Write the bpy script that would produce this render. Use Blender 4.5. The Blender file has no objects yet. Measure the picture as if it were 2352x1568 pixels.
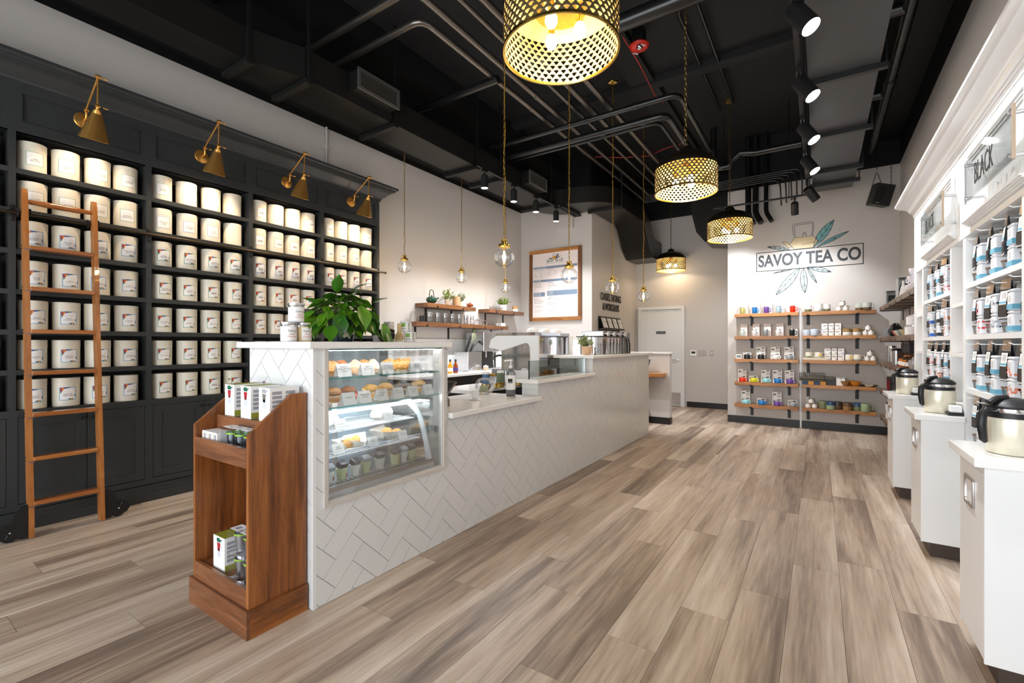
import bpy, bmesh, math, random
from math import sin, cos, pi, radians as rad
from mathutils import Vector, Matrix
random.seed(7)
SC = bpy.context.scene
COL = SC.collection

# ---------------------------------------------------------------- camera
F_PX, YAW, HOR, EYE = 1059.0, rad(33.7), 789.25, 1.33
cam = bpy.data.objects.new('camera', bpy.data.cameras.new('camera'))
COL.objects.link(cam)
cam.location = (0, 0, EYE)
cam.rotation_euler = (rad(90), 0, YAW)
cam.data.sensor_width = 36.0
cam.data.lens = 36.0 * F_PX / 2352.0
cam.data.shift_y = (HOR - 784.0) / 2352.0
cam.data.clip_start = 0.05
SC.camera = cam

# ---------------------------------------------------------------- daylight through the shop front, exposure
world = bpy.data.worlds.new('daylight'); SC.world = world
world.use_nodes = True
bg = world.node_tree.nodes['Background']
bg.inputs[0].default_value = (0.90, 0.955, 1.0, 1)
bg.inputs[1].default_value = 3.9
SC.view_settings.view_transform = 'Standard'
SC.view_settings.look = 'None'
SC.view_settings.gamma = 1.0
SC.view_settings.use_curve_mapping = False
SC.view_settings.exposure = 0.5
SC.cycles.transparent_max_bounces = 24

# ---------------------------------------------------------------- pixel of the photo -> point at a known plane of the room
_s, _c = sin(YAW), cos(YAW)
def ray(px, py):
    u, v = (px - 1176.0) / F_PX, (HOR - py) / F_PX
    return Vector((-_s + u * _c, _c + u * _s, v))
def onX(px, py, X):
    r = ray(px, py); t = X / r.x; return Vector((X, r.y * t, EYE + r.z * t))
def onY(px, py, Y):
    r = ray(px, py); t = Y / r.y; return Vector((r.x * t, Y, EYE + r.z * t))
def onZ(px, py, Z=0.0):
    r = ray(px, py); t = (Z - EYE) / r.z; return Vector((r.x * t, r.y * t, Z))

# ---------------------------------------------------------------- materials
def lin(c):
    c = c / 255.0
    return c / 12.92 if c <= 0.04045 else ((c + 0.055) / 1.055) ** 2.4
def rgb(r, g, b): return (lin(r), lin(g), lin(b), 1.0)
MATS = {}
def mat(name, col, rough=0.5, metal=0.0, spec=0.5, trans=0.0, ior=1.45, emit=None, estr=0.0, coat=0.0, alpha=1.0, bump=None, vary=None):
    """plain procedural material; vary=(scale, amount) mottles the colour, bump=(scale, strength) gives fine relief"""
    if name in MATS: return MATS[name]
    m = bpy.data.materials.new(name); m.use_nodes = True
    nt = m.node_tree; b = nt.nodes['Principled BSDF']
    b.inputs['Base Color'].default_value = col
    b.inputs['Roughness'].default_value = rough
    b.inputs['Metallic'].default_value = metal
    b.inputs['Specular IOR Level'].default_value = spec
    b.inputs['Transmission Weight'].default_value = trans
    b.inputs['IOR'].default_value = ior
    b.inputs['Coat Weight'].default_value = coat
    b.inputs['Alpha'].default_value = alpha
    if emit:
        b.inputs['Emission Color'].default_value = emit
        b.inputs['Emission Strength'].default_value = estr
    if vary or bump:
        tc = nt.nodes.new('ShaderNodeTexCoord')
    if vary:
        n = nt.nodes.new('ShaderNodeTexNoise'); n.inputs['Scale'].default_value = vary[0]; n.inputs['Detail'].default_value = 4
        nt.links.new(tc.outputs['Object'], n.inputs['Vector'])
        mx = nt.nodes.new('ShaderNodeMix'); mx.data_type = 'RGBA'
        a = vary[1]
        mx.inputs[6].default_value = (col[0] * (1 - a), col[1] * (1 - a), col[2] * (1 - a), 1)
        mx.inputs[7].default_value = (min(1, col[0] * (1 + a)), min(1, col[1] * (1 + a)), min(1, col[2] * (1 + a)), 1)
        nt.links.new(n.outputs['Fac'], mx.inputs[0]); nt.links.new(mx.outputs[2], b.inputs['Base Color'])
    if bump:
        n2 = nt.nodes.new('ShaderNodeTexNoise'); n2.inputs['Scale'].default_value = bump[0]; n2.inputs['Detail'].default_value = 3
        nt.links.new(tc.outputs['Object'], n2.inputs['Vector'])
        bp = nt.nodes.new('ShaderNodeBump'); bp.inputs['Strength'].default_value = bump[1]; bp.inputs['Distance'].default_value = 0.01
        nt.links.new(n2.outputs['Fac'], bp.inputs['Height']); nt.links.new(bp.outputs['Normal'], b.inputs['Normal'])
    MATS[name] = m
    return m
def wood(name, stops, stretch, scale=6.0, rough=0.45, coat=0.0, per_object=True, wave=0.35, blotch=0.5, blotch_scale=1.0):
    """wood grain: noise stretched along one axis, a wavy figure and a slow blotch, offset for each object"""
    m = bpy.data.materials.new(name); m.use_nodes = True
    nt = m.node_tree; N, L = nt.nodes.new, nt.links.new
    b = nt.nodes['Principled BSDF']; b.inputs['Roughness'].default_value = rough; b.inputs['Coat Weight'].default_value = coat
    tc = N('ShaderNodeTexCoord'); oi = N('ShaderNodeObjectInfo')
    add = N('ShaderNodeVectorMath'); add.operation = 'ADD'
    sc = N('ShaderNodeVectorMath'); sc.operation = 'SCALE'; sc.inputs['Scale'].default_value = 37.0 if per_object else 0.0
    cb = N('ShaderNodeCombineXYZ')
    L(oi.outputs['Random'], cb.inputs[0]); L(oi.outputs['Random'], cb.inputs[1]); L(oi.outputs['Random'], cb.inputs[2])
    L(cb.outputs[0], sc.inputs[0]); L(tc.outputs['Object'], add.inputs[0]); L(sc.outputs[0], add.inputs[1])
    mp = N('ShaderNodeMapping'); mp.inputs['Scale'].default_value = stretch
    L(add.outputs[0], mp.inputs['Vector'])
    n1 = N('ShaderNodeTexNoise'); n1.inputs['Scale'].default_value = scale; n1.inputs['Detail'].default_value = 7; n1.inputs['Roughness'].default_value = 0.62; n1.inputs['Distortion'].default_value = 0.6
    n2 = N('ShaderNodeTexNoise'); n2.inputs['Scale'].default_value = scale * 0.22 * blotch_scale; n2.inputs['Detail'].default_value = 3; n2.inputs['Distortion'].default_value = 1.2
    wv = N('ShaderNodeTexNoise'); wv.inputs['Scale'].default_value = scale * 5.0; wv.inputs['Detail'].default_value = 4
    for n in (n1, n2, wv): L(mp.outputs[0], n.inputs['Vector'])
    def mixf(a, bb, f):
        x = N('ShaderNodeMix'); x.data_type = 'FLOAT'; x.inputs[0].default_value = f
        L(a, x.inputs[2]); L(bb, x.inputs[3]); return x.outputs[0]
    f = mixf(n1.outputs['Fac'], n2.outputs['Fac'], blotch)
    f = mixf(f, wv.outputs['Fac'], wave * 0.5)
    rr = N('ShaderNodeMath'); rr.operation = 'MULTIPLY_ADD'; rr.inputs[1].default_value = 0.07; rr.inputs[2].default_value = -0.035
    L(oi.outputs['Random'], rr.inputs[0])
    ad = N('ShaderNodeMath'); ad.operation = 'ADD'; L(f, ad.inputs[0]); L(rr.outputs[0], ad.inputs[1])
    cr = N('ShaderNodeValToRGB')
    el = cr.color_ramp.elements
    el[0].position, el[0].color = stops[0]; el[1].position, el[1].color = stops[-1]
    for p, c in stops[1:-1]:
        e = el.new(p); e.color = c
    L(ad.outputs[0], cr.inputs[0]); L(cr.outputs[0], b.inputs['Base Color'])
    bp = N('ShaderNodeBump'); bp.inputs['Strength'].default_value = 0.08; bp.inputs['Distance'].default_value = 0.004
    L(wv.outputs['Fac'], bp.inputs['Height']); L(bp.outputs['Normal'], b.inputs['Normal'])
    MATS[name] = m
    return m

M_WALL = mat('wall_paint', rgb(196, 191, 187), 0.42, spec=0.35, bump=(60, 0.03))
M_BLACK = mat('black_paint', rgb(24, 24, 25), 0.5, spec=0.3)
M_DECK = mat('black_deck', rgb(36, 36, 37), 0.6, spec=0.3, vary=(2.0, 0.15))
M_DUCT = mat('painted_duct', rgb(44, 43, 42), 0.3, metal=0.55, spec=0.6)
M_PIPE = mat('painted_pipe', rgb(22, 22, 23), 0.28, spec=0.7)
M_SHINY = mat('gunmetal_pipe', rgb(120, 114, 108), 0.28, metal=0.9)
M_QUARTZ = mat('white_quartz', rgb(240, 239, 237), 0.12, spec=0.5, vary=(5, 0.015))
M_TILE = mat('glazed_tile', rgb(222, 222, 221), 0.1, spec=0.5)
M_GROUT = mat('grout', rgb(176, 174, 171), 0.8)
M_TRIM = mat('white_trim', rgb(228, 228, 228), 0.3)
M_STEEL = mat('brushed_steel', rgb(205, 205, 207), 0.25, metal=1.0)
M_CHROME = mat('chrome', rgb(225, 225, 228), 0.08, metal=1.0)
M_DARKCAB = mat('charcoal_paint', rgb(52, 54, 55), 0.33, spec=0.45, bump=(150, 0.02))
M_WHITECAB = mat('white_lacquer', rgb(236, 236, 236), 0.3)
M_BRASS = mat('brass', rgb(224, 168, 88), 0.25, metal=0.85)
M_PBRASS = mat('polished_brass', rgb(205, 170, 90), 0.2, metal=1.0)
M_BRONZE = mat('dark_bronze', rgb(70, 62, 50), 0.4, metal=0.9)
M_IRON = mat('black_iron', rgb(20, 20, 21), 0.45, spec=0.5)
M_RUBBER = mat('black_plastic', rgb(26, 26, 28), 0.4)
M_CREAM = mat('cream_tin', rgb(228, 221, 204), 0.35)
M_WHITE = mat('white_plastic', rgb(240, 240, 240), 0.35)
M_PAPER = mat('white_paper', rgb(240, 238, 236), 0.6)
M_INK = mat('black_ink', rgb(38, 38, 38), 0.6)
M_GREYINK = mat('grey_ink', rgb(120, 120, 122), 0.6)
M_PALEINK = mat('pale_ink', rgb(205, 203, 198), 0.6)
def thin_glass(name, tint=(1, 1, 1), gloss=0.06, haze=0.0):
    """clear thin pane: mostly see-through with a fresnel sheen"""
    m = bpy.data.materials.new(name); m.use_nodes = True
    nt = m.node_tree; N, L = nt.nodes.new, nt.links.new
    nt.nodes.remove(nt.nodes['Principled BSDF'])
    out = nt.nodes['Material Output']
    tr = N('ShaderNodeBsdfTransparent'); tr.inputs[0].default_value = (*tint, 1)
    gl = N('ShaderNodeBsdfGlossy'); gl.inputs['Roughness'].default_value = 0.02
    lw = N('ShaderNodeLayerWeight'); lw.inputs[0].default_value = 0.35
    mm = N('ShaderNodeMath'); mm.operation = 'MULTIPLY_ADD'; mm.inputs[1].default_value = 0.55; mm.inputs[2].default_value = gloss
    mm.use_clamp = True
    L(lw.outputs['Fresnel'], mm.inputs[0])
    mx = N('ShaderNodeMixShader'); L(mm.outputs[0], mx.inputs[0]); L(tr.outputs[0], mx.inputs[1]); L(gl.outputs[0], mx.inputs[2])
    L(mx.outputs[0], out.inputs[0])
    MATS[name] = m
    return m
M_GLASS = thin_glass('clear_glass', (0.985, 0.99, 0.99), 0.03)
M_CASEGLASS = thin_glass('case_glass', (0.985, 0.995, 0.998), 0.015)
M_EDGEGLASS = thin_glass('shelf_glass', (0.93, 0.98, 0.97), 0.04)
M_CLEARBOX = thin_glass('clear_plastic', (0.97, 0.98, 1.0), 0.06)
M_ACRYL = thin_glass('sign_acrylic', (0.97, 0.985, 0.98), 0.04)
def lamp_mat(name, col, strength):
    return mat(name, (0, 0, 0, 1), 0.5, emit=col, estr=strength)

# ---------------------------------------------------------------- mesh building
class MB:
    def __init__(s): s.v, s.f = [], []
    def add(s, vs, fs, M=None):
        o = len(s.v)
        s.v += [tuple(M @ Vector(p)) if M is not None else tuple(p) for p in vs]
        s.f += [tuple(i + o for i in f) for f in fs]
        return s
    def box(s, x0, x1, y0, y1, z0, z1, M=None):
        vs = [(x0,y0,z0),(x1,y0,z0),(x1,y1,z0),(x0,y1,z0),(x0,y0,z1),(x1,y0,z1),(x1,y1,z1),(x0,y1,z1)]
        return s.add(vs, [(0,3,2,1),(4,5,6,7),(0,1,5,4),(1,2,6,5),(2,3,7,6),(3,0,4,7)], M)
    def cbox(s, x0, x1, y0, y1, z0, z1, c=0.004, M=None):
        """box with chamfered edges"""
        bm = bmesh.new()
        vs = [bm.verts.new(p) for p in [(x0,y0,z0),(x1,y0,z0),(x1,y1,z0),(x0,y1,z0),(x0,y0,z1),(x1,y0,z1),(x1,y1,z1),(x0,y1,z1)]]
        for f in [(0,3,2,1),(4,5,6,7),(0,1,5,4),(1,2,6,5),(2,3,7,6),(3,0,4,7)]: bm.faces.new([vs[i] for i in f])
        bmesh.ops.bevel(bm, geom=bm.edges[:], offset=c, segments=2, profile=0.5, affect='EDGES')
        bm.verts.index_update()
        s.add([v.co[:] for v in bm.verts], [tuple(v.index for v in f.verts) for f in bm.faces], M)
        bm.free(); return s
    def lathe(s, prof, n=20, M=None, cap=True, a0=0.0, a1=2*pi):
        """profile [(r, z)...] turned about z"""
        full = abs(a1 - a0 - 2 * pi) < 1e-6
        k = n if full else n + 1
        vs, fs = [], []
        for r, z in prof:
            for i in range(k):
                a = a0 + (a1 - a0) * i / n
                vs.append((r * cos(a), r * sin(a), z))
        for j in range(len(prof) - 1):
            for i in range(n):
                i2 = (i + 1) % k
                fs.append((j*k+i, j*k+i2, (j+1)*k+i2, (j+1)*k+i))
        if cap and full:
            if prof[0][0] > 1e-6: fs.append(tuple(reversed(range(k))))
            if prof[-1][0] > 1e-6: fs.append(tuple((len(prof)-1)*k + i for i in range(k)))
        return s.add(vs, fs, M)
    def cyl(s, r, z0, z1, n=16, M=None, r2=None): return s.lathe([(r, z0), (r if r2 is None else r2, z1)], n, M)
    def tube(s, pts, r, n=8, closed=False, taper=None):
        pts = [Vector(p) for p in pts]; m = len(pts)
        vs, fs = [], []
        up = None
        for i, p in enumerate(pts):
            if closed: d = pts[(i+1) % m] - pts[i-1]
            else: d = pts[min(i+1, m-1)] - pts[max(i-1, 0)]
            d.normalize()
            if up is None:
                up = Vector((0,0,1)) if abs(d.z) < 0.9 else Vector((1,0,0))
            a = d.cross(up); a.normalize(); bb = a.cross(d); bb.normalize(); up = bb
            rr = r if taper is None else taper[i]
            for k in range(n):
                t = 2*pi*k/n
                vs.append(p + a*(rr*cos(t)) + bb*(rr*sin(t)))
        for i in range(m if closed else m-1):
            i2 = (i+1) % m
            for k in range(n):
                k2 = (k+1) % n
                fs.append((i*n+k, i*n+k2, i2*n+k2, i2*n+k))
        if not closed:
            fs.append(tuple(reversed(range(n)))); fs.append(tuple((m-1)*n+k for k in range(n)))
        return s.add(vs, fs)
    def prism(s, poly, h0, h1, M=None):
        """polygon [(x, y)...] extruded from z=h0 to h1"""
        n = len(poly)
        vs = [(x, y, h0) for x, y in poly] + [(x, y, h1) for x, y in poly]
        fs = [tuple(reversed(range(n))), tuple(range(n, 2*n))]
        fs += [(i, (i+1) % n, n + (i+1) % n, n + i) for i in range(n)]
        return s.add(vs, fs, M)
    def sphere(s, r, nu=16, nv=10, M=None, z0=-1.0, z1=1.0):
        t0, t1 = math.asin(z0), math.asin(z1)
        return s.lathe([(max(r*cos(t0+(t1-t0)*i/nv), 0.0), r*sin(t0+(t1-t0)*i/nv)) for i in range(nv+1)], nu, M, cap=False)
    def mesh(s, name, m=None, smooth=False, angle=40):
        me = bpy.data.meshes.new(name)
        me.from_pydata([tuple(v) for v in s.v], [], s.f)
        bm = bmesh.new(); bm.from_mesh(me)
        bmesh.ops.remove_doubles(bm, verts=bm.verts[:], dist=1e-5)
        bmesh.ops.recalc_face_normals(bm, faces=bm.faces[:])
        if smooth:
            for f in bm.faces: f.smooth = True
            lim = rad(angle)
            for e in bm.edges:
                if len(e.link_faces) == 2 and e.calc_face_angle(0.0) > lim: e.smooth = False
        bm.to_mesh(me); bm.free()
        if m: me.materials.append(m)
        return me
    def build(s, name, m, parent=None, smooth=False, angle=40):
        return obj(name, s.mesh(name, m, smooth, angle), parent)
def obj(name, me, parent=None, loc=None, rot=None):
    o = bpy.data.objects.new(name, me); COL.objects.link(o)
    if parent is not None: o.parent = parent
    if loc is not None: o.location = loc
    if rot is not None: o.rotation_euler = rot
    return o
def thing(name, label, cat, loc=(0,0,0), rz=0.0, group=None, rot=None):
    o = bpy.data.objects.new(name, None); COL.objects.link(o); o.empty_display_size = 0.05
    o.location = loc; o.rotation_euler = rot if rot else (0, 0, rz)
    return tag(o, label, cat, group)
def tag(o, label, cat, group=None):
    o['label'] = label; o['category'] = cat
    if group: o['group'] = group
    return o
def struct(o, label=None, cat=None):
    o['kind'] = 'structure'
    if label: o['label'] = label
    if cat: o['category'] = cat
    return o
CH = {}
def copy_tree(root, loc=None, rz=None, label=None, group=None, swap=None):
    """a copy of a thing with copies of its parts and sub-parts; swap {old material: new material} where a copy differs"""
    kids = {}
    for o in bpy.data.objects:
        if o.parent is not None: kids.setdefault(o.parent.name, []).append(o)
    def rec(o, par):
        c = o.copy(); COL.objects.link(c)
        if par is not None: c.parent = par
        if swap and c.data and len(c.data.materials) and c.data.materials[0].name in swap:
            key = (c.data.name, swap[c.data.materials[0].name].name)
            if key not in CH:
                d = c.data.copy(); d.materials[0] = swap[c.data.materials[0].name]; CH[key] = d
            c.data = CH[key]
        for k in kids.get(o.name, []): rec(k, c)
        return c
    r = rec(root, None)
    if loc is not None: r.location = loc
    if rz is not None: r.rotation_euler = (0, 0, rz)
    if label: r['label'] = label
    if group: r['group'] = group
    return r
def kids_of(root): return [o for o in bpy.data.objects if o.parent is root]
TXT = {}
def text_mesh(body, size, m, extrude=0.0008, squeeze=1.0, align='CENTER', line=0.95, bold=0.0, res=2):
    """lettering as a flat mesh in the xz-plane, facing -y, centred at the origin"""
    key = (body, size, m.name, extrude, squeeze, align, bold)
    if key in TXT: return TXT[key]
    cu = bpy.data.curves.new('lettering', 'FONT')
    cu.body = body; cu.size = size; cu.align_x = align; cu.align_y = 'CENTER'
    cu.extrude = extrude; cu.resolution_u = res; cu.space_line = line; cu.offset = bold
    to = bpy.data.objects.new('lettering_tmp', cu); COL.objects.link(to)
    bpy.context.view_layer.update()
    me = bpy.data.meshes.new_from_object(to.evaluated_get(bpy.context.evaluated_depsgraph_get()))
    bpy.data.objects.remove(to); bpy.data.curves.remove(cu)
    me.transform(Matrix.Rotation(rad(90), 4, 'X') @ Matrix.Diagonal((squeeze, 1, 1, 1)))
    me.materials.clear(); me.materials.append(m)
    TXT[key] = me
    return me
def RZ(a): return Matrix.Rotation(a, 4, 'Z')
def TR(x, y, z): return Matrix.Translation((x, y, z))
def arc(p0, pc, p1, n=6):
    """smooth bend from p0 to p1 with control corner pc"""
    p0, pc, p1 = Vector(p0), Vector(pc), Vector(p1)
    return [(1-t)**2*p0 + 2*t*(1-t)*pc + t*t*p1 for t in [i/n for i in range(n+1)]]
ORD = ['first', 'second', 'third', 'fourth', 'fifth', 'sixth', 'seventh', 'eighth', 'ninth', 'tenth', 'eleventh', 'twelfth', 'thirteenth', 'fourteenth', 'fifteenth', 'sixteenth', 'seventeenth', 'eighteenth']
# ================================================================ the room
XL, XR, YF, ZB, ZD = -4.95, 0.965, -2.6, 3.93, 4.75       # left wall, right wall, shop front, black line, deck
YM, XH, YD, YG, XG = 7.75, -3.43, 10.15, 8.64, -1.31      # menu wall, hall wall, door wall, logo wall, its left end
floor_grain = wood('floor_grain', [(0.30, rgb(88, 72, 62)), (0.41, rgb(132, 113, 99)), (0.49, rgb(172, 151, 133)), (0.57, rgb(198, 180, 162)), (0.68, rgb(222, 210, 196))],
                   (2.0, 0.12, 1.0), 6.0, rough=0.33, wave=0.35, blotch=0.6)
fl = struct(MB().box(XL - .1, XR + .1, YF, YD + .1, -0.08, -0.006).build('floor', mat('floor_joint', rgb(60, 50, 44), 0.8)), 'grey brown wood plank floor of the shop', 'floor')
PW, PL = 0.2265, 1.45
JOINT = {0: 3.26, 1: 3.46, 2: 2.99, -1: 2.78, -2: 2.418, -3: 1.996, -4: 3.068, -5: 2.22, -6: 2.527, -7: 3.43}
plank_me = MB().box(0, PW - .0014, 0, PL - .0016, -0.0055, 0).mesh('plank', floor_grain)
k = -23
while True:
    x0 = 0.0945 + PW * (k - 1)
    if x0 > XR: break
    if x0 + PW > XL:
        st = JOINT.get(k, (k * 0.618 * 1.45) % PL)
        y = st - PL * 4
        while y < YD:
            if y + PL > YF + .2 and not (x0 > XG and y > YG + .1) and not (x0 < XH - .2 and y > YM + .1):
                xa, xb = max(x0, XL), min(x0 + PW, XR)
                ya, yb = max(y, YF + .1), min(y + PL, YD)
                if xb - xa > PW - .001 and yb - ya > PL - .001: me = plank_me
                else: me = MB().box(0, xb - xa - .0014, 0, yb - ya - .0016, -0.0055, 0).mesh('plank', floor_grain)
                obj('plank', me, fl, (xa, ya, 0))
            y += PL
    k += 1
def wall(name, x0, x1, y0, y1, z0, z1, m, label):
    return struct(MB().box(x0, x1, y0, y1, z0, z1).build(name, m), label, 'wall')
wall('wall_left', XL - .12, XL, YF, YM, 0, ZB, M_WALL, 'pale grey painted wall behind the dark tin shelving')
wall('wall_menu', XL - .12, XH - .12, YM, YM + .12, 0, ZB, M_WALL, 'pale grey wall carrying the framed menu board')
wall('wall_hall', XH - .12, XH, YM, YD, 0, ZB + .05, M_WALL, 'grey side wall of the hall with raised lettering')
wall('wall_far', XH - .12, XG, YD, YD + .12, 0, ZB + .1, M_WALL, 'grey wall around the white staff door')
wall('wall_back', XG, XR + .12, YG, YG + .12, 0, ZB, M_WALL, 'pale grey back wall painted with the tea logo')
wall('wall_return', XG, XG + .12, YG + .12, YD + .12, 0, ZB + .1, M_WALL, 'grey return wall beside the staff door')
wall('wall_right', XR, XR + .12, YF, YG, 0, ZB, M_WALL, 'grey wall above the white tea bookcase')
for nm, b in (('wall_left_upper', (XL - .12, XL, YF, YM)), ('wall_menu_upper', (XL - .12, XH - .12, YM, YM + .12)), ('wall_hall_upper', (XH - .12, XH, YM, YD)),
              ('wall_far_upper', (XH - .12, XG, YD, YD + .12)), ('wall_back_upper', (XG, XR + .12, YG, YG + .12)), ('wall_return_upper', (XG, XG + .12, YG + .12, YD + .12)), ('wall_right_upper', (XR, XR + .12, YF, YG))):
    z0 = ZB + (.1 if 'far' in nm or 'return' in nm else .05 if 'hall' in nm else 0)
    wall(nm, *b, z0, ZD, M_BLACK, 'black painted band of ' + nm.replace('_upper', '').replace('wall_', 'the ') + ' wall above the paint line')
struct(MB().box(XL - .12, XR + .12, YF, YD + .12, ZD, ZD + .12).build('ceiling', M_DECK), 'exposed black painted ceiling deck', 'ceiling')
# steps in the deck
wall('wall_front', XL - .12, XR + .12, YF - .12, YF, 3.05, ZD, M_WALL, 'header wall over the shop front windows')  # unseen header, added to keep high daylight off the upper walls and ceiling
struct(MB().box(XL, -4.3, YF, YM, 4.0, ZD).box(-4.3, -3.95, YF, YM, 4.45, ZD).build('trim_1', M_BLACK), 'black dropped soffit along the left wall', 'soffit')
struct(MB().box(-2.05, -1.75, 2.0, YD, 4.68, ZD).build('trim_2', M_DECK), 'shallow black rib across the ceiling deck', 'rib')
struct(MB().box(XL, XR, 5.9, 6.05, 4.66, ZD).build('trim_3', M_DECK), 'low black cross rib on the ceiling deck', 'rib')
struct(MB().box(0.62, XR, YF, YG, 4.3, ZD).build('trim_4', M_BLACK), 'black dropped soffit along the right wall', 'soffit')
BBM = mat('baseboard_black', rgb(30, 29, 29), 0.35)
for nm, b in (('baseboard_back', (XG, XR, YG - .012, YG)), ('baseboard_far', (-2.33, XG, YD - .012, YD)), ('baseboard_right', (XR - .012, XR, 5.62, YG - .012)), ('baseboard_hall', (XH, XH + .012, YM, YD))):
    struct(MB().box(*b, 0, .115).build(nm, BBM), 'black vinyl baseboard at the foot of the wall', 'baseboard')
# -------- staff door
M_DOOR = mat('door_paint', rgb(224, 225, 225), 0.4)
dr = struct(thing('door_1', 'white staff door with lever handle and steel kick plate', 'door', (-2.865, YD, 0)))
MB().box(-.43, .43, -.03, .0, .012, 2.06).build('leaf', M_DOOR, dr)
fr = MB(); fr.box(-.495, -.435, -.055, 0, 0, 2.135).box(.435, .495, -.055, 0, 0, 2.135).box(-.435, .435, -.055, 0, 2.07, 2.135)
fr.box(-.435, -.42, -.045, -.031, 0, 2.07).box(.42, .435, -.045, -.031, 0, 2.07)
fr.build('frame', M_DOOR, dr)
MB().box(-.41, .41, -.033, -.03, .03, .29).build('kick_plate', M_STEEL, dr)
hd = MB(); hd.cyl(.03, 0, .012, 16, TR(.36, -.03, .985) @ Matrix.Rotation(rad(90), 4, 'X')); hd.tube([(.36, -.035, .985), (.36, -.075, .985), (.34, -.085, .985), (.24, -.085, .98)], .009)
hd.build('lever_handle', M_CHROME, dr, True)
sg = MB().box(-.1, .1, -.036, -.03, 1.545, 1.6).build('name_plate', M_INK, dr)
obj('lettering', text_mesh('EMPLOYEES ONLY', .022, M_PAPER), sg, (0, -.037, 1.572))
cl = MB()
for x in (-.3, -.1, .1, .3): cl.box(x - .004, x + .004, -.034, -.03, 2.03, 2.055)
cl.build('weather_strip', M_STEEL, dr)
# -------- wall plates by the door
t = thing('thermostat', 'white thermostat with dark screen beside the door', 'thermostat', (-2.195, YD, 1.135))
MB().cbox(-.062, .062, -.025, 0, -.06, .06, .006).build('case', M_WHITE, t); MB().box(-.038, .038, -.027, -.025, -.01, .035).build('screen', M_INK, t)
t = thing('switch_plate', 'three gang grey light switch plate by the door', 'light switch', (-2.03, YD, 1.135))
MB().cbox(-.082, .082, -.006, 0, -.06, .06, .002).build('plate', mat('grey_plate', rgb(176, 171, 168), .4), t)
for x in (-.046, 0, .046): MB().box(x - .004, x + .004, -.016, -.006, -.006, .012).build('toggle', M_STEEL, t)
t = thing('wall_sensor', 'single grey wall plate with round button right of switches', 'wall plate', (-1.84, YD, 1.135))
MB().cbox(-.034, .034, -.006, 0, -.06, .06, .002).build('plate', MATS['grey_plate'], t); MB().cyl(.014, 0, .008, 14, TR(0, -.006, 0) @ Matrix.Rotation(rad(90), 4, 'X')).build('button', M_WHITE, t)
# -------- menu-wall access box, conduit on the left wall
t = tag(MB().cbox(-4.12, -3.79, YM - .06, YM, 3.465, 3.9, .006).build('wall_box', M_WALL), 'grey painted junction box high above the menu board', 'junction box')
t = thing('wall_conduit', 'grey painted conduit rising from the dark cornice', 'conduit', (XL, 3.376, 3.3))
MB().cyl(.014, 0, .635, 10, TR(.016, 0, 0)).build('pipe', M_WALL, t, True); MB().box(0, .03, -.03, .03, .38, .41).build('clip', M_WALL, t)

# ================================================================ ceiling services
def duct_piece(name, poly, z0, z1, parent): return MB().prism(poly, z0, z1).build(name, M_DUCT, parent, True, 25)
M_DUCT_BOT = M_DUCT
dct = thing('air_duct', 'black rectangular air duct running along the left wall', 'air duct', (-4.1, YF, 3.7))
def dp(name, poly, z0=3.7, z1=3.97):
    return duct_piece(name, [(x + 4.1, y - YF) for x, y in poly], z0 - 3.7, z1 - 3.7, dct)
dp('duct_section', [(-4.3, YF), (-3.98, YF), (-3.98, 1.96), (-4.3, 1.96)])
dp('duct_transition', [(-4.3, 1.96), (-3.98, 1.96), (-3.82, 2.4), (-4.27, 2.4)])
for a, b in ((2.4, 3.42), (3.42, 4.85), (4.85, 5.4), (5.4, 6.88)):
    dp('duct_section', [(-4.27, a + .002), (-3.82, a + .002), (-3.82, b - .002), (-4.27, b - .002)])
def ang(cx, cy, r, a0, a1, n=10): return [(cx + r * cos(rad(a0 + (a1 - a0) * i / n)), cy + r * sin(rad(a0 + (a1 - a0) * i / n))) for i in range(n + 1)]
dp('duct_elbow', [(-4.27, 6.88)] + [(-4.27 + .62 * (1 - cos(rad(t))), 6.88 + .76 * sin(rad(t))) for t in range(10, 91, 10)] + [(-3.64, 7.64), (-3.64, 7.03), (-3.78, 7.0), (-3.82, 6.88)])
dp('duct_elbow', [(-3.64, 7.64), (-3.4, 7.64), (-2.85, 7.64)] + [(-3.64 + .79 * cos(rad(t)), 7.03 + .61 - .61 * (1 - sin(rad(t))) * 1 - .0) if False else (-3.64 + .79 * sin(rad(90 - t)), 7.64 - .61 * sin(rad(t))) for t in range(10, 91, 10)] + [(-3.64, 7.03)])
dp('duct_section', [(-3.4, 7.642), (-2.85, 7.642), (-2.85, 8.8), (-3.4, 8.8)])
# the drop towards the hall: profile in (y, z), swept across x
prof = [(8.8, 3.97), (9.1, 3.93), (9.35, 3.75), (9.55, 3.5), (10.12, 3.5), (10.12, 3.1), (9.5, 3.1), (9.25, 3.25), (9.05, 3.5), (8.95, 3.62), (8.8, 3.7)]
m = MB(); M4 = Matrix(((0, 0, 1, 0), (1, 0, 0, -YF), (0, 1, 0, -3.7), (0, 0, 0, 1)))
m.prism([(y, z) for y, z in prof], -3.4 + 4.1, -2.85 + 4.1, M4)
m.build('duct_drop', M_DUCT, dct, True, 30)
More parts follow.
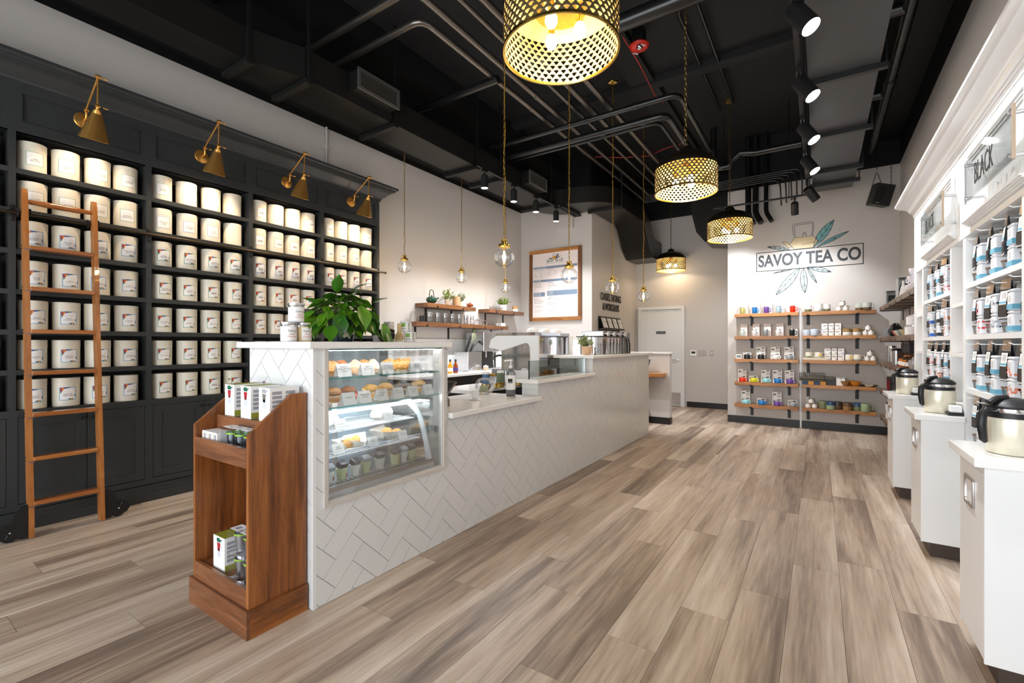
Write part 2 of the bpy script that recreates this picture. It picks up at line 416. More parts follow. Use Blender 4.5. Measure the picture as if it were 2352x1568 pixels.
# hanger bars under the duct with their rods
for (x0, x1, y) in ((-4.34, -3.92, 1.97), (-4.36, -3.78, 2.42), (-4.36, -3.78, 3.43), (-4.36, -3.78, 4.86), (-4.36, -3.78, 5.4), (-4.38, -3.75, 6.86), (-3.44, -2.8, 7.62)):
    m = MB(); m.box(x0 + 4.1, x1 + 4.1, y - .03 - YF, y + .03 - YF, -.045, -.004)
    for x in (x0 + .02, x1 - .02): m.box(x + 4.1 - .008, x + 4.1 + .008, y - .012 - YF, y + .012 - YF, -.045, ZD - 3.7 - (.3 if x < -3.95 else 0))
    m.build('hanger_bar', M_IRON, dct)
m = MB(); m.box(-3.68 + 4.1, -3.62 + 4.1, 6.98 - YF, 7.7 - YF, -.045, -.004); m.build('hanger_bar', M_IRON, dct)
# registers
M_REG = mat('register_metal', rgb(120, 121, 120), 0.35, metal=0.7)
def register(Y0, Y1, label):
    g = thing('air_register', label, 'vent', (-3.66, (Y0 + Y1) / 2, 3.78), 0, 'registers on the left duct')
    w = (Y1 - Y0) / 2
    MB().box(-.158, -.02, -w + .01, w - .01, .005, .195).build('collar', M_DUCT, g)
    f = MB(); f.box(-.02, 0, -w, w, 0, .025).box(-.02, 0, -w, w, .175, .2).box(-.02, 0, -w, -w + .025, .025, .175).box(-.02, 0, w - .025, w, .025, .175)
    f.build('frame', M_REG, g)
    for i in range(8):
        z = .034 + i * .019
        MB().box(-.008, .008, -w + .025, w - .025, -.0015, .0015, TR(-.012, 0, z) @ Matrix.Rotation(rad(35), 4, 'Y')).build('louver', M_REG, g)
    MB().box(-.02, -.018, -w + .02, w - .02, .02, .18).build('back_plate', M_BLACK, g)
register(2.85, 3.37, 'metal slatted air register near the hanging brass lamp rail')
register(5.98, 6.52, 'metal slatted air register above the left track lights')
# hall duct end
m = MB(); m.prism([(-2.0, 4.0), (-1.97, 3.7), (-1.9, 3.4), (-1.75, 3.2), (-1.35, 3.15), (-1.35, 4.0)], 9.0, 9.7, Matrix(((1, 0, 0, 0), (0, 0, 1, 0), (0, 1, 0, 0), (0, 0, 0, 1))))
tag(m.build('hall_duct', M_DUCT, None, True, 30), 'curved black duct end hanging over the hall', 'air duct')
# right-hand duct
dct = thing('ceiling_duct', 'wide flat black duct running above the right aisle', 'air duct', (-.08, YF, 3.5))
M_DUCT2 = mat('grey_black_duct', rgb(58, 58, 59), 0.45, spec=0.5)
for a, b in ((YF, 3.35), (3.35, 4.55), (4.55, 5.75), (5.75, 6.95), (6.95, 7.5)):
    MB().box(0, .47, a - YF + .004, b - YF - .004, 0, .3).build('duct_section', M_DUCT2, dct)
m = MB(); m.prism([(7.504 - YF, 0), (8.2 - YF, .08), (8.2 - YF, .3), (7.504 - YF, .3)], .0, .47, Matrix(((0, 0, 1, 0), (1, 0, 0, 0), (0, 1, 0, 0), (0, 0, 0, 1)))); m.build('duct_end', M_DUCT2, dct)
for y in (3.35, 4.55, 5.75, 6.95, 7.5):
    m = MB(); m.box(-.04, .52, y - .025 - YF, y + .025 - YF, -.045, -.003)
    for x in (-.03, .51): m.box(x - .006, x + .006, y - .006 - YF, y + .006 - YF, -.045, ZD - 3.5 - .001)
    m.build('hanger_bar', M_IRON, dct)
# pipes
NP = [0]
def pipe(pts, r, label, m=M_PIPE, n=12, coup=(), name='ceiling_pipe', group='pipes under the ceiling'):
    t = thing(name, label, 'pipe', pts[0], 0, group)
    o = Vector(pts[0])
    MB().tube([Vector(p) - o for p in pts], r, n).build('pipe_run', m, t, True)
    for i, f in coup:
        a, b = Vector(pts[i]), Vector(pts[i + 1]); d = (b - a).normalized(); c = a + (b - a) * f - o
        MB().tube([c - d * r * .9, c + d * r * .9], r * 1.18, n).build('coupling', m, t, True)
    return t
zp = 4.3
for i, (x, y0, y1, nm) in enumerate(((-3.03, 3.05, 9.6, 'leftmost'), (-2.83, -2.4, 9.6, 'second'), (-2.58, -2.4, 9.6, 'middle'), (-2.41, -2.4, 9.6, 'fourth'), (-2.19, -2.4, 9.6, 'rightmost'))):
    pts = [(x, y0, zp), (x, y1, zp)]
    r = (.034, .034, .024, .036, .038)[i]
    if i == 0: pts = [(-4.6, 3.05, zp), (-3.16, 3.05, zp)] + arc((-3.16, 3.05, zp), (-3.03, 3.05, zp), (-3.03, 3.18, zp), 5)[1:] + [(x, y1, zp)]
    if i == 1: pts = [(-4.6, 2.74, zp), (-2.96, 2.74, zp)] + arc((-2.96, 2.74, zp), (-2.83, 2.74, zp), (-2.83, 2.87, zp), 5)[1:] + [(x, y1, zp)]
    pipe(pts, r, f'{nm} of five long gunmetal pipes running toward the back', M_SHINY, 12, [(len(pts) - 2, .28), (len(pts) - 2, .52)])
pipe([(-4.3, 4.15, 4.25), (-2.95, 4.15, 4.25)], .045, 'short black cross pipe beside the air register hanger')
pipe([(-4.6, 1.85, 4.28), (-2.6, 1.85, 4.28)], .05, 'thick black cross pipe at the top left ceiling')
pipe([(-4.6, 1.5, 4.3), (-2.6, 1.5, 4.3)], .04, 'black cross pipe nearest the left lamp ceiling')
pa = [(-4.0, 5.43, 4.18), (-1.46, 5.43, 4.18)] + arc((-1.46, 5.43, 4.18), (-1.34, 5.43, 4.18), (-1.34, 5.55, 4.18), 5)[1:] + [(-1.34, 7.9, 4.18)]
pipe(pa, .034, 'black cross pipe bending back above the second dome lamp', M_PIPE, 12, [(0, .6), (0, .85)])
pb = [(-4.0, 5.68, 4.1), (-1.66, 5.68, 4.1)] + arc((-1.66, 5.68, 4.1), (-1.54, 5.68, 4.1), (-1.54, 5.8, 4.1), 5)[1:] + [(-1.54, 7.9, 4.1)]
pipe(pb, .044, 'thick black cross pipe with elbow below its thinner twin', M_PIPE, 12, [(0, .7), (0, .93)])
pc = [(-4.0, 5.86, 4.12), (-1.8, 5.86, 4.12)] + arc((-1.8, 5.86, 4.12), (-1.68, 5.86, 4.12), (-1.68, 5.98, 4.12), 5)[1:] + [(-1.68, 7.9, 4.12)]
pipe(pc, .024, 'thin black pipe hugging the thick elbow pipe', M_PIPE)
pipe([(-2.7, 4.42, 4.52), (0.3, 4.42, 4.52)], .085, 'fat black main pipe crossing above the fire strobe', M_PIPE, 16)
pipe([(-.2, 4.75, 4.7), (-1.05, 4.75, 4.7)] + arc((-1.05, 4.75, 4.7), (-1.2, 4.75, 4.7), (-1.2, 4.9, 4.7), 5)[1:] + [(-1.2, 7.2, 4.7)], .018, 'thin bent black conduit flat on the ceiling deck')
pipe([(-1.0, 4.5, 4.68), (-1.0, 7.05, 4.68)], .02, 'thin straight black conduit leading to the pendant canopy')
pipe([(.62, YF, 4.12), (.62, 8.5, 4.12)], .055, 'black riser pipe running along the right wall', M_PIPE, 12, [(0, .5), (0, .62), (0, .8)])
for y, nm in ((5.0, 'near'), (6.6, 'far')):
    pipe([(.62, y, 4.12), (-.1, y, 4.15)], .05, f'{nm} black branch pipe crossing above the right duct')
pd = [(-.2, 7.3, 4.02), (-.75, 7.3, 4.02), (-.95, 7.3, 4.06), (-1.05, 7.3, 3.98), (-1.1, 7.3, 3.9), (-1.2, 7.3, 3.9), (-1.3, 7.3, 4.0), (-1.3, 7.3, 4.5)]
pp = []
for i in range(len(pd) - 1): pp += [Vector(pd[i]).lerp(Vector(pd[i + 1]), q / 3) for q in range(3)]
pipe(pp + [pd[-1]], .045, 'black drain pipe with U shaped trap near the right duct')
for i in range(5):
    z = 3.86 + .03 * i; y = 8.2
    pts = [(-2.6, y, z), (-.62 + .07 * i, y, z)] + arc((-.62 + .07 * i, y, z), (-.5 + .07 * i, y, z), (-.5 + .07 * i, y, z - .14), 5)[1:] + [(-.5 + .07 * i, y + .2, z - .35)]
    pipe(pts, .011, f'thin black bundled conduit, {ORD[i]} from the bottom by the logo wall', M_PIPE, 8)
for i, x in enumerate((-.98, -.87, -.72)):
    pipe([(x, 8.5, ZD - .02), (x, 8.5, 3.5), (x + .02, 8.46, 3.42), (x + .09, 8.4, 3.28)], .045 if i < 2 else .035, ('left', 'middle', 'right')[i] + ' of three black downpipes above the painted logo')
# wires
def wire(pts, r, label, m):
    return tag(MB().tube(pts, r, 5).build('ceiling_wire', m, None, True), label, 'wire')
M_RED = mat('red_plastic', rgb(205, 40, 30), 0.35)
M_REDWIRE = mat('red_wire', rgb(190, 60, 50), 0.5)
wire([onZ(1430, 84, 4.6), onZ(1446, 110, 4.58), onZ(1470, 150, 4.6), onZ(1490, 190, 4.55), onZ(1505, 220, 4.58), onZ(1524, 235, 4.4)], .006, 'red cable running from the fire strobe to the pipes', M_REDWIRE)
wire([onZ(1366, 360, 4.35), onZ(1430, 362, 4.3), onZ(1490, 358, 4.33), onZ(1530, 340, 4.3), onZ(1575, 327, 4.35)], .005, 'thin red cable sagging between the long pipes', M_REDWIRE)
# fire strobe
sp = onZ(1468, 112, 4.55)
t = thing('fire_strobe', 'red round fire alarm strobe on the black ceiling', 'fire alarm', sp)
MB().box(-.06, .06, -.06, .06, .05, .2).build('back_box', M_IRON, t)
MB().lathe([(.0, -.01), (.07, -.005), (.1, .015), (.105, .03), (.09, .05), (0, .05)], 24).build('housing', M_RED, t, True)
MB().sphere(.035, 12, 6, TR(.02, -.05, -.01)).build('lens', M_CHROME, t, True)
for a in (2.4, -0.7):
    o = obj('lettering', text_mesh('FIRE', .035, M_PAPER, .001), t, (.075 * cos(a), .075 * sin(a), -.008), (rad(90), 0, a + rad(90))); 
# speaker
t = thing('wall_speaker', 'black loudspeaker hanging on chains by the back wall', 'speaker', (.72, 8.22, 3.40), 0, rot=(rad(8), rad(13), rad(20))); t.scale = (.72, .72, .72)
SPK_T = t
MB().cbox(-.17, .02, -.12, .12, -.2, .2, .008).build('cabinet', M_RUBBER, t)
MB().cbox(.02, .14, -.12, .12, -.2, .2, .008).build('side_block', M_IRON, t)
m = MB(); m.prism([(-.075 + .07 * cos(a) * 1, .0 + (.09 * (1 if sin(a) > 0 else -1)) + .07 * sin(a)) for a in [2 * pi * i / 24 for i in range(24)]], -.125, -.12, Matrix(((1, 0, 0, 0), (0, 0, 1, 0), (0, 1, 0, 0), (0, 0, 0, 1)))); m.build('grille', mat('grille_cloth', rgb(14, 14, 15), .8), t)
MB().box(-.1, -.05, -.127, -.124, -.165, -.155).build('badge', M_STEEL, t)
# ---------------------------------------------------------------- chains
def chain_mb(length, pitch=.034, w=.011, wire_r=.0022):
    """links hanging down from z=0 to z=-length"""
    m = MB(); n = int(length / pitch)
    ring = []
    for i in range(10):
        a = 2 * pi * i / 10
        ring.append((w * cos(a) * .8, (pitch * .62) * sin(a)))
    for i in range(n):
        zc = -pitch * (i + .5)
        if i % 2: pts = [(x, 0, zc + z) for x, z in ring]
        else: pts = [(0, x, zc + z) for x, z in ring]
        m.tube(pts, wire_r, 4, closed=True)
    return m
M_CHAIN = mat('aged_brass_chain', rgb(150, 122, 70), 0.4, metal=1.0)
M_CORD = mat('yellow_cord', rgb(196, 150, 40), 0.5)
M_BULB = lamp_mat('warm_filament', (1.0, 0.62, 0.25, 1), 60.0)
M_BULBGLASS = thin_glass('bulb_glass', (1.0, 0.96, 0.88), 0.03)
def point(name, parent, loc, watt, col=(1, .72, .42), r=.03):
    l = bpy.data.lights.new(name, 'POINT'); l.energy = watt; l.color = col; l.shadow_soft_size = r
    o = bpy.data.objects.new(name, l); COL.objects.link(o); o.parent = parent; o.location = loc; return o
def spot(name, parent, loc, rot, watt, size=70, blend=.6, col=(.93, .96, 1.0), r=.03):
    l = bpy.data.lights.new(name, 'SPOT'); l.energy = watt; l.color = col; l.spot_size = rad(size); l.spot_blend = blend; l.shadow_soft_size = r
    o = bpy.data.objects.new(name, l); COL.objects.link(o); o.parent = parent; o.location = loc; o.rotation_euler = rot; return o
# ---------------------------------------------------------------- clear globe pendants
def globe(P, R, top, label, cord, seed):
    t = thing('globe_pendant', label, 'pendant lamp', P, 0, 'clear glass globe pendants over the counter')
    MB().sphere(R, 32, 18, z1=.93).build('globe', M_GLASS, t, True)
    k = R / .092
    MB().lathe([(.0, .86 * .092 * k), (.05 * k, .86 * .092 * k), (.052 * k, .1 * k), (.05 * k, .108 * k), (.026 * k, .115 * k), (.024 * k, .13 * k), (.028 * k, .134 * k), (.028 * k, .15 * k), (.016 * k, .155 * k), (0, .157 * k)], 24).build('brass_cap', M_PBRASS, t, True)
    MB().lathe([(.0, .07 * k), (.016 * k, .07 * k), (.016 * k, .085 * k), (0, .085 * k)], 12).build('socket', M_PBRASS, t, True)
    MB().lathe([(0.0, -.055 * k), (.015 * k, -.045 * k), (.021 * k, -.025 * k), (.02 * k, .01 * k), (.012 * k, .045 * k), (.01 * k, .07 * k)], 14, None, False).build('bulb', M_BULBGLASS, t, True)
    f = MB()
    for i in range(5):
        a = 2 * pi * i / 5
        f.tube([(.004 * k * cos(a), .004 * k * sin(a), .05 * k), (.009 * k * cos(a + .4), .009 * k * sin(a + .4), -.03 * k)], .0016 * k, 4)
    f.build('filament', M_BULB, t)
    L = top - P[2] - .157 * k
    c = chain_mb(L - .03); o = c.build('chain', M_CHAIN, t); o.location = (0, 0, .157 * k + L - .03)
    rnd = random.Random(seed)
    pts = []
    for i in range(25):
        z = .157 * k + (L - .03) * i / 24
        pts.append((.006 * sin(i * 1.7 + seed) + .01 * rnd.random() * (1 if i % 6 else 0), .006 * cos(i * 1.3 + seed), z))
    MB().tube(pts, .0022, 5).build('cord', cord, t, True)
    MB().lathe([(0, -.03), (.02, -.03), (.06, -.02), (.065, -.008), (.065, 0), (0, 0)], 20, TR(0, 0, top - P[2])).build('canopy', M_PBRASS, t, True)
    point('bulb_light', t, (0, 0, .0), 4, (1, .8, .58), .02)
    return t
XA = -2.25
for i, (px, py) in enumerate(((1158, 590), (1307, 632), (1407, 660), (1478, 680))):
    p = onX(px, py, XA)
    globe(p, .091, ZD, ('nearest and largest looking clear globe pendant over the low counter', 'clear globe pendant hanging in front of the framed menu board', 'clear globe pendant hanging in front of the raised wall lettering', 'farthest clear globe pendant hanging before the white staff door')[i], M_CORD, i)
for i, (px, py) in enumerate(((929, 612), (1060, 637), (1161, 660))):
    p = onX(px, py, -4.42)
    globe(p, .088, 4.0, ('clear globe pendant just right of the dark shelving end', 'clear globe pendant above the green teapot wall shelf', 'small clear globe pendant hanging above the small leafy plant shelf')[i], M_CHAIN, i + 9)
# ---------------------------------------------------------------- perforated dome pendants
M_DOMEOUT = mat('aged_brass_shade', rgb(128, 112, 80), 0.42, metal=0.8, vary=(14, .2))
M_DOMEIN = mat('gold_lining', rgb(232, 206, 140), 0.5, metal=0.2)
M_WARMBULB = lamp_mat('frosted_warm_bulb', (1.0, 0.86, 0.62, 1), 18.0)
def perforated(R, z0, z1, n, rows):
    """cylinder wall pierced by rows of fan-shaped openings"""
    m = MB(); dz = (z1 - z0) / rows; da = 2 * pi / n
    hole = [(0, -.42), (.10, -.38), (.16, -.2), (.30, .02), (.36, .2), (.28, .36), (.12, .44), (-.12, .44), (-.28, .36), (-.36, .2), (-.30, .02), (-.16, -.2), (-.10, -.38)]
    rim = [(0, -.5), (.25, -.5), (.5, -.5), (.5, 0), (.5, .3), (.5, .5), (.2, .5), (-.2, .5), (-.5, .5), (-.5, .3), (-.5, 0), (-.5, -.5), (-.25, -.5)]
    K = len(hole)
    for j in range(rows):
        for i in range(n):
            ac = (i + .5 * (j % 2)) * da; zc = z0 + (j + .5) * dz
            vs = []
            for ring in (rim, hole):
                for x, y in ring:
                    a = ac + x * da; vs.append((R * cos(a), R * sin(a), zc + y * dz))
            m.add(vs, [(k, (k + 1) % K, K + (k + 1) % K, K + k) for k in range(K)])
    return m
def dome_proto():
    t = thing('dome_pendant', 'dome', 'pendant lamp', (0, 0, 0), 0, 'pierced brass dome pendants')
    R, H = .29, .235
    sh = perforated(R, .012, H, 44, 9).build('pierced_shade', M_DOMEOUT, t, False)
    for p in sh.data.polygons: p.use_smooth = True
    so = perforated(R - .004, .012, H, 44, 9).build('shade_lining', M_DOMEIN, t, False)
    for p in so.data.polygons: p.use_smooth = True
    rb = MB(); rb.lathe([(R - .007, 0), (R + .003, 0), (R + .003, .013), (R - .007, .013), (R - .007, 0)], 48, None, False); rb.build('bottom_rim', M_PBRASS, t, True)
    MB().lathe([(R + .002, H - .004), (R + .002, H + .006), (R * .97, H + .035), (R * .88, H + .075), (R * .7, H + .115), (R * .42, H + .145), (R * .24, H + .155), (R * .23, H + .18), (R * .18, H + .205), (R * .1, H + .22), (.0, H + .225)], 48, None, False).build('dome_cap', M_BRONZE, t, True)
    MB().lathe([(R - .004, H - .003), (R * .94, H + .026), (R * .8, H + .06), (R * .58, H + .088), (.0, H + .105)], 48, None, False).build('dome_lining', M_DOMEIN, t, True)
    MB().lathe([(0, H - .03), (.13, H - .03), (.13, H - .015), (.06, H + .0), (.0, H + .09)], 24).build('bulb_holder', M_PBRASS, t, True)
    for i in range(3):
        a = 2 * pi * i / 3 + .5
        x, y = .095 * cos(a), .095 * sin(a)
        s = MB().cyl(.017, H - .09, H - .03, 12, TR(x, y, 0)).build('bulb_socket', M_PBRASS, t, True)
        MB().lathe([(0, .072), (.02, .08), (.03, .1), (.03, .12), (.02, .142), (.014, H - .085)], 14, TR(x, y, 0), False).build('bulb', M_WARMBULB, s, True)
    MB().tube([(.018 * cos(a), 0, H + .242 + .018 * sin(a)) for a in [2 * pi * i / 12 for i in range(12)]], .004, 5, True).build('hanging_ring', M_PBRASS, t, True)
    L = ZD - 2.80 - H - .26
    o = chain_mb(L - .03, .05, .015, .0032).build('chain', M_CHAIN, t); o.location = (0, 0, H + .26 + L - .03)
    MB().lathe([(0, -.028), (.055, -.028), (.055, -.016), (.06, -.014), (.06, 0), (0, 0)], 20, TR(0, 0, H + .26 + L)).build('canopy', M_PBRASS, t, True)
    return t
dome = dome_proto()
DOMES = []
for i, (px, py, lb) in enumerate(((1288, 122, 'huge pierced brass dome pendant cut by the top frame edge'), (1575, 444, 'second nearest pierced brass dome pendant over the aisle'),
                                  (1676, 549, 'third pierced brass dome pendant left of the painted logo'), (1541, 622, 'farthest smallest pierced brass dome pendant in front of the door'))):
    p = onZ(px, py, 2.80)
    if i == 3: p = onY(px, py, 9.75)
    d = dome if i == 0 else copy_tree(dome)
    d.location = p; d['label'] = lb; d.rotation_euler = (0, 0, i * .7)
    if i == 3: d.location.z = onY(px, py, 9.75).z
    for q in range(3):
        a = 2 * pi * q / 3 + .5
    point('bulb_light', d, (0, 0, .06), 8 if i < 3 else 2, (1, .82, .58), .05)
    DOMES.append(d)
# ---------------------------------------------------------------- track lights
M_LENS = lamp_mat('spot_lens', (1.0, 0.96, 0.9, 1), 40.0)
M_LENSOFF = mat('dull_lens', rgb(150, 150, 150), 0.3)
def track_head(loc, rot, label, group, lit=True, watt=60, size=80, s=1.0):
    t = thing('track_spotlight', label, 'spotlight', loc, 0, group)
    MB().box(-.018, .018, -.05, .05, -.03, 0).build('track_adapter', M_IRON, t)
    MB().cyl(.008, -.075, -.03, 8).build('stem', M_IRON, t, True)
    h = MB().lathe([(0, .02), (.03, .02), (.047 * s, .0), (.047 * s, -.16 * s), (.044 * s, -.16 * s), (.044 * s, -.15 * s), (0, -.15 * s)], 20).build('lamp_can', M_RUBBER, t, True)
    h.location = (0, 0, -.085); h.rotation_euler = rot
    l = MB().cyl(.043 * s, -.158 * s, -.152 * s, 20).build('lens', M_LENS if lit else M_LENSOFF, t)
    l.location = (0, 0, -.085); l.rotation_euler = rot
    if lit:
        o = spot('spot_light', t, (0, 0, 0), rot, watt, size)
        o.location = Vector((0, 0, -.085)) + Matrix.Rotation(rot[2], 3, 'Z') @ Matrix.Rotation(rot[1], 3, 'Y') @ Matrix.Rotation(rot[0], 3, 'X') @ Vector((0, 0, -.17 * s))
    return t
# left track
m = MB().box(-.018, .018, 0, 2.9, -.02, 0).build('light_track', M_IRON); m.location = (-3.7, 4.75, 3.66); tag(m, 'black light track under the left duct', 'light track')
for i, (px, py) in enumerate(((1113, 446), (1180, 473), (1231, 498), (1277, 519))):
    p = onX(px, py, -3.7)
    track_head((-3.7, p.y, 3.64), (rad(0), 0, 0), ('nearest', 'second', 'third', 'farthest')[i] + ' black track spotlight over the coffee bar, counted from the front', 'spotlights on the left track', True, 125, 115)
# right track
m = MB().box(-.018, .018, 0, 9.6, -.02, 0).build('light_track', M_IRON); m.location = (-.14, -2.0, 3.56); tag(m, 'long black light track beside the right duct', 'light track')
for i, (px, py) in enumerate(((1825, 67), (1842, 220), (1845, 320), (1852, 390))):
    p = onZ(px, py, 3.33)
    track_head((-.14, p.y, 3.54), (rad(-12), rad(-30), 0), ('largest dazzling', 'second dazzling', 'third dazzling', 'fourth dazzling')[i] + ' track spotlight by the right duct, counted from the front', 'spotlights on the right track', True, 95, 66, 1.25)
track_head((-.14, 7.5, 3.54), (rad(25), rad(-35), 0), 'unlit tilted black track spotlight at the end of right track', 'spotlights on the right track', False, s=1.25)
for i, y in enumerate((2.2, .9, -.6)):    # unseen heads added on the track as fill light
    track_head((-.14, y, 3.54), (rad(-10), rad(-30), 0), f'track spotlight beyond the frame, {ORD[i]} behind the camera line', 'spotlights on the right track', True, 95, 66, 1.25)
# back track across the logo wall
m = MB().box(0, 1.2, -.018, .018, -.02, 0).build('light_track', M_IRON); m.location = (-1.36, 7.6, 3.41); tag(m, 'short black cross track in front of the logo', 'light track')
track_head((-1.22, 7.6, 3.39), (rad(28), 0, 0), 'black cross track spotlight behind the third dome pendant', 'spotlights on the cross track', True, 95, 105)
track_head((-.29, 7.6, 3.39), (rad(28), 0, 0), 'black cross track spotlight right above the painted logo', 'spotlights on the cross track', True, 95, 105)
m = MB(); m.tube([(-.36, 7.6, 3.41), (-.36, 7.6, ZD)], .006, 6); m.tube([(-1.2, 7.6, 3.41), (-1.2, 7.6, ZD)], .006, 6); tag(m.build('track_rods', M_IRON), 'two thin black rods holding up the cross track', 'rod')

m = MB()
for x, y in ((-.1, 0), (.1, 0)):
    pass
sc_ = MB(); a0 = Vector((.62, 8.2, 3.56)); a1 = Vector((.72, 8.24, 3.58)); ap = Vector((.67, 8.22, 3.75))
cs = thing('speaker_chains', 'thin dark chains holding up the loudspeaker', 'chain', (.67, 8.22, 3.75))
for p0, p1 in ((ap, Vector((.67, 8.22, ZD))), (ap, a0), (ap, a1), (Vector((.83, 8.26, 3.45)), Vector((.83, 8.26, 4.3)))):
    d = p1 - p0; L_ = d.length; c = chain_mb(L_, .03, .008, .0022); q = d.normalized().to_track_quat('Z', 'Y').to_matrix().to_4x4()
    c.v = [tuple((Matrix.Translation(p1 - Vector((.67, 8.22, 3.75))) @ q) @ Vector(v)) for v in c.v]; c.build('chain', M_IRON, cs)
# ================================================================ dark tin shelving on the left wall
XS = -4.74
UPR = [-.91, -.09, .75, 1.5475, 2.3925, 3.1925, 3.995]       # upright centres along the wall
UW = .037
ZROW = [.855 + .2875 * k for k in range(7)]                  # shelf surfaces, bottom to top
sh = thing('tin_shelving', 'tall charcoal built-in shelving with cabinet doors and cornice', 'shelving', (XS, UPR[0], 0))
def P(b, name, m=M_DARKCAB, par=None, smooth=False):
    o = b.build(name, m, par or sh, smooth); o.location = (-XS, -UPR[0], 0) if par is None else (0, 0, 0); return o
P(MB().box(XL + .001, XL + .012, UPR[0], UPR[-1], .1, 3.2), 'back_panel', mat('charcoal_back', rgb(30, 31, 32), .45))
for i, y in enumerate(UPR):
    P(MB().box(XL + .012, XS, y - UW / 2, y + UW / 2, .855, 2.84), 'upright')
for i in range(6):
    a, b = UPR[i] + UW / 2, UPR[i + 1] - UW / 2
    for k in range(1, 7): P(MB().box(XL + .012, XS - .002, a, b, ZROW[k] - .036, ZROW[k]), 'shelf_board')
    # frieze: board with raised frame and a moulded panel
    fr = P(MB().box(XS - .03, XS - .014, a, b, 2.84, 3.2), 'frieze_panel')
    f = MB(); f.box(XS - .03, XS, a - UW, a + .03, 2.84, 3.2).box(XS - .03, XS, b - .03, b, 2.84, 3.2).box(XS - .03, XS, a + .03, b - .03, 2.84, 2.915).box(XS - .03, XS, a + .03, b - .03, 3.125, 3.2)
    P(f, 'frieze_frame')
    f = MB(); A, B, C, D, w = a + .03, b - .03, 2.915, 3.125, .016
    for q in (0, 1):
        A2, B2, C2, D2, ww, xx = A + q * .011, B - q * .011, C + q * .011, D - q * .011, .007, XS - .004 - q * .006
        f.box(XS - .02, xx, A2, A2 + ww, C2, D2).box(XS - .02, xx, B2 - ww, B2, C2, D2).box(XS - .02, xx, A2 + ww, B2 - ww, C2, C2 + ww).box(XS - .02, xx, A2 + ww, B2 - ww, D2 - ww, D2)
    P(f, 'panel_moulding')
P(MB().box(XL + .012, XS - .002, UPR[0], UPR[-1] + UW / 2, 2.84, 2.86), 'top_board')
P(MB().box(XL + .012, XS, UPR[-1] - UW / 2, UPR[-1] + UW / 2, 2.84, 3.2), 'end_panel')
prof = [(0, 3.17), (.012, 3.17), (.012, 3.19), (.022, 3.192), (.024, 3.205), (.034, 3.215), (.05, 3.225), (.085, 3.262), (.115, 3.285), (.14, 3.293), (.142, 3.305), (.155, 3.308), (.172, 3.322), (.172, 3.345), (0, 3.345)]
m = MB(); n = len(prof); vs = []
ye = UPR[-1] + UW / 2
for d, z in prof: vs += [(XS + d, UPR[0], z), (XS + d, ye + d, z), (XL, ye + d, z)]
fs = []
for i in range(n):
    j = (i + 1) % n
    for q in (0, 1): fs.append((3 * i + q, 3 * i + q + 1, 3 * j + q + 1, 3 * j + q))
m.add(vs, fs); P(m, 'cornice', smooth=True)
# base cabinets
P(MB().box(XL + .012, XS - .022, UPR[0], ye, .1, .83), 'base_carcass')
P(MB().box(XL + .012, XS + .006, UPR[0], ye, .828, .855), 'base_top')
f = MB(); f.box(XS - .022, XS, UPR[0], ye, .805, .828).box(XS - .022, XS, UPR[0], ye, .14, .185)
for y in UPR: f.box(XS - .022, XS, y - .028, y + .028, .185, .805)
P(f, 'face_frame')
f = MB(); f.box(XL + .012, XS + .02, UPR[0], ye + .02, 0, .1).box(XL + .012, XS + .03, UPR[0], ye + .03, 0, .075)
f.box(XL + .012, XS + .012, UPR[0], ye + .012, .1, .118).box(XL + .012, XS + .006, UPR[0], ye, .118, .132)
P(f, 'plinth')
def shaker(w, h, t=.02, s=.062):
    f = MB(); f.box(0, t, 0, s, 0, h).box(0, t, w - s, w, 0, h).box(0, t, s, w - s, 0, s).box(0, t, s, w - s, h - s, h).box(0, t - .009, s, w - s, s, h - s)
    return f
for i in range(6):
    a, b = UPR[i] + .031, UPR[i + 1] - .031
    w = (b - a) / 2 - .002
    for q in (0, 1):
        y0 = a + q * (w + .004)
        d = shaker(w, .612).build('door', M_DARKCAB, sh); d.location = (-.019, y0 - UPR[0], .19)
        kn = MB().lathe([(0, 0), (.006, 0), (.006, .012), (.014, .016), (.016, .023), (.012, .029), (0, .03)], 14, Matrix.Rotation(rad(90), 4, 'Y')).build('knob', M_IRON, d, True)
        kn.location = (.02, w - .03 if q == 0 else .03, .575)
# ---------------------------------------------------------------- ladder rail
rl = thing('ladder_rail', 'black iron rail for the library ladder, fixed to uprights', 'rail', (XS + .05, UPR[0], 2.25))
MB().tube([(0, 0, 0), (0, 4.06 - UPR[0], 0)], .011, 10).build('rail_bar', M_BRONZE, rl, True)
MB().sphere(.016, 12, 8, TR(0, 4.07 - UPR[0], 0)).build('end_knob', M_IRON, rl, True)
for y in UPR:
    b = MB(); b.cbox(-.05, -.044, y - .013 - UPR[0], y + .013 - UPR[0], -.055, .06, .002); b.tube([(-.045, y - UPR[0], 0), (-.004, y - UPR[0], 0)], .008, 8); b.sphere(.006, 8, 4, TR(-.044, y - UPR[0], .045)); b.sphere(.006, 8, 4, TR(-.044, y - UPR[0], -.04))
    b.build('bracket', M_IRON, rl, True)
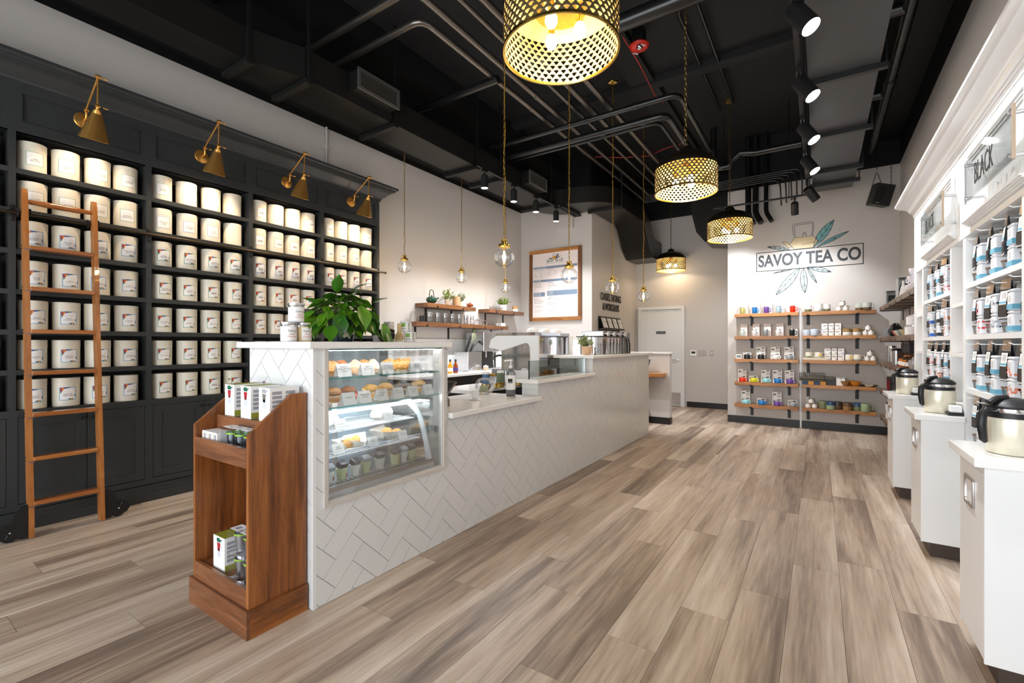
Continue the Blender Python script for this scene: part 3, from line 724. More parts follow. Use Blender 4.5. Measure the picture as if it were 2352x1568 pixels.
# ---------------------------------------------------------------- tea tins
ink_dark = mat('tin_ink', rgb(92, 70, 66), .6)
KINDS = {'green': rgb(150, 178, 150), 'purple': rgb(172, 158, 190), 'orange': rgb(222, 170, 112), 'yellow': rgb(222, 205, 160), 'blue': rgb(120, 170, 205), 'leaf': rgb(120, 165, 135), 'violet': rgb(140, 130, 185), 'peach': rgb(226, 160, 115)}
PETAL = [mat('petal_red', rgb(150, 30, 50), .6), mat('petal_orange', rgb(225, 130, 30), .6), mat('petal_blue', rgb(70, 90, 160), .6), mat('petal_green', rgb(80, 110, 60), .6)]
TR_, TH_ = .081, .216
def curved(m, x0, x1, z0, z1, r, n=6):
    for i in range(n):
        a, b = (x0 + (x1 - x0) * i / n) / TR_, (x0 + (x1 - x0) * (i + 1) / n) / TR_
        m.add([(r * cos(a), r * sin(a), z0), (r * cos(b), r * sin(b), z0), (r * cos(b), r * sin(b), z1), (r * cos(a), r * sin(a), z1)], [(0, 1, 2, 3)])
    return m
tin_body = MB().lathe([(0, .001), (TR_ - .003, .001), (TR_ - .001, .003), (TR_ - .001, .163), (TR_ - .003, .163), (0, .163)], 36).mesh('tin_body', M_CREAM, True)
tin_lid = MB().lathe([(0, .162), (TR_, .162), (TR_, TH_ - .002), (TR_ - .003, TH_), (TR_ - .006, TH_ - .001), (0, TH_ - .001)], 36).mesh('tin_lid', M_CREAM, True)
LW, LZ0, LZ1 = .049, .046, .146
paper = curved(MB(), -LW, LW, LZ0, LZ1, TR_ - .0004, 8).mesh('label_paper', M_PAPER, True)
FRAME = {}
for kname, col in KINDS.items():
    m = MB(); r = TR_ - .0001; w = .0035 if kname in ('green', 'purple', 'orange', 'yellow') else .0045
    curved(m, -LW, LW, LZ1 - w, LZ1, r, 8); curved(m, -LW, LW, LZ0, LZ0 + w, r, 8); curved(m, -LW, -LW + w, LZ0 + w, LZ1 - w, r, 1); curved(m, LW - w, LW, LZ0 + w, LZ1 - w, r, 1)
    FRAME[kname] = m.mesh('label_border', mat('border_' + kname, col, .6))
def flowers():
    rnd = random.Random(3); m = MB(); mi = []
    spots = [(-.036, .134, .010, 0), (-.026, .137, .009, 1), (-.037, .122, .008, 0), (-.03, .128, .008, 1), (-.017, .139, .008, 2), (-.007, .14, .006, 2), (-.038, .112, .006, 3), (.003, .1405, .005, 3), (-.04, .104, .004, 3), (.012, .141, .004, 2), (.022, .057, .006, 1), (.013, .0555, .006, 3), (.004, .055, .004, 2), (.03, .0555, .005, 3), (.0405, .082, .004, 2), (.0405, .074, .004, 2), (.0405, .09, .003, 0)]
    for x, z, s, c in spots:
        k = 7; vs = []
        for i in range(k):
            a = 2 * pi * i / k; q = s * (.75 + .5 * rnd.random())
            xx = (x + q * cos(a)) / TR_; vs.append(((TR_ + .0002) * cos(xx), (TR_ + .0002) * sin(xx), z + q * sin(a) * .9))
        m.add(vs, [tuple(range(k))]); mi.append(c)
    me = m.mesh('label_flowers', PETAL[0])
    for q in PETAL[1:]: me.materials.append(q)
    for p, c in zip(me.polygons, mi): p.material_index = c
    return me
FLOW = flowers()
BENT = {}
def bent_text(body, size, m, z, squeeze=1.0, bold=0.0):
    key = (body, size, z)
    if key in BENT: return BENT[key]
    me = text_mesh(body, size, m, 0.0, squeeze, bold=bold, res=1).copy()
    for v in me.vertices:
        a = v.co.x / TR_; v.co = Vector(((TR_ + .0003) * cos(a), (TR_ + .0003) * sin(a), z + v.co.z))
    BENT[key] = me
    return me
brand = bent_text('SAVOY TEA CO', .0085, M_PALEINK, .113)
def strokes(seed):
    """lettering too small to read in the photo: two short broken lines"""
    if ('s', seed) in BENT: return BENT[('s', seed)]
    rnd = random.Random(seed); m = MB()
    for z in (.09, .08):
        x = -.02 - .006 * rnd.random()
        while x < .02:
            w = .004 + .006 * rnd.random(); curved(m, x, x + w, z, z + .0055, TR_ + .0002, 2); x += w + .0025
    BENT[('s', seed)] = m.mesh('lettering', ink_dark)
    return BENT[('s', seed)]
NAMES = {1: [['ANJI\nBAI CHA', 'GYOKURO\nIMPERIAL', 'HOUJICHA\nSHIZUOKA', 'KUKICHA\nPREMIUM'], ['LONG JING\nDRAGON WELL', 'LU AN GUA PIAN\nGREEN PUMPKIN\nSEED', 'LU SHAN\nYUN WU', 'MATCHA\nGENMAICHA'],
             ['GOLDEN\nMONKEY', 'GOLDEN\nSNAIL', 'GOLDEN\nYUNNAN', 'HANDSOME\nBRUTE'], ['HONEY\nROSE', 'INDIA\nEXPRESS CHAI', 'LAPSANG\nSOUCHONG', 'LEMON\nPOUND CAKE'],
             ['MANGO\nPOMEGRANATE', 'NEPAL\nSHANGRI-LA', "PAPA DON'T\nPEACH", 'PASSIONFRUIT\nMANGO'], ['PINK PEPPER\nCHAI', 'PUMPKIN\nMUFFIN', "QUEEN'S\nGARDEN", 'RASPBERRY\nPALE MATCHA'],
             ['SPICE UP\nTHE JAM', 'SWEATER\nWEATHER', 'VANILLA\nVELVET', 'WHITE\nCHRISTMAS']],
         2: [['TAI PING\nHOU KUI', 'PREMIUM\nSENCHA', 'TIAN LI\nSENCHA', None], ['PASHA GONG\nTING\nPU ERH', 'GONG TING\nROYAL GRADE\nPU ERH', 'NUO MI\nPU ERH\nSTICKY RICE', None],
             ['GINGER\nPEAR GREEN', 'GUNPOWDER', 'HERE BE\nDRAGONS', ''], ['JAPANESE\nGENMAICHA', 'JASMINE\nGREEN', '', 'JUST SLIM\nYOUR MIND'],
             ['LEMON BERRY\nBALLET', 'LEMON\nGINGER JOE', 'LIME OF\nPASSION', 'MAO FENG'], ['MAO JIAN', 'WINTER\nWONDERLAND', 'MINTY\nBOLUS', 'MOROCCAN\nMINT'],
             ['OUT OF\nTHE BLUE', 'PAIGE\nTURNER', '', '']]}
BAYN = ['', 'left edge', 'ladder', 'second lamp', 'third lamp', 'fourth lamp']
ROWN = ['top', 'second', 'third', 'fourth', 'fifth', 'sixth', 'bottom']
LCOL = {'green': 'pale green', 'purple': 'pale purple', 'orange': 'orange', 'yellow': 'pale yellow', 'blue': 'blue', 'leaf': 'green', 'violet': 'violet', 'peach': 'peach'}
for bay in range(1, 6):
    a, b = UPR[bay] + UW / 2, UPR[bay + 1] - UW / 2
    for row in range(7):
        for c in range(4):
            if bay == 1 and c < 2: continue
            rnd = random.Random(bay * 100 + row * 10 + c)
            z = ZROW[6 - row]
            y = a + .0985 + c * (b - a - .2) / 3 * .985 + rnd.uniform(-.004, .004)
            nb = bay - 1
            if row == 0: kind = ['green', 'green', 'green', 'orange', 'yellow'][nb]
            elif row == 1: kind = ['green', 'green', 'purple', 'orange', 'yellow'][nb]
            else: kind = ['blue', 'blue', 'leaf', 'violet' if row == 2 else 'peach', 'violet' if row == 2 else 'peach'][nb]
            blank = (bay == 3 and c == 3 and row < 2) or (bay == 5 and ((row == 0 and c == 1) or (row == 1 and c == 3)))
            where = f'{ORD[c]} from left, {ROWN[row]} row, {BAYN[bay]} bay'
            if bay == 1: where = ('outer' if c == 3 else 'inner') + f' of pair, {ROWN[row]} row, bay cut by left edge'
            lab = (f'plain cream tin without label, {where}' if blank else f'cream tin, {LCOL[kind]} label, {where}')
            t = thing('tea_tin', lab, 'tin', (XS - .012 - TR_ - rnd.uniform(0, .006), y, z), rnd.uniform(-.13, .13), 'cream tea tins on the dark shelving')
            obj('body', tin_body, t); obj('lid', tin_lid, t)
            if blank: continue
            lp = obj('label_paper', paper, t); obj('label_border', FRAME[kind], lp); obj('brand_lettering', brand, lp)
            if row >= 2: obj('label_flowers', FLOW, lp)['kind'] = 'stuff'
            nm = NAMES.get(nb, [[''] * 4] * 7)[row][c] if nb in NAMES else ''
            if nm:
                long = max(len(q) for q in nm.split('\n'))
                obj('name_lettering', bent_text(nm, .0125 if long <= 9 else .0105 if long <= 11 else .0085, ink_dark, .086), lp)
            else: obj('name_lettering', strokes(bay * 100 + row * 10 + c), lp)
# ---------------------------------------------------------------- library ladder
oak = wood('ladder_oak', [(0.28, rgb(92, 50, 20)), (0.5, rgb(160, 98, 46)), (0.7, rgb(194, 130, 70))], (6, 6, .5), 6.0, rough=.32, coat=.3)
oak_h = wood('ladder_oak_rung', [(0.28, rgb(92, 48, 20)), (0.5, rgb(156, 92, 42)), (0.7, rgb(190, 124, 64))], (6, .5, 6), 6.0, rough=.3, coat=.3)
ld = thing('library_ladder', 'oak library ladder leaning on the dark tin shelving', 'ladder', (-4.49, .985, 0))
def stx(z): return -.185 * z / 2.43
LY = .187
for q in (-1, 1):
    m = MB(); y = q * LY; pts = []
    prof = [(0.01, 0), (.3, 0), (1.2, 0), (2.3, 0), (2.39, .006), (2.425, .02)]
    vs = []
    for z, ins in prof:
        x = stx(z)
        for dx, dy in ((-.035 + ins, -.0135), (.035 - ins, -.0135), (.035 - ins, .0135), (-.035 + ins, .0135)): vs.append((x + dx, y + dy, z))
    k = len(prof)
    fs = [(3, 2, 1, 0), tuple(4 * (k - 1) + i for i in range(4))]
    for i in range(k - 1):
        for j in range(4): fs.append((4 * i + j, 4 * i + (j + 1) % 4, 4 * (i + 1) + (j + 1) % 4, 4 * (i + 1) + j))
    m.add(vs, fs); m.build('stile', oak, ld)
RZ_ = []
for py in (578, 668, 762, 854, 946, 1043, 1141):
    x = -4.55
    for _ in range(5):
        z = onX(142, py, x).z; x = -4.49 + stx(z)
    RZ_.append(z)
for z in RZ_:
    x = stx(z)
    r = MB().cbox(x - .04, x + .04, -LY + .0135, LY - .0135, z - .014, z + .014, .004).build('rung', oak_h, ld)
    MB().box(x - .02, x + .045, -LY - .012, -LY + .02, z - .02, z - .015).build('rung_bracket', mat('ladder_steel', rgb(130, 125, 150), .35, metal=.8), r)
    b = MB()
    for q in (-1, 1):
        for dz in (-.01, .012): b.sphere(.005, 8, 4, TR(x - .02, q * (LY + .014), z + dz))
    b.build('bolts', M_IRON, r, True)
zt = 2.335; x = stx(zt) + .005
MB().lathe([(.013, -LY + .01), (.016, -LY + .03), (.019, -LY + .09), (.022, -LY + .1), (.019, -LY + .11), (.022, -LY + .12), (.02, -LY + .13), (.022, 0), (.02, LY - .13), (.022, LY - .12), (.019, LY - .11), (.022, LY - .1), (.019, LY - .09), (.016, LY - .03), (.013, LY - .01)], 16, TR(x, 0, zt) @ Matrix.Rotation(rad(-90), 4, 'X')).build('turned_rail', oak_h, ld, True)
for q in (-1, 1):
    m = MB(); y = q * (LY - .03) if q > 0 else -LY - .028
    xr = XS + .05 + 4.49
    m.box(stx(2.3) - .03, stx(2.3) - .02, q * LY - .013, q * LY + .013, 2.16, 2.36)
    m.tube([(xr + .017 * cos(a), q * LY - .03, 2.25 + .03 * sin(a) + .002) for a in [2 * pi * i / 14 for i in range(14)]], .004, 6, True)
    m.cyl(.02, -.035, -.02, 14, TR(xr, q * LY, 2.272) @ Matrix.Rotation(rad(90), 4, 'X'))
    m.build('rail_hook', M_IRON, ld, True)
    # cast wheel guard at the foot
    pr = [(0, .0), (.03, -.0), (.06, .012), (.1, .01), (.135, .02), (.152, .05), (.15, .08), (.125, .105), (.09, .118), (.07, .145), (.055, .19), (.03, .215), (0, .22)]
    m = MB(); m.prism([(y_, z_) for y_, z_ in pr], -.012, .012, Matrix(((0, 0, 1, .0), (q, 0, 0, q * (LY + .0145)), (0, 1, 0, .012), (0, 0, 0, 1))))
    for i in range(5):
        a = rad(-60 + 40 * i); m.tube([(.014, q * (LY + .0145 + .085 + .018 * cos(a)), .075 + .018 * sin(a)), (.014, q * (LY + .0145 + .085 + .045 * cos(a)), .075 + .045 * sin(a))], .004, 6)
    g = m.build('wheel_guard', M_IRON, ld, True, 30)
    MB().cyl(.045, -.011, .011, 20, TR(-.018, q * (LY + .1), .047) @ Matrix.Rotation(rad(90), 4, 'Y')).build('wheel', M_RUBBER, g, True)
    m = MB().sphere(.007, 8, 5, TR(.014, q * (LY + .1), .07)).build('axle', M_STEEL, g, True)
# ---------------------------------------------------------------- swing-arm brass lamps
def lamp_proto():
    t = thing('swing_arm_lamp', 'lamp', 'wall lamp', (0, 0, 0), 0, 'brass swing arm lamps on the dark frieze')
    MB().lathe([(0, .0), (.058, 0), (.06, .004), (.054, .007), (.055, .011), (.045, .013), (.02, .018), (0, .02)], 32, Matrix.Rotation(rad(90), 4, 'Y')).build('wall_plate', M_BRASS, t, True)
    m = MB(); m.tube([(.01, 0, 0), (.055, 0, .0), (.065, 0, .012), (.067, 0, .05)], .007, 10); m.build('stem', M_BRASS, t, True)
    m = MB(); m.cyl(.012, -.014, .014, 12, TR(.067, 0, .064) @ Matrix.Rotation(rad(90), 4, 'X')); m.cyl(.006, -.028, .0, 8, TR(.067, .03, .064) @ Matrix.Rotation(rad(90), 4, 'X')); m.cyl(.011, .045, .055, 12, TR(.067, 0, 0)); m.build('lower_joint', M_BRASS, t, True)
    AP = Vector((.335, 0, .232))
    MB().tube([(.067, 0, .072), AP], .0062, 10).build('lower_arm', M_BRASS, t, True)
    m = MB(); m.cyl(.014, -.016, .016, 12, Matrix.Translation(AP) @ Matrix.Rotation(rad(90), 4, 'X')); m.cyl(.007, -.026, .0, 8, TR(AP.x, .028, AP.z) @ Matrix.Rotation(rad(90), 4, 'X')); m.build('elbow', M_BRASS, t, True)
    B = Vector((.325, 0, .02))
    MB().tube([AP, B], .0062, 10).build('upper_arm', M_BRASS, t, True)
    m = MB(); m.cyl(.012, -.014, .014, 12, Matrix.Translation(B) @ Matrix.Rotation(rad(90), 4, 'X')); m.cyl(.006, -.03, .0, 8, TR(B.x, .03, B.z) @ Matrix.Rotation(rad(90), 4, 'X')); m.build('shade_joint', M_BRASS, t, True)
    R = Matrix.Translation(B) @ Matrix.Rotation(rad(20), 4, 'Y')
    sd = MB().lathe([(.009, 0), (.01, -.02), (.02, -.026), (.021, -.036), (.026, -.038), (.027, -.05), (.03, -.052), (.031, -.06), (.034, -.064), (.088, -.235), (.092, -.24), (.09, -.243), (.085, -.237), (.03, -.066), (.0, -.055)], 40, R, False).build('shade', M_BRASS, t, True)
    MB().sphere(.026, 14, 10, R @ TR(0, 0, -.13)).build('bulb', lamp_mat('lamp_bulb', (1, .78, .5, 1), 18), sd, True)
    return t
lp = lamp_proto()
for i, (px, py) in enumerate(((192, 277), (463, 360), (658, 422), (806, 460))):
    p = onX(px, py, XS)
    o = lp if i == 0 else copy_tree(lp)
    o.location = (XS, p.y, 3.055)
    o['label'] = ('first', 'second', 'third', 'fourth')[i] + ' brass swing-arm lamp from the left on the dark frieze'
    spot('lamp_light', o, (.325 - .055, 0, .02 - .15), (0, rad(20), 0), 10, 135, .6, (1, .80, .55), .035)
# ================================================================ the service counter
XF, XK = -2.1, -2.27                       # tiled face, back of the knee wall
CY0, CY1 = 1.362, 6.78
ct = thing('service_counter', 'long stepped counter clad in white herringbone tile', 'counter', (XF, CY0, 0))
def C(b, name, m, par=None, smooth=False):
    o = b.build(name, m, par or ct, smooth)
    if par is None: o.location = (-XF, -CY0, 0)
    return o
TB = XF - .006                            # backing behind the tiles
f = MB(); f.box(-2.712, TB, CY0 + .006, 2.36, 0, .49).box(-2.712, TB, CY0 + .006, 1.43, .49, 1.305).box(-2.20, TB, 2.325, 2.36, .49, 1.305)
f.box(XK, TB, 2.36, 3.571, 0, .822).box(XK, TB, 3.571, 4.775, 0, .975).box(XK - .25, TB, 4.775, CY1, 0, 1.165)
C(f, 'carcass', M_GROUT)
C(MB().box(-2.9, -2.712, 2.36, 2.40, 0, .822), 'return_panel', M_WHITECAB)
C(MB().box(-2.712, -2.69, 1.43, 2.36, .49, 1.305), 'case_back', mat('case_back_paint', rgb(150, 156, 162), .35))
# --- herringbone tiles
TW, TL, GR = .104, .252, .0026
def clip(poly, ax, lim, keep_gt):
    out = []
    for i in range(len(poly)):
        a, b = poly[i], poly[(i + 1) % len(poly)]
        ia = (a[ax] >= lim) if keep_gt else (a[ax] <= lim); ib = (b[ax] >= lim) if keep_gt else (b[ax] <= lim)
        if ia: out.append(a)
        if ia != ib:
            t = (lim - a[ax]) / (b[ax] - a[ax]); out.append((a[0] + (b[0] - a[0]) * t, a[1] + (b[1] - a[1]) * t))
    return out
def herring(u0, z0, regions, put, name='tile'):
    s2 = 2 ** .5
    for i in range(-40, 41):
        for j in range(-40, 41):
            p0, q0 = i * TW + j * TL, i * TW - j * TL
            for (a, b, c, d) in ((0, TL, 0, TW), (0, TW, TW, TW + TL)):
                g = GR / 2
                pts = [(p0 + a + g, q0 + c + g), (p0 + b - g, q0 + c + g), (p0 + b - g, q0 + d - g), (p0 + a + g, q0 + d - g)]
                poly = [(u0 + (p - q) / s2, z0 + (p + q) / s2) for p, q in pts]
                if max(q[0] for q in poly) < min(r[0] for r in regions) or min(q[0] for q in poly) > max(r[1] for r in regions): continue
                pieces = []
                for (ua, ub, za, zb) in regions:
                    c2 = clip(clip(clip(clip(poly, 0, ua, True), 0, ub, False), 1, za, True), 1, zb, False) if poly else []
                    if len(c2) >= 3:
                        ar = abs(sum(c2[k][0] * c2[(k + 1) % len(c2)][1] - c2[(k + 1) % len(c2)][0] * c2[k][1] for k in range(len(c2)))) / 2
                        if ar > 2e-5: pieces.append(c2)
                if pieces: put(pieces)
def front_tile(pieces):
    m = MB()
    for pc in pieces: m.prism(pc, TB, XF, Matrix(((0, 0, 1, 0), (1, 0, 0, 0), (0, 1, 0, 0), (0, 0, 0, 1))))
    C(m, 'tile', M_TILE)
def end_tile(pieces):
    m = MB()
    for pc in pieces: m.prism(pc, CY0 + .006, CY0, Matrix(((1, 0, 0, 0), (0, 0, 1, 0), (0, 1, 0, 0), (0, 0, 0, 1))))
    C(m, 'tile', M_TILE)
WIN = (1.418, 2.332, .492)
herring(1.847, .057, [(1.378, CY1 - .002, .002, .492), (1.378, WIN[0], .492, 1.305), (WIN[1], 2.36, .822, 1.305), (WIN[1], 3.571, .492, .822), (3.571, 4.775, .492, .975), (4.775, CY1 - .002, .492, 1.165)], front_tile)
herring(-2.59 + .25, 1.227 - .25, [(-2.712, -2.116, .002, 1.305)], end_tile)
f = MB(); f.box(-2.116, XF, CY0, 1.378, 0, 1.305); C(f, 'corner_trim', M_TRIM)
C(MB().box(XK - .25, XF, CY1 - .002, CY1 + .012, 0, 1.165), 'end_trim', M_TRIM)
# subway tiles on the two step faces
for (y, z0, z1) in ((3.571, .862, .975), (4.775, 1.012, 1.165)):
    h = (z1 - z0) / 2
    for r in range(2):
        cuts = [XK + .002, -2.18, TB] if r else [XK + .002, -2.23, TB]
        for a, b in zip(cuts[:-1], cuts[1:]): C(MB().box(a + .001, b - .001, y - .006, y, z0 + r * h + .001, z0 + (r + 1) * h - .001), 'step_tile', M_TILE)
# --- window frame in the tiled front and its pane
f = MB(); xa, xb = XF - .02, XF + .012
f.box(xa, xb, WIN[0], WIN[0] + .02, WIN[2], 1.305).box(xa, xb, WIN[1] - .02, WIN[1], WIN[2], 1.305).box(xa, xb, WIN[0] + .02, WIN[1] - .02, WIN[2], WIN[2] + .02)
f.box(xa, xb - .008, WIN[0] + .02, WIN[0] + .03, WIN[2] + .02, 1.305).box(xa, xb - .008, WIN[1] - .03, WIN[1] - .02, WIN[2] + .02, 1.305).box(xa, xb - .008, WIN[0] + .03, WIN[1] - .03, WIN[2] + .02, WIN[2] + .03)
C(f, 'window_frame', mat('satin_frame', rgb(218, 214, 208), .3, metal=.3))
C(MB().box(XF - .012, XF - .008, WIN[0] + .03, WIN[1] - .03, WIN[2] + .03, 1.303), 'window_pane', M_CASEGLASS)
C(MB().box(XF - .02, XF + .002, WIN[0] + .02, WIN[1] - .02, 1.297, 1.305), 'pane_edge', mat('green_glass_edge', rgb(50, 98, 84), .2))
# --- white quartz tops: each slab lifts away
def slab(x0, x1, y0, y1, z0, z1, label):
    return tag(MB().cbox(x0, x1, y0, y1, z0, z1, .006).build('countertop', M_QUARTZ), label, 'countertop', 'white quartz countertops')
slab(-2.77, -2.055, 1.315, 2.36, 1.306, 1.341, 'high white quartz top over the pastry case')
slab(-2.75, -2.06, 2.365, 3.565, .823, .862, 'low white quartz top holding the tip bowl')
slab(-2.30, -2.06, 3.50, 4.77, .976, 1.011, 'middle white quartz ledge with the glass screen')
slab(-2.56, -2.06, 4.69, 6.86, 1.166, 1.2, 'high white quartz ledge under the coffee brewer')
# ================================================================ refrigerated pastry case behind the pane
rc = thing('refrigerated_case', 'lit refrigerated case with curved glass front behind the window', 'display case', (-2.4, 1.84, .492))
def R(b, name, m, smooth=False):
    o = b.build(name, m, rc, smooth); o.location = (2.4, -1.84, -.492); return o
M_ENAMEL = mat('white_enamel', rgb(236, 240, 243), .25)
R(MB().box(-2.68, -2.14, 1.44, 2.27, .493, .55), 'base', M_ENAMEL)
R(MB().box(-2.68, -2.13, 1.44, 2.27, .55, .562), 'deck', M_STEEL)
R(MB().box(-2.685, -2.67, 1.44, 2.27, .562, .965), 'back_wall', mat('case_blue_grey', rgb(160, 178, 190), .3))
arcp = [(-2.135, .56), (-2.16, .68), (-2.19, .78), (-2.225, .86), (-2.27, .92), (-2.33, .955), (-2.42, .968), (-2.66, .97)]
m = MB(); vs = []
for x, z in arcp: vs += [(x, 1.45, z), (x, 2.23, z)]
m.add(vs, [(2 * i, 2 * i + 1, 2 * i + 3, 2 * i + 2) for i in range(len(arcp) - 1)]); R(m, 'curved_glass', M_CASEGLASS, True)
for y in (2.235,):
    m = MB(); vs = []; n = len(arcp)
    for dy in (-.006, .006):
        for x, z in arcp: vs.append((x + .006, y + dy, z + .004))
        for i, (x, z) in enumerate(arcp): vs.append((x - .034 + (.01 if i > 5 else 0), y + dy, z - (.006 if i < 4 else .03)))
    fs = []
    for i in range(n - 1):
        fs += [(i, i + 1, n + i + 1, n + i), (2 * n + i, 3 * n + i, 3 * n + i + 1, 2 * n + i + 1), (i, 2 * n + i, 2 * n + i + 1, i + 1), (n + i, n + i + 1, 3 * n + i + 1, 3 * n + i)]
    m.add(vs, fs); R(m, 'end_frame', M_ENAMEL, True)
R(MB().box(-2.67, -2.14, 2.228, 2.231, .56, .96), 'end_glass', M_CASEGLASS)
R(MB().box(-2.16, -2.125, 1.44, 2.25, .55, .575), 'front_rail', M_STEEL)
R(MB().box(-2.64, -2.60, 1.82, 1.86, .56, .95), 'mullion', M_STEEL)
for i in range(24):
    y = 1.5 + i * .029
    R(MB().box(-2.20, -2.165, y, y + .018, .562, .578), 'vent_slat', M_STEEL)
R(MB().cbox(-2.36, -2.31, 1.46, 2.2, .925, .94, .004), 'light_strip', lamp_mat('led_strip', (.88, .95, 1, 1), 26))
C(MB().cbox(-2.2, -2.16, 1.45, 2.31, 1.292, 1.304, .003), 'case_light', lamp_mat('case_led', (.95, .97, 1, 1), 14))  # glowing strip added under the slab to brighten the case interior
for z, x0, x1 in ((.835, -2.64, -2.27), (.71, -2.64, -2.22)):
    m = MB()
    for i in range(36): y = 1.46 + i * .0215; m.tube([(x0, y, z), (x1, y, z), (x1 + .006, y, z + .012)], .0016, 4)
    for x in (x0, (x0 + x1) / 2, x1): m.tube([(x, 1.45, z - .003), (x, 2.22, z - .003)], .003, 5)
    m.tube([(x1 + .006, 1.45, z + .022), (x1 + .006, 2.22, z + .022)], .0025, 5)
    o = R(m, 'wire_shelf', M_ENAMEL); o['kind'] = 'stuff'
# glass shelves above the case
for z, lb in ((1.15, 'upper glass shelf of the pastry window with scones'), (.995, 'lower glass shelf of the pastry window with cookies')):
    g = thing('glass_shelf', lb, 'shelf', (-2.4, 1.88, z))
    MB().box(-.27, .272, -.44, .44, -.008, -.001).build('pane', M_EDGEGLASS, g); MB().box(.272, .275, -.44, .44, -.008, 0).build('polished_edge', mat('glass_edge_teal', rgb(90, 160, 150), .15), g)
    for y in (-.43, .43):
        for x in (-.2, .2): MB().box(x - .01, x + .01, y - .012, y + .012, -.02, -.008).build('shelf_peg', M_STEEL, g)
# tent cards
def card(loc, txt, label, w=.088, h=.07, rz=0.0, size=.0125):
    t = thing('name_card', label, 'card', loc, rz, 'folded name cards in the pastry window')
    a = .022
    m = MB(); m.add([(a, -w / 2, 0), (a, w / 2, 0), (0, w / 2, h), (0, -w / 2, h), (-a, -w / 2, 0), (-a, w / 2, 0)], [(0, 1, 2, 3), (3, 2, 5, 4)]); m.build('folded_card', M_PAPER, t)
    if txt:
        th = math.atan2(a, h)
        o = obj('lettering', text_mesh(txt, size, M_INK, 0, .95, line=1.0, res=1), t, (a * .42 + .0012, 0, h * .6), (-th, 0, rad(90)))
        o.rotation_euler = (Matrix.Rotation(rad(90), 3, 'Z') @ Matrix.Rotation(-th, 3, 'X')).to_euler()
    return t
UP = [(788, 'Pumpkin &\nWhite Chocolate\nScone', 'pumpkin'), (842, 'Apple\nSpice Scone', 'apple spice'), (888, 'Blueberry\nLemon Scone', 'blueberry'), (953, 'Cranberry\nOrange Scone', 'rightmost')]
for px, tx, nm in UP:
    p = onX(px, 850, -2.165); card((-2.165, p.y, 1.151), tx, f'white folded {nm} card on the upper glass shelf')
LO = [(799, 'Oatmeal', 'oatmeal'), (836, 'Gingersnap\nCookie', 'gingersnap'), (876, 'Chocolate\nChip', 'chocolate chip'), (913, 'Earl Grey\nShortbread', 'earl grey'), (947, 'Lavender\nSugar', 'lavender'), (981, 'Lemon\nShortbread', 'lemon shortbread')]
for px, tx, nm in LO:
    p = onX(px, 900, -2.16); card((-2.16, p.y, .996), tx, f'white folded {nm} card on the lower glass shelf', .082, .066, 0, .0135)
for i, (px, py, x, z, tx) in enumerate(((782, 985, -2.3, .838, 'Sandwich\nTurkey Swiss'), (892, 965, -2.3, .838, 'Sandwich\nVeggie'), (777, 1045, -2.25, .713, 'Egg &\nCheddar'), (857, 1025, -2.25, .713, 'Lox &\nBagel'), (925, 1010, -2.25, .713, 'Ham Swiss\nCroissant'))):
    p = onX(px, py, x); card((x - .01, p.y, z), tx, ('leftmost card on the top wire shelf of the cold case', 'right card on the top wire shelf of the cold case', 'leftmost card on the second wire shelf of the cold case', 'middle card on the second wire shelf of the cold case', 'right card on the second wire shelf of the cold case')[i], .075, .055, 0, .01)
# pastries
def lump(rx, ry, rz, seed, bump=.18, nu=18, nv=10):
    rnd = random.Random(seed); ph = [rnd.uniform(0, 6.28) for _ in range(6)]
    m = MB(); vs, fs = [], []
    for j in range(nv + 1):
        t = -pi / 2 + pi * j / nv
        for i in range(nu):
            a = 2 * pi * i / nu
            k = 1 + bump * (.5 * sin(3 * a + ph[0] + 2 * t) + .35 * sin(5 * a + ph[1] - 3 * t) + .3 * sin(7 * t + ph[2] + a))
            z = sin(t) * rz * (1 if t > 0 else .6)
            vs.append((rx * cos(t) * cos(a) * k, ry * cos(t) * sin(a) * k, z * (k if t > 0 else 1)))
    for j in range(nv):
        for i in range(nu): fs.append((j * nu + i, j * nu + (i + 1) % nu, (j + 1) * nu + (i + 1) % nu, (j + 1) * nu + i))
    lo = min(v[2] for v in vs)
    return m.add([(x, y, z - lo) for x, y, z in vs], fs)
def crust(name, c): return mat(name, c, .7, vary=(60, .35), bump=(90, .5))
BR = [crust('crust_oat', rgb(176, 122, 70)), crust('crust_brown', rgb(150, 88, 46)), crust('crust_pale', rgb(206, 164, 128)), crust('crust_gold', rgb(206, 150, 70)), crust('crust_cream', rgb(214, 180, 150)), crust('crust_choc', rgb(98, 66, 48))]
for i, (px, mi, rx, ry, nm) in enumerate(((765, 0, .05, .055, 'nut topped scone at the far left'), (788, 1, .05, .06, 'brown scone behind the pumpkin card'), (818, 2, .045, .05, 'iced pink scone behind the gap'), (842, 0, .05, .045, 'oat scone behind the apple card'), (858, 4, .045, .04, 'pale iced scone by the blueberry card'), (900, 3, .055, .07, 'golden berry scone in the middle'), (918, 3, .05, .04, 'small golden scone beside the berry one'), (938, 3, .055, .06, 'golden scone near the rightmost card'))):
    p = onX(px, 850, -2.26); o = lump(rx, ry, .05, i).build('scone', BR[mi], None, True); o.location = (-2.265 - .02 * (i % 2), p.y, 1.151); tag(o, nm + ', upper glass shelf', 'scone', 'scones in the pastry window')
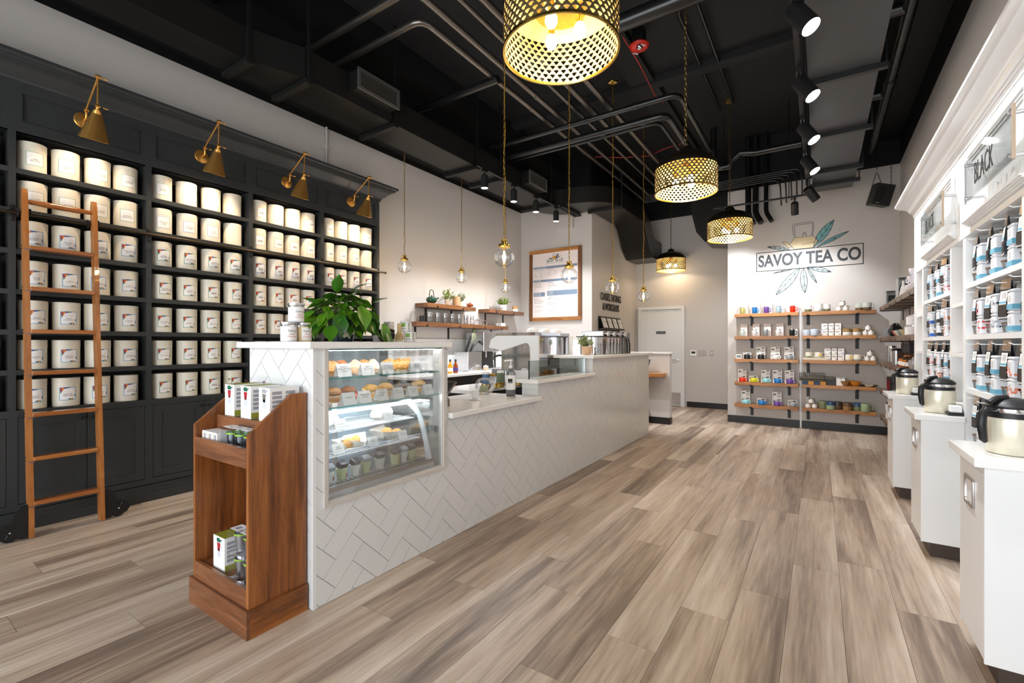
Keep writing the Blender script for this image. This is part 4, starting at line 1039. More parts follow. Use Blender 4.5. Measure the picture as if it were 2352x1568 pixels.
for i, (px, mi, nm) in enumerate(((764, 0, 'cream filled oat cookie at the far left'), (800, 1, 'brown cookie behind the oatmeal card'), (850, 3, 'golden cookie behind the gingersnap card'), (886, 3, 'chip cookie behind the chocolate chip card'), (925, 5, 'dark shortbread behind the earl grey card'), (962, 3, 'pale shortbread behind the lavender card'))):
    p = onX(px, 890, -2.27); t = thing('cookie', nm + ', lower glass shelf', 'cookie', (-2.27, p.y, .996), 0, 'cookies in the pastry window')
    lump(.048, .05, .03, 20 + i, .08).build('cookie_base', BR[mi], t, True)
    o = MB().lathe([(0, .0), (.04, 0), (.043, .008), (.04, .016), (0, .016)], 18).build('filling', BR[4], t, True); o.location = (0, 0, .03)
    o = lump(.047, .048, .028, 40 + i, .08).build('cookie_top', BR[mi], t, True); o.location = (0, 0, .044)
o = MB().cbox(-2.62, -2.42, 1.72, 1.95, 1.0, 1.02, .008).build('red_tray', M_RED); tag(o, 'red tray at the back of the lower glass shelf', 'tray')
# cold-case food
M_FOIL = mat('wrap_grey', rgb(196, 198, 196), .5, bump=(70, .5)); M_WAX = mat('wax_paper', rgb(222, 218, 208), .6, bump=(40, .3))
for i, (px, py, x, z) in enumerate(((760, 985, -2.36, .838), (868, 955, -2.4, .838), (885, 952, -2.42, .838))):
    p = onX(px, py, x); o = lump(.045, .055, .05, 60 + i, .1).build('wrapped_sandwich', M_FOIL, None, True); o.location = (x, p.y, z); tag(o, ('grey wrapped sandwich at the case left end, top wire shelf', 'grey wrapped sandwich left of the veggie card, top wire shelf', 'grey wrapped sandwich right behind the veggie card, top wire shelf')[i], 'sandwich', 'wrapped sandwiches in the cold case')
for i, (px, py, x, z, s) in enumerate(((800, 1010, -2.33, .713, 1), (818, 1012, -2.34, .713, 1.1), (890, 998, -2.36, .713, 1.2), (912, 996, -2.35, .713, .9))):
    p = onX(px, py, x); t = thing('paper_wrapped_roll', ('leftmost', 'second', 'third', 'rightmost')[i] + ' roll in folded white paper on the second wire shelf', 'sandwich', (x, p.y, z), i * .7, 'paper wrapped rolls in the cold case')
    lump(.03 * s, .042 * s, .035 * s, 70 + i, .08).build('roll', BR[3], t, True)
    m = MB(); m.add([(-.05 * s, -.05 * s, .002), (.05 * s, -.05 * s, .002), (.05 * s, .05 * s, .002), (-.05 * s, .05 * s, .002), (-.07 * s, -.07 * s, .05 * s), (.062 * s, -.062 * s, .03 * s), (.03 * s, .09 * s, .06 * s), (-.08 * s, .06 * s, .045 * s)], [(0, 1, 2, 3), (0, 4, 5, 1), (2, 6, 7, 3), (3, 7, 4, 0)]); m.build('paper', M_WAX, t)
M_TUBG = mat('tub_green', rgb(200, 208, 160), .4); M_TUBW = mat('tub_white', rgb(226, 228, 222), .4); M_TUBR = mat('tub_red', rgb(180, 60, 50), .5); M_TUBK = mat('tub_dark', rgb(60, 62, 68), .3)
for i, (px, py) in enumerate(((755, 1105), (785, 1092), (815, 1085), (840, 1075), (872, 1068), (908, 1055), (926, 1050), (944, 1042))):
    x = -2.27; p = onX(px, py, x)
    t = thing('food_tub', f'{ORD[i]} packaged snack tub from left on the cold case deck', 'tub', (x, p.y, .563), (i % 3) * .08, 'snack tubs in the cold case')
    MB().lathe([(0, 0), (.026, 0), (.032, .055), (.034, .06), (0, .06)], 14).build('cup', M_TUBG if i % 2 else M_TUBW, t, True)
    MB().lathe([(.0275, .006), (.0305, .03), (.0305, .03)], 14, None, False, .2, 2.4 - .8).build('red_print', M_TUBR, t, True)
    m = MB(); m.cbox(-.022, .022, -.028, .028, 0, .035, .006); o = m.build('top_pack', M_TUBK if i % 3 else mat('tub_grey', rgb(150, 156, 164), .3), t); o.location = (-.005, 0, .06); o.rotation_euler = (0, rad(25), 0)
# ================================================================ wooden display stand
pine = wood('stained_pine', [(0.30, rgb(58, 27, 10)), (0.44, rgb(104, 57, 24)), (0.56, rgb(142, 84, 38)), (0.70, rgb(172, 110, 56))], (6, 6, .4), 5.0, rough=.35, coat=.25, blotch=.35)
pine_h = wood('stained_pine_rail', [(0.30, rgb(72, 38, 18)), (0.44, rgb(112, 67, 38)), (0.56, rgb(138, 88, 54)), (0.70, rgb(162, 110, 72))], (.45, 5, 5), 5.0, rough=.4, coat=.2, blotch=.35)
pine_s = wood('stained_pine_skirt', [(0.30, rgb(52, 24, 8)), (0.44, rgb(112, 62, 22)), (0.56, rgb(158, 94, 36)), (0.70, rgb(196, 126, 52))], (5, .45, 5), 5.0, rough=.33, coat=.3, blotch=.5)
sx0, sx1, sy0, sy1 = -2.695, -2.142, 1.07, 1.352
sd = thing('display_stand', 'stained pine display stand with sloped sides before the counter', 'display stand', (sx0, sy0, 0))
def S(b, name, m):
    o = b.build(name, m, sd); o.location = (-sx0, -sy0, 0); return o
MYZ = Matrix(((0, 0, 1, 0), (1, 0, 0, 0), (0, 1, 0, 0), (0, 0, 0, 1)))
pr = [(sy0, .0), (sy1, .0), (sy1, 1.085), (1.276, 1.085), (sy0, .915)]
for x in (sx0, sx1 - .02): S(MB().prism(pr, x, x + .02, MYZ), 'side_panel', pine)
S(MB().box(sx0 + .02, sx1 - .02, sy1 - .015, sy1, .1, 1.0), 'back_panel', pine)
S(MB().box(sx0 + .02, sx1 - .02, sy0 + .016, sy1 - .015, .77, .785), 'tray_floor', pine_h)
S(MB().box(sx0 + .02, sx1 - .02, sy0, sy0 + .016, .762, .852), 'tray_lip', pine_h)
S(MB().box(sx0 + .02, sx1 - .02, 1.175, sy1 - .015, .785, .955), 'upper_step', pine_h)
S(MB().box(sx0 + .02, sx1 - .02, sy0 + .016, sy1 - .015, .185, .2), 'bottom_shelf', pine_h)
S(MB().box(sx0 + .02, sx1 - .02, sy0, sy0 + .016, .13, .215), 'bottom_lip', pine_h)
S(MB().box(sx0 - .016, sx1 + .012, sy0 - .014, sy0, 0, .13), 'plinth_front', pine_h)
S(MB().box(sx1, sx1 + .012, sy0, sy1, 0, .13), 'plinth_side', pine_s)
S(MB().box(sx0 - .016, sx0, sy0, sy1, 0, .13), 'plinth_side', pine_s)
# --- boxed teapots
M_LIME = mat('lime_print', rgb(150, 152, 50), .5); M_REDP = mat('red_tea_print', rgb(170, 16, 34), .5); M_GREENP = mat('green_lid_print', rgb(24, 92, 70), .5); M_GREYP = mat('grey_tea_print', rgb(118, 108, 100), .5); M_GLP = mat('glass_print', rgb(196, 200, 210), .5); M_BOXG = mat('grey_print', rgb(158, 158, 164), .5)
def pot_picture(red, s):
    """flat print of the glass infuser on a box front (xz-plane, facing -y)"""
    m = MB(); mi = []
    def poly(pts, k): m.add([(x * s, 0, z * s) for x, z in pts], [tuple(range(len(pts)))]); mi.append(k)
    poly([(-.2, .62), (.2, .6), (.24, .7), (.42, .78), (.4, .82), (.2, .78), (.1, .86), (-.15, .86), (-.26, .76)], 0)
    poly([(-.2, .58), (.2, .56), (.12, .1), (-.12, .1)], 1)
    poly([(-.1, .22), (0, .3), (.1, .22), (.12, .1), (-.12, .1)], 3)
    poly([(-.09, .09), (.09, .09), (.2, -.1), (.16, -.22), (0, -.28), (-.16, -.22), (-.2, -.1)], 2)
    poly([(.2, .56), (.34, .5), (.32, .1), (.27, .1), (.28, .46), (.2, .5)], 2)
    poly([(-.12, 1.22), (.06, 1.22), (.06, 1.3), (-.12, 1.3)], 3); poly([(.08, 1.22), (.15, 1.22), (.15, 1.3), (.08, 1.3)], 4)
    poly([(-.22, -.5), (.22, -.5), (.22, -.53), (-.22, -.53)], 2)
    me = m.mesh('pot_picture', M_GREENP if red else M_BOXG)
    for q in (M_REDP if red else M_GREYP, M_GLP, M_INK, M_REDP): me.materials.append(q)
    for p, k in zip(me.polygons, mi): p.material_index = k
    return me
PIC = {True: pot_picture(True, .082), False: pot_picture(False, .082)}
def tea_box(loc, w, d, h, label, red=True, rz=0.0, lime=True):
    t = thing('teapot_box', label, 'box', loc, rz, 'boxed tea infusers on the pine stand')
    MB().cbox(-w / 2, w / 2, 0, d, 0, h, .0015).build('carton', M_PAPER, t)
    me = obj('front_print', PIC[red], t, (0, -.0008, h * .52), None); me.scale = (h / .158,) * 3
    if lime:
        MB().box(-w / 2 + .002, w / 2 - .002, .002, d - .002, h, h + .0006).build('lime_top', M_LIME, t)
        MB().box(w / 2, w / 2 + .0006, .003, d - .003, .002, .03).build('lime_side', M_LIME, t)
    s = MB()
    for i in range(5):
        for j in range(2): s.box(w / 2, w / 2 + .0007, .012 + j * (d * .45), .012 + j * (d * .45) + d * .32, .045 + i * .021, .06 + i * .021)
    s.build('side_print', M_BOXG, t)
    return t
for i, x in enumerate((-2.565, -2.40, -2.225)):
    tea_box((x, 1.185, .9555), .098, .15, .162, ('left white infuser box with red tea print, top of stand', 'middle white infuser box with red tea print, top of stand', 'right white infuser box with grey tea print, top of stand')[i], i < 2, 0, i < 2)
tea_box((-2.36, 1.2, .37), .1, .125, .162, 'white infuser box on the upper stack inside the stand')
tea_box((-2.36, 1.2, .2005), .1, .125, .168, 'white infuser box under another, back of lower shelf', lime=False)
tea_box((-2.50, 1.105, .2005), .115, .14, .165, 'white infuser box with lime top, front of lower shelf')
# --- clear boxes with glass tumblers
M_LIMEBAND = mat('lime_silicone', rgb(160, 215, 40), .4)
def tumbler_box(loc, w, d, h, label, blue=True):
    t = thing('tumbler_box', label, 'box', loc, 0, 'clear boxes of glass tumblers on the pine stand')
    MB().box(-w / 2, w / 2, 0, d, .0005, h).build('clear_carton', M_CLEARBOX, t)
    MB().box(-w / 2 + .006, w / 2 - .006, .008, d - .03, h, h + .0006).build('top_print', M_PAPER, t)
    MB().box(-w * .2, w * .15, .02, d * .5, h + .0006, h + .001).build('top_mark', M_BOXG, t)
    r = min(w, d) * .4
    g = MB().lathe([(0, .008), (r * .62, .008), (r * .75, .012), (r, h * .82), (r * .96, h * .82), (r * .7, .02), (0, .018)], 20, TR(0, d / 2, 0)).build('tumbler', thin_glass('tumbler_blue', (.90, .95, .99), .1) if blue and 'tumbler_blue' not in MATS else (MATS['tumbler_blue'] if blue else M_STEEL), t, True)
    MB().lathe([(r * .98, h * .74), (r * 1.04, h * .74), (r * 1.04, h * .79), (r * .98, h * .79), (r * .98, h * .74)], 20, TR(0, d / 2, 0), False).build('silicone_band', M_LIMEBAND, g, True)
    return t
for i, x in enumerate((-2.40, -2.315, -2.23)): tumbler_box((x, 1.088, .7855), .082, .084, .14, ('left', 'middle', 'right')[i] + ' clear tumbler box on the tray of the stand')
for i, x in enumerate((-2.335, -2.245)):
    tumbler_box((x, 1.09, .2005), .085, .095, .118, ('left', 'right')[i] + ' lower clear tumbler box at the stand bottom', False)
    tumbler_box((x, 1.09, .321), .085, .095, .118, ('left', 'right')[i] + ' upper clear tumbler box, stacked on another', False)
for i, x in enumerate((-2.62, -2.565, -2.51)):
    t = thing('sleeve_box', ('left', 'middle', 'right')[i] + ' small white window box on the stand tray', 'box', (x, 1.09, .7855), .0, 'small white window boxes on the stand tray')
    MB().cbox(-.025, .025, 0, .075, 0, .1, .0015).build('carton', M_PAPER, t)
    MB().box(-.011, .018, -.0006, .0, .02, .09).build('window', mat('tan_window', rgb(190, 176, 156), .3), t)
    MB().box(.006, .012, -.0012, -.0006, .02, .09).build('strip', mat('blue_strip', rgb(110, 140, 190), .4), t)
    MB().box(-.012, .0, -.0012, -.0006, .008, .013).build('mark', M_INK, t)
# ================================================================ things on the high end of the counter
TOP = 1.3415
M_WAXC = mat('candle_wax', rgb(228, 206, 160), .5); M_WAXW = mat('candle_wax_white', rgb(226, 226, 230), .5)
def candle(loc, label, warm):
    t = thing('jar_candle', label, 'candle', loc, .55, 'jar candles on the high counter')
    MB().lathe([(0, .001), (.036, .001), (.039, .005), (.039, .078), (0, .078)], 24).build('jar', M_WAXC if warm else M_WAXW, t, True)
    MB().lathe([(.0385, .078), (.0385, .09), (.036, .09), (.036, .08)], 24, None, False).build('jar_neck', M_GLASS, t, True)
    MB().lathe([(0, .088), (.041, .088), (.042, .091), (.041, .1), (0, .101)], 24).build('lid', M_STEEL, t, True)
    m = MB(); 
    for i in range(8):
        a, b = -.75 + 1.5 * i / 8 - .6, -.75 + 1.5 * (i + 1) / 8 - .6
        m.add([(.0395 * cos(a), .0395 * sin(a), .008), (.0395 * cos(b), .0395 * sin(b), .008), (.0395 * cos(b), .0395 * sin(b), .074), (.0395 * cos(a), .0395 * sin(a), .074)], [(0, 1, 2, 3)])
    lb = m.build('label', M_PAPER, t, True)
    for body, z, s, mm in (('Savoy', .056, .02, M_INK), ('White\nChristmas', .032, .0125, mat('rust_ink', rgb(190, 70, 40), .6))):
        me = text_mesh(body, s, mm, 0, 1, res=1).copy()
        for v in me.vertices:
            a = v.co.x / .0398 - .6; v.co = Vector((.0399 * cos(a), .0399 * sin(a), z + v.co.z))
        obj('lettering', me, lb)
    return t
candle((-2.30, 1.352, TOP), 'left lower jar candle with white wax on the high counter', False)
candle((-2.30, 1.437, TOP), 'right lower jar candle with cream wax on the high counter', True)
candle((-2.30, 1.394, TOP + .1015), 'top jar candle stacked on two others', False)
# --- pothos
pt = thing('pothos_plant', 'lush trailing pothos in a dark pot on the counter', 'potted plant', (-2.40, 1.75, TOP))
MB().lathe([(0, .001), (.058, .001), (.062, .004), (.082, .115), (.09, .118), (.09, .135), (.082, .135), (.078, .12), (0, .12)], 28).build('pot', mat('dark_teal_pot', rgb(28, 44, 50), .25), pt, True)
lbp = MB(); lbp.prism([(-.045, -.012), (-.03, -.02), (-.02, -.04), (.0, -.03), (.015, -.045), (.02, -.025), (.042, -.012), (.042, .014), (.02, .018), (.03, .035), (.01, .025), (0, .045), (-.012, .024), (-.03, .03), (-.02, .016), (-.045, .012)], 0, .001, Matrix(((1, 0, 0, 0), (0, 0, -1, 0), (0, 1, 0, 0), (0, 0, 0, 1))))
lo = lbp.build('logo_label', mat('cream_label', rgb(236, 228, 200), .5), pt); lo.location = (.073, -.02, .062); lo.rotation_euler = (0, 0, rad(70))
o = obj('lettering', text_mesh('Savoy Tea', .018, M_INK, 0, .9), lo, (0, -.0018, 0)); MB().lathe([(0, 0), (.009, 0), (.009, .0012), (0, .0012)], 12, TR(0, -.001, .018) @ Matrix.Rotation(rad(90), 4, 'X')).build('yellow_dot', mat('yellow_print', rgb(230, 180, 40), .5), lo)
def leaf_mesh(name, m, L=.1, W=.07, curl=.25):
    mb = MB(); n = 7; vs, fs = [], []
    prof = [0, .62, .93, 1.0, .84, .55, .22, 0]
    for i in range(n + 1):
        t = i / n; w = W / 2 * prof[i]; x = L * t - (.012 if i == 0 else 0); z = -curl * L * t * t
        back = -.014 * (1 if i == 1 else 0)
        vs += [(x + back, -w, z + w * .22), (x, 0, z - .004), (x + back, w, z + w * .22)]
    for i in range(n):
        for q in (0, 1): fs.append((3 * i + q, 3 * i + q + 1, 3 * i + 4 + q, 3 * i + 3 + q))
    mb.add(vs, fs)
    return mb.mesh(name, m, True, 60)
def leafmat(name, a, b):
    m = mat(name, a, .28, spec=.5, coat=.2); nt = m.node_tree; bs = nt.nodes['Principled BSDF']
    oi = nt.nodes.new('ShaderNodeObjectInfo'); cr = nt.nodes.new('ShaderNodeValToRGB'); cr.color_ramp.elements[0].color = a; cr.color_ramp.elements[1].color = b
    nt.links.new(oi.outputs['Random'], cr.inputs[0]); nt.links.new(cr.outputs[0], bs.inputs['Base Color'])
    bs.inputs['Subsurface Weight'].default_value = 0.0
    return m
M_LEAF = leafmat('pothos_leaf', rgb(36, 92, 18), rgb(96, 148, 30))
LEAF = [leaf_mesh('leaf', M_LEAF, .105, .078, .3), leaf_mesh('leaf', M_LEAF, .09, .062, .12), leaf_mesh('leaf', M_LEAF, .075, .056, .4)]
rnd = random.Random(5)
st = MB()
def put_leaf(pos, az, pitch, roll, k, s=1.0):
    o = obj('leaf', LEAF[k], pt, pos); o.rotation_euler = (Matrix.Rotation(az, 3, 'Z') @ Matrix.Rotation(pitch, 3, 'Y') @ Matrix.Rotation(roll, 3, 'X')).to_euler(); o.scale = (s, s, s)
    return o
for i in range(132):
    a = i * 2.39996; h = (i + .5) / 132
    el = rad(-12 + 98 * h) if h < 1 else 1.3
    rr = 1 + rnd.uniform(-.12, .1)
    ry, rx, rz = .225, .15, .2
    p = Vector((rx * cos(el) * cos(a) * rr, ry * cos(el) * sin(a) * rr, .10 + rz * sin(el) * rr + .0))
    if p.z < .045: p.z = .045 + rnd.random() * .02
    stp = p * .86 + Vector((0, 0, .01))
    pitch = rad(62 - 78 * h + rnd.uniform(-22, 22))
    if p.z < .09: pitch = rad(rnd.uniform(8, 30))
    put_leaf(stp, a + rnd.uniform(-.35, .35), pitch, rnd.uniform(-.5, .5), rnd.randrange(3), rnd.uniform(.72, 1.0))
    if i % 2 == 0: st.tube([(0.02 * cos(a), .02 * sin(a), .12), (stp.x * .55, stp.y * .55, max(.13, stp.z * .75 + .03)), tuple(stp)], .0022, 4)
for (x, y, z, az, pi_, k, s) in ((.18, .16, .1, .2, 70, 0, 1.1), (.12, -.26, .12, -1.0, 30, 1, 1.0), (.15, .02, .2, .1, 60, 0, 1.3), (.14, -.12, .14, -.4, 65, 0, 1.15), (-.02, -.02, .31, -.4, -70, 1, 1.2), (.02, .05, .3, .8, -50, 0, 1.0), (.215, .16, .05, .5, 68, 0, 1.0), (.17, -.2, .08, -.6, 40, 0, 1.0), (.05, .2, .25, 1.2, -30, 1, 1.0), (.03, -.2, .22, -1.4, -20, 1, 1.0)):
    put_leaf((x, y, z), az, rad(pi_), .1, k, s)
st.build('stems', mat('stem_green', rgb(96, 130, 50), .5), pt, True)
# --- jar, whisk, small tins, steel tray
t = thing('lidded_jar', 'dark glazed lidded jar right of the pothos', 'jar', (-2.33, 2.03, TOP))
MB().lathe([(0, .001), (.035, .001), (.05, .02), (.055, .045), (.05, .068), (.046, .075), (0, .075)], 24).build('jar_body', mat('dark_glaze', rgb(46, 44, 46), .12, vary=(30, .3)), t, True)
MB().lathe([(.052, .066), (.054, .072), (.05, .078), (.03, .084), (0, .087)], 24).build('lid', M_BRONZE, t, True); MB().sphere(.008, 10, 6, TR(0, 0, .094)).build('lid_knob', M_STEEL, t, True)
M_BAMBOO = mat('bamboo', rgb(214, 184, 130), .5)
t = thing('matcha_whisk', 'pale bamboo matcha whisk standing on its holder', 'whisk', (-2.26, 2.075, TOP))
MB().lathe([(0, .06), (.012, .06), (.013, .065), (.012, .12), (0, .12)], 14).build('handle', M_BAMBOO, t, True)
m = MB()
for i in range(28):
    a = 2 * pi * i / 28; m.tube([(.011 * cos(a), .011 * sin(a), .065), (.022 * cos(a), .022 * sin(a), .045), (.028 * cos(a), .028 * sin(a), .022), (.02 * cos(a), .02 * sin(a), .012)], .0016, 4)
m.build('tines', M_BAMBOO, t); MB().lathe([(0, .001), (.024, .001), (.026, .006), (.016, .016), (.018, .03), (0, .03)], 18).build('holder', mat('cream_ceramic', rgb(228, 224, 206), .3), t, True)
def small_tin(loc, label, turned=0.0):
    t = thing('matcha_tin', label, 'tin', loc, turned, 'small white matcha tins on the high counter')
    MB().cbox(-.026, .026, -.026, .026, 0, .058, .004).build('tin_box', M_WHITE, t); MB().cbox(-.0265, .0265, -.0265, .0265, .058, .068, .004).build('lid', M_WHITE, t)
    MB().box(-.016, .01, -.0268, -.0262, .032, .056).build('green_label', mat('green_print', rgb(130, 180, 80), .5), t)
    s = MB(); s.box(-.014, .012, -.0268, -.0262, .018, .023); s.build('print', M_BOXG, t)
    return t
for i, (x, y, z, rz) in enumerate(((-2.27, 2.165, 0, .75), (-2.3, 2.225, 0, .75), (-2.29, 2.145, .0685, .75), (-2.32, 2.205, .0685, .75), (-2.42, 2.13, 0, .2), (-2.42, 2.13, .0685, .2))):
    small_tin((x, y, TOP + z), ('lower left matcha tin of the front stack', 'lower right matcha tin of the front stack', 'upper left matcha tin of the front stack', 'upper right matcha tin of the front stack', 'lower matcha tin at the back of the stack', 'upper matcha tin at the back of the stack')[i], rz)
t = thing('steel_caddy', 'low brushed steel caddy at the counter end', 'caddy', (-2.6, 2.28, TOP))
f = MB(); f.box(-.09, .09, -.06, .06, .001, .005).box(-.09, -.086, -.06, .06, .005, .05).box(.086, .09, -.06, .06, .005, .035).box(-.086, .086, .056, .06, .005, .05).box(-.086, .086, -.06, -.056, .005, .035); f.build('tray', M_STEEL, t)
m = MB(); m.tube([(.09, -.05, .03), (.1, -.05, .045), (.1, .05, .045), (.09, .05, .03)], .003, 6); m.build('handle', M_CHROME, t, True)
# ================================================================ low counter
LC = .8625
t = thing('tip_bowl', 'round glass tip bowl holding folded dollar bill', 'bowl', onZ(1113, 905, LC))
MB().sphere(.088, 28, 16, TR(0, 0, .078), z0=-.88, z1=.78).build('glass_bowl', M_GLASS, t, True)
m = MB(); m.add([(-.05, 0, 0), (.03, .01, 0), (.035, .012, .06), (-.045, .002, .062), (-.01, .03, .03)], [(0, 1, 2, 3)]); m.add([(-.03, -.03, .0), (.05, -.01, .005), (.03, .03, .012), (-.04, .02, .01)], [(0, 1, 2, 3)])
o = m.build('dollar_bill', mat('bill_green', rgb(150, 152, 122), .7, vary=(90, .3)), t); o.location = (0, 0, .02); o.rotation_euler = (0, 0, .6)
t = thing('sanitizer_bottle', 'clear pump bottle with white label and grey bead base', 'bottle', onZ(1173, 908, LC), .5)
MB().lathe([(0, .001), (.042, .001), (.044, .005), (.044, .2), (.04, .215), (.022, .232), (.014, .24), (.014, .25), (0, .25)], 24).build('bottle', thin_glass('bottle_clear', (.9, .92, .93), .06), t, True)
MB().lathe([(.0445, .055), (.0445, .185)], 24, None, False).build('label', M_PAPER, t, True)
MB().lathe([(0, .004), (.042, .004), (.042, .052), (0, .052)], 24).build('beads', mat('grey_beads', rgb(120, 118, 118), .6, vary=(160, .8)), t, True)
lbl = MB(); lbl.box(-.02, .02, -.0455, -.045, .115, .155); o = lbl.build('print_block', M_INK, t); obj('lettering', text_mesh('hope', .014, M_PAPER), o, (0, -.0458, .123))
MB().lathe([(0, .25), (.017, .25), (.017, .27), (.007, .272), (.006, .31), (.02, .312), (.02, .322), (0, .325)], 16).build('pump', M_WHITE, t, True); MB().tube([(.0, 0, .317), (-.05, -.02, .315), (-.055, -.022, .305)], .006, 8).build('nozzle', M_WHITE, t, True)
t = thing('card_reader_dock', 'small white card reader on a round cable base', 'card reader', onZ(1092, 918, LC), .4)
MB().lathe([(0, .001), (.052, .001), (.054, .005), (.05, .009), (0, .01)], 24).build('base', M_WHITE, t, True); MB().cbox(-.026, .026, -.02, .02, .01, .085, .005).build('reader', M_WHITE, t)
MB().tube([(-.05, 0, .004), (-.12, -.04, .003), (-.19, -.02, .003), (-.25, -.06, .003)], .003, 5).build('cable', M_WHITE, t, True)
t = thing('register_terminal', 'dark tilted register screen behind the pastry case end', 'register', (-2.42, 2.56, LC), 0.0)
m = MB(); m.prism([(-.05, 0), (.05, 0), (.05, .05), (-.03, .13), (-.05, .13)], -.12, .12, Matrix(((0, 0, 1, 0), (1, 0, 0, 0), (0, 1, 0, 0), (0, 0, 0, 1)))); m.build('stand_wedge', mat('warm_grey_metal', rgb(130, 122, 116), .35, metal=.6), t)
m = MB(); m.cbox(-.13, .13, -.008, .008, -.09, .09, .004); o = m.build('screen', MATS['warm_grey_metal'], t); MB().box(-.118, .118, -.0095, -.008, -.078, .078).build('display', M_INK, o); o.location = (0, .05, .12); o.rotation_euler = (rad(-50), 0, 0)
m = MB().cbox(-.06, .06, -.05, .0, 0, .06, .005).build('receipt_box', M_STEEL, t); m.location = (.12, -.06, 0)
# --- glass screen on the middle ledge
t = thing('sneeze_screen', 'low clear glass screen standing on the middle ledge', 'glass screen', (-2.17, 3.53, 1.0115))
MB().box(-.004, .004, 0, 1.18, .001, .165).build('pane', M_EDGEGLASS, t); MB().box(-.006, .006, -.003, 0, .0, .165).build('dark_edge', mat('dark_glass_edge', rgb(36, 52, 50), .2), t)
m = MB().box(-.012, .012, 1.165, 1.185, 0, .165).build('end_post', M_STEEL, t)
# ================================================================ inner work counter, cups, espresso machine
t = thing('work_counter', 'inner white work counter behind the low counter', 'counter', (-2.95, 2.75, 0))
MB().cbox(-.42, .06, .85, 4.0, .825, .862, .005).build('worktop', M_QUARTZ, t); MB().box(-.4, .03, .9, 4.0, .1, .825).build('cabinet', M_RUBBER, t); MB().box(-.4, .0, .9, 4.0, .0, .1).build('toe_kick', M_RUBBER, t)
WC = .8625
def paper_cup(loc, col, label):
    t = thing('paper_cup_stack', label, 'cup', loc, 0, 'takeaway cup stacks in brass rings')
    MB().lathe([(0, .001), (.05, .001), (.05, .045), (.046, .045), (.046, .01), (0, .01)], 22).build('brass_ring', M_PBRASS, t, True)
    MB().lathe([(.046, .012), (.036, .15), (.0, .15)], 22).build('cup_sleeve', mat('cup_' + label.split()[0], col, .5, vary=(50, .25)), t, True)
    MB().lathe([(.037, .148), (.036, .168), (.033, .172), (0, .172)], 22).build('cup_base', M_WHITE, t, True)
    return t
paper_cup((-2.93, 3.90, WC), rgb(74, 108, 142), 'blue patterned upside-down cup stack by the tip bowl')
paper_cup((-2.93, 4.16, WC), rgb(104, 124, 100), 'green patterned upside-down cup stack left of the pump bottle')
for i, (y, lb) in enumerate(((3.78, 'left'), (4.04, 'middle'), (4.42, 'right'))):
    tag(MB().lathe([(0, .001), (.05, .001), (.05, .04), (.046, .04), (.046, .008), (0, .008)], 22).build('brass_ring', M_PBRASS, None, True), f'empty {lb} brass cup ring on the work counter', 'cup ring', 'empty brass cup rings').location = (-2.86, y - .0, WC)
t = thing('steel_shaker', 'tall steel shaker cup behind the pump bottle', 'shaker', (-2.96, 4.34, WC)); MB().lathe([(0, .001), (.035, .001), (.045, .16), (.043, .16), (.034, .006), (0, .006)], 22).build('cup', M_STEEL, t, True)
em = thing('espresso_machine', 'white and chrome espresso machine with mirrored back', 'espresso machine', (-2.6, 4.38, WC))
YE, XE = 4.38, -2.6
def E_(b, name, m, smooth=False, par=None):
    o = b.build(name, m, par or em, smooth); o.location = (-XE, -YE, -WC); return o
side = [onY(px, py, YE) for px, py in ((1236, 770), (1140, 771), (1127, 780), (1123, 798), (1152, 805), (1206, 787), (1213, 789), (1217, 797), (1218, 842), (1212, 850), (1142, 852), (1142, 862), (1150, 874), (1236, 874))]
poly = [(p.x, p.z) for p in side]
MXZ = Matrix(((1, 0, 0, 0), (0, 0, 1, 0), (0, 1, 0, 0), (0, 0, 0, 1)))
x0e = min(p[0] for p in poly); z1e = max(p[1] for p in poly); z0e = min(p[1] for p in poly)
E_(MB().prism(poly, YE, YE + .03, MXZ), 'side_panel', M_WHITE); E_(MB().prism(poly, YE + .83, YE + .86, MXZ), 'side_panel', M_WHITE)
E_(MB().box(x0e + .16, XE - .012, YE + .03, YE + .83, z0e + .05, z1e - .02), 'mirror_body', M_CHROME)
E_(MB().box(x0e + .04, x0e + .16, YE + .03, YE + .83, z1e - .17, z1e - .02), 'group_housing', M_STEEL)
E_(MB().box(x0e + .02, x0e + .16, YE + .03, YE + .83, z0e + .05, z0e + .13), 'drip_tray', M_STEEL)
E_(MB().box(XE - .012, XE + .003, YE + .05, YE + .81, z0e + .17, z1e - .005), 'mirror_back', M_CHROME)
E_(MB().box(XE - .012, XE + .001, YE + .05, YE + .81, z0e + .02, z0e + .17), 'smoked_back', mat('smoked_panel', rgb(62, 64, 56), .12))
E_(MB().box(XE - .03, XE + .008, YE - .002, YE + .05, z0e - .0, z1e), 'white_post', M_WHITE); E_(MB().box(XE - .03, XE + .008, YE + .81, YE + .862, z0e, z1e), 'white_post', M_WHITE)
m = MB(); m.box(x0e + .09, XE - .02, YE + .01, YE + .85, z1e, z1e + .035); E_(m, 'cup_rail', M_CHROME)
for y in (YE + .06, YE + .78):
    for x in (XE - .06, x0e + .12): E_(MB().cyl(.022, WC + .001, z0e + .002, 12, TR(x, y, 0)), 'foot', M_RUBBER, True)
for i, y in enumerate((.22, .5, .72)):
    g = E_(MB().cyl(.03, z1e - .24, z1e - .17, 16, TR(x0e + .1, YE + y, 0)), 'group_head', M_CHROME, True)
    h = MB(); h.tube([(x0e + .1, YE + y, z1e - .235), (x0e - .02, YE + y - .01, z1e - .235), (x0e - .08, YE + y - .02, z1e - .26)], .013, 10); E_(h, 'portafilter', M_RUBBER, True)
w = MB(); w.tube([(x0e + .12, YE + .05, z1e - .17), (x0e + .03, YE + .04, z1e - .2), (x0e + .05, YE + .03, z0e + .15)], .006, 8); E_(w, 'steam_wand', M_CHROME, True)
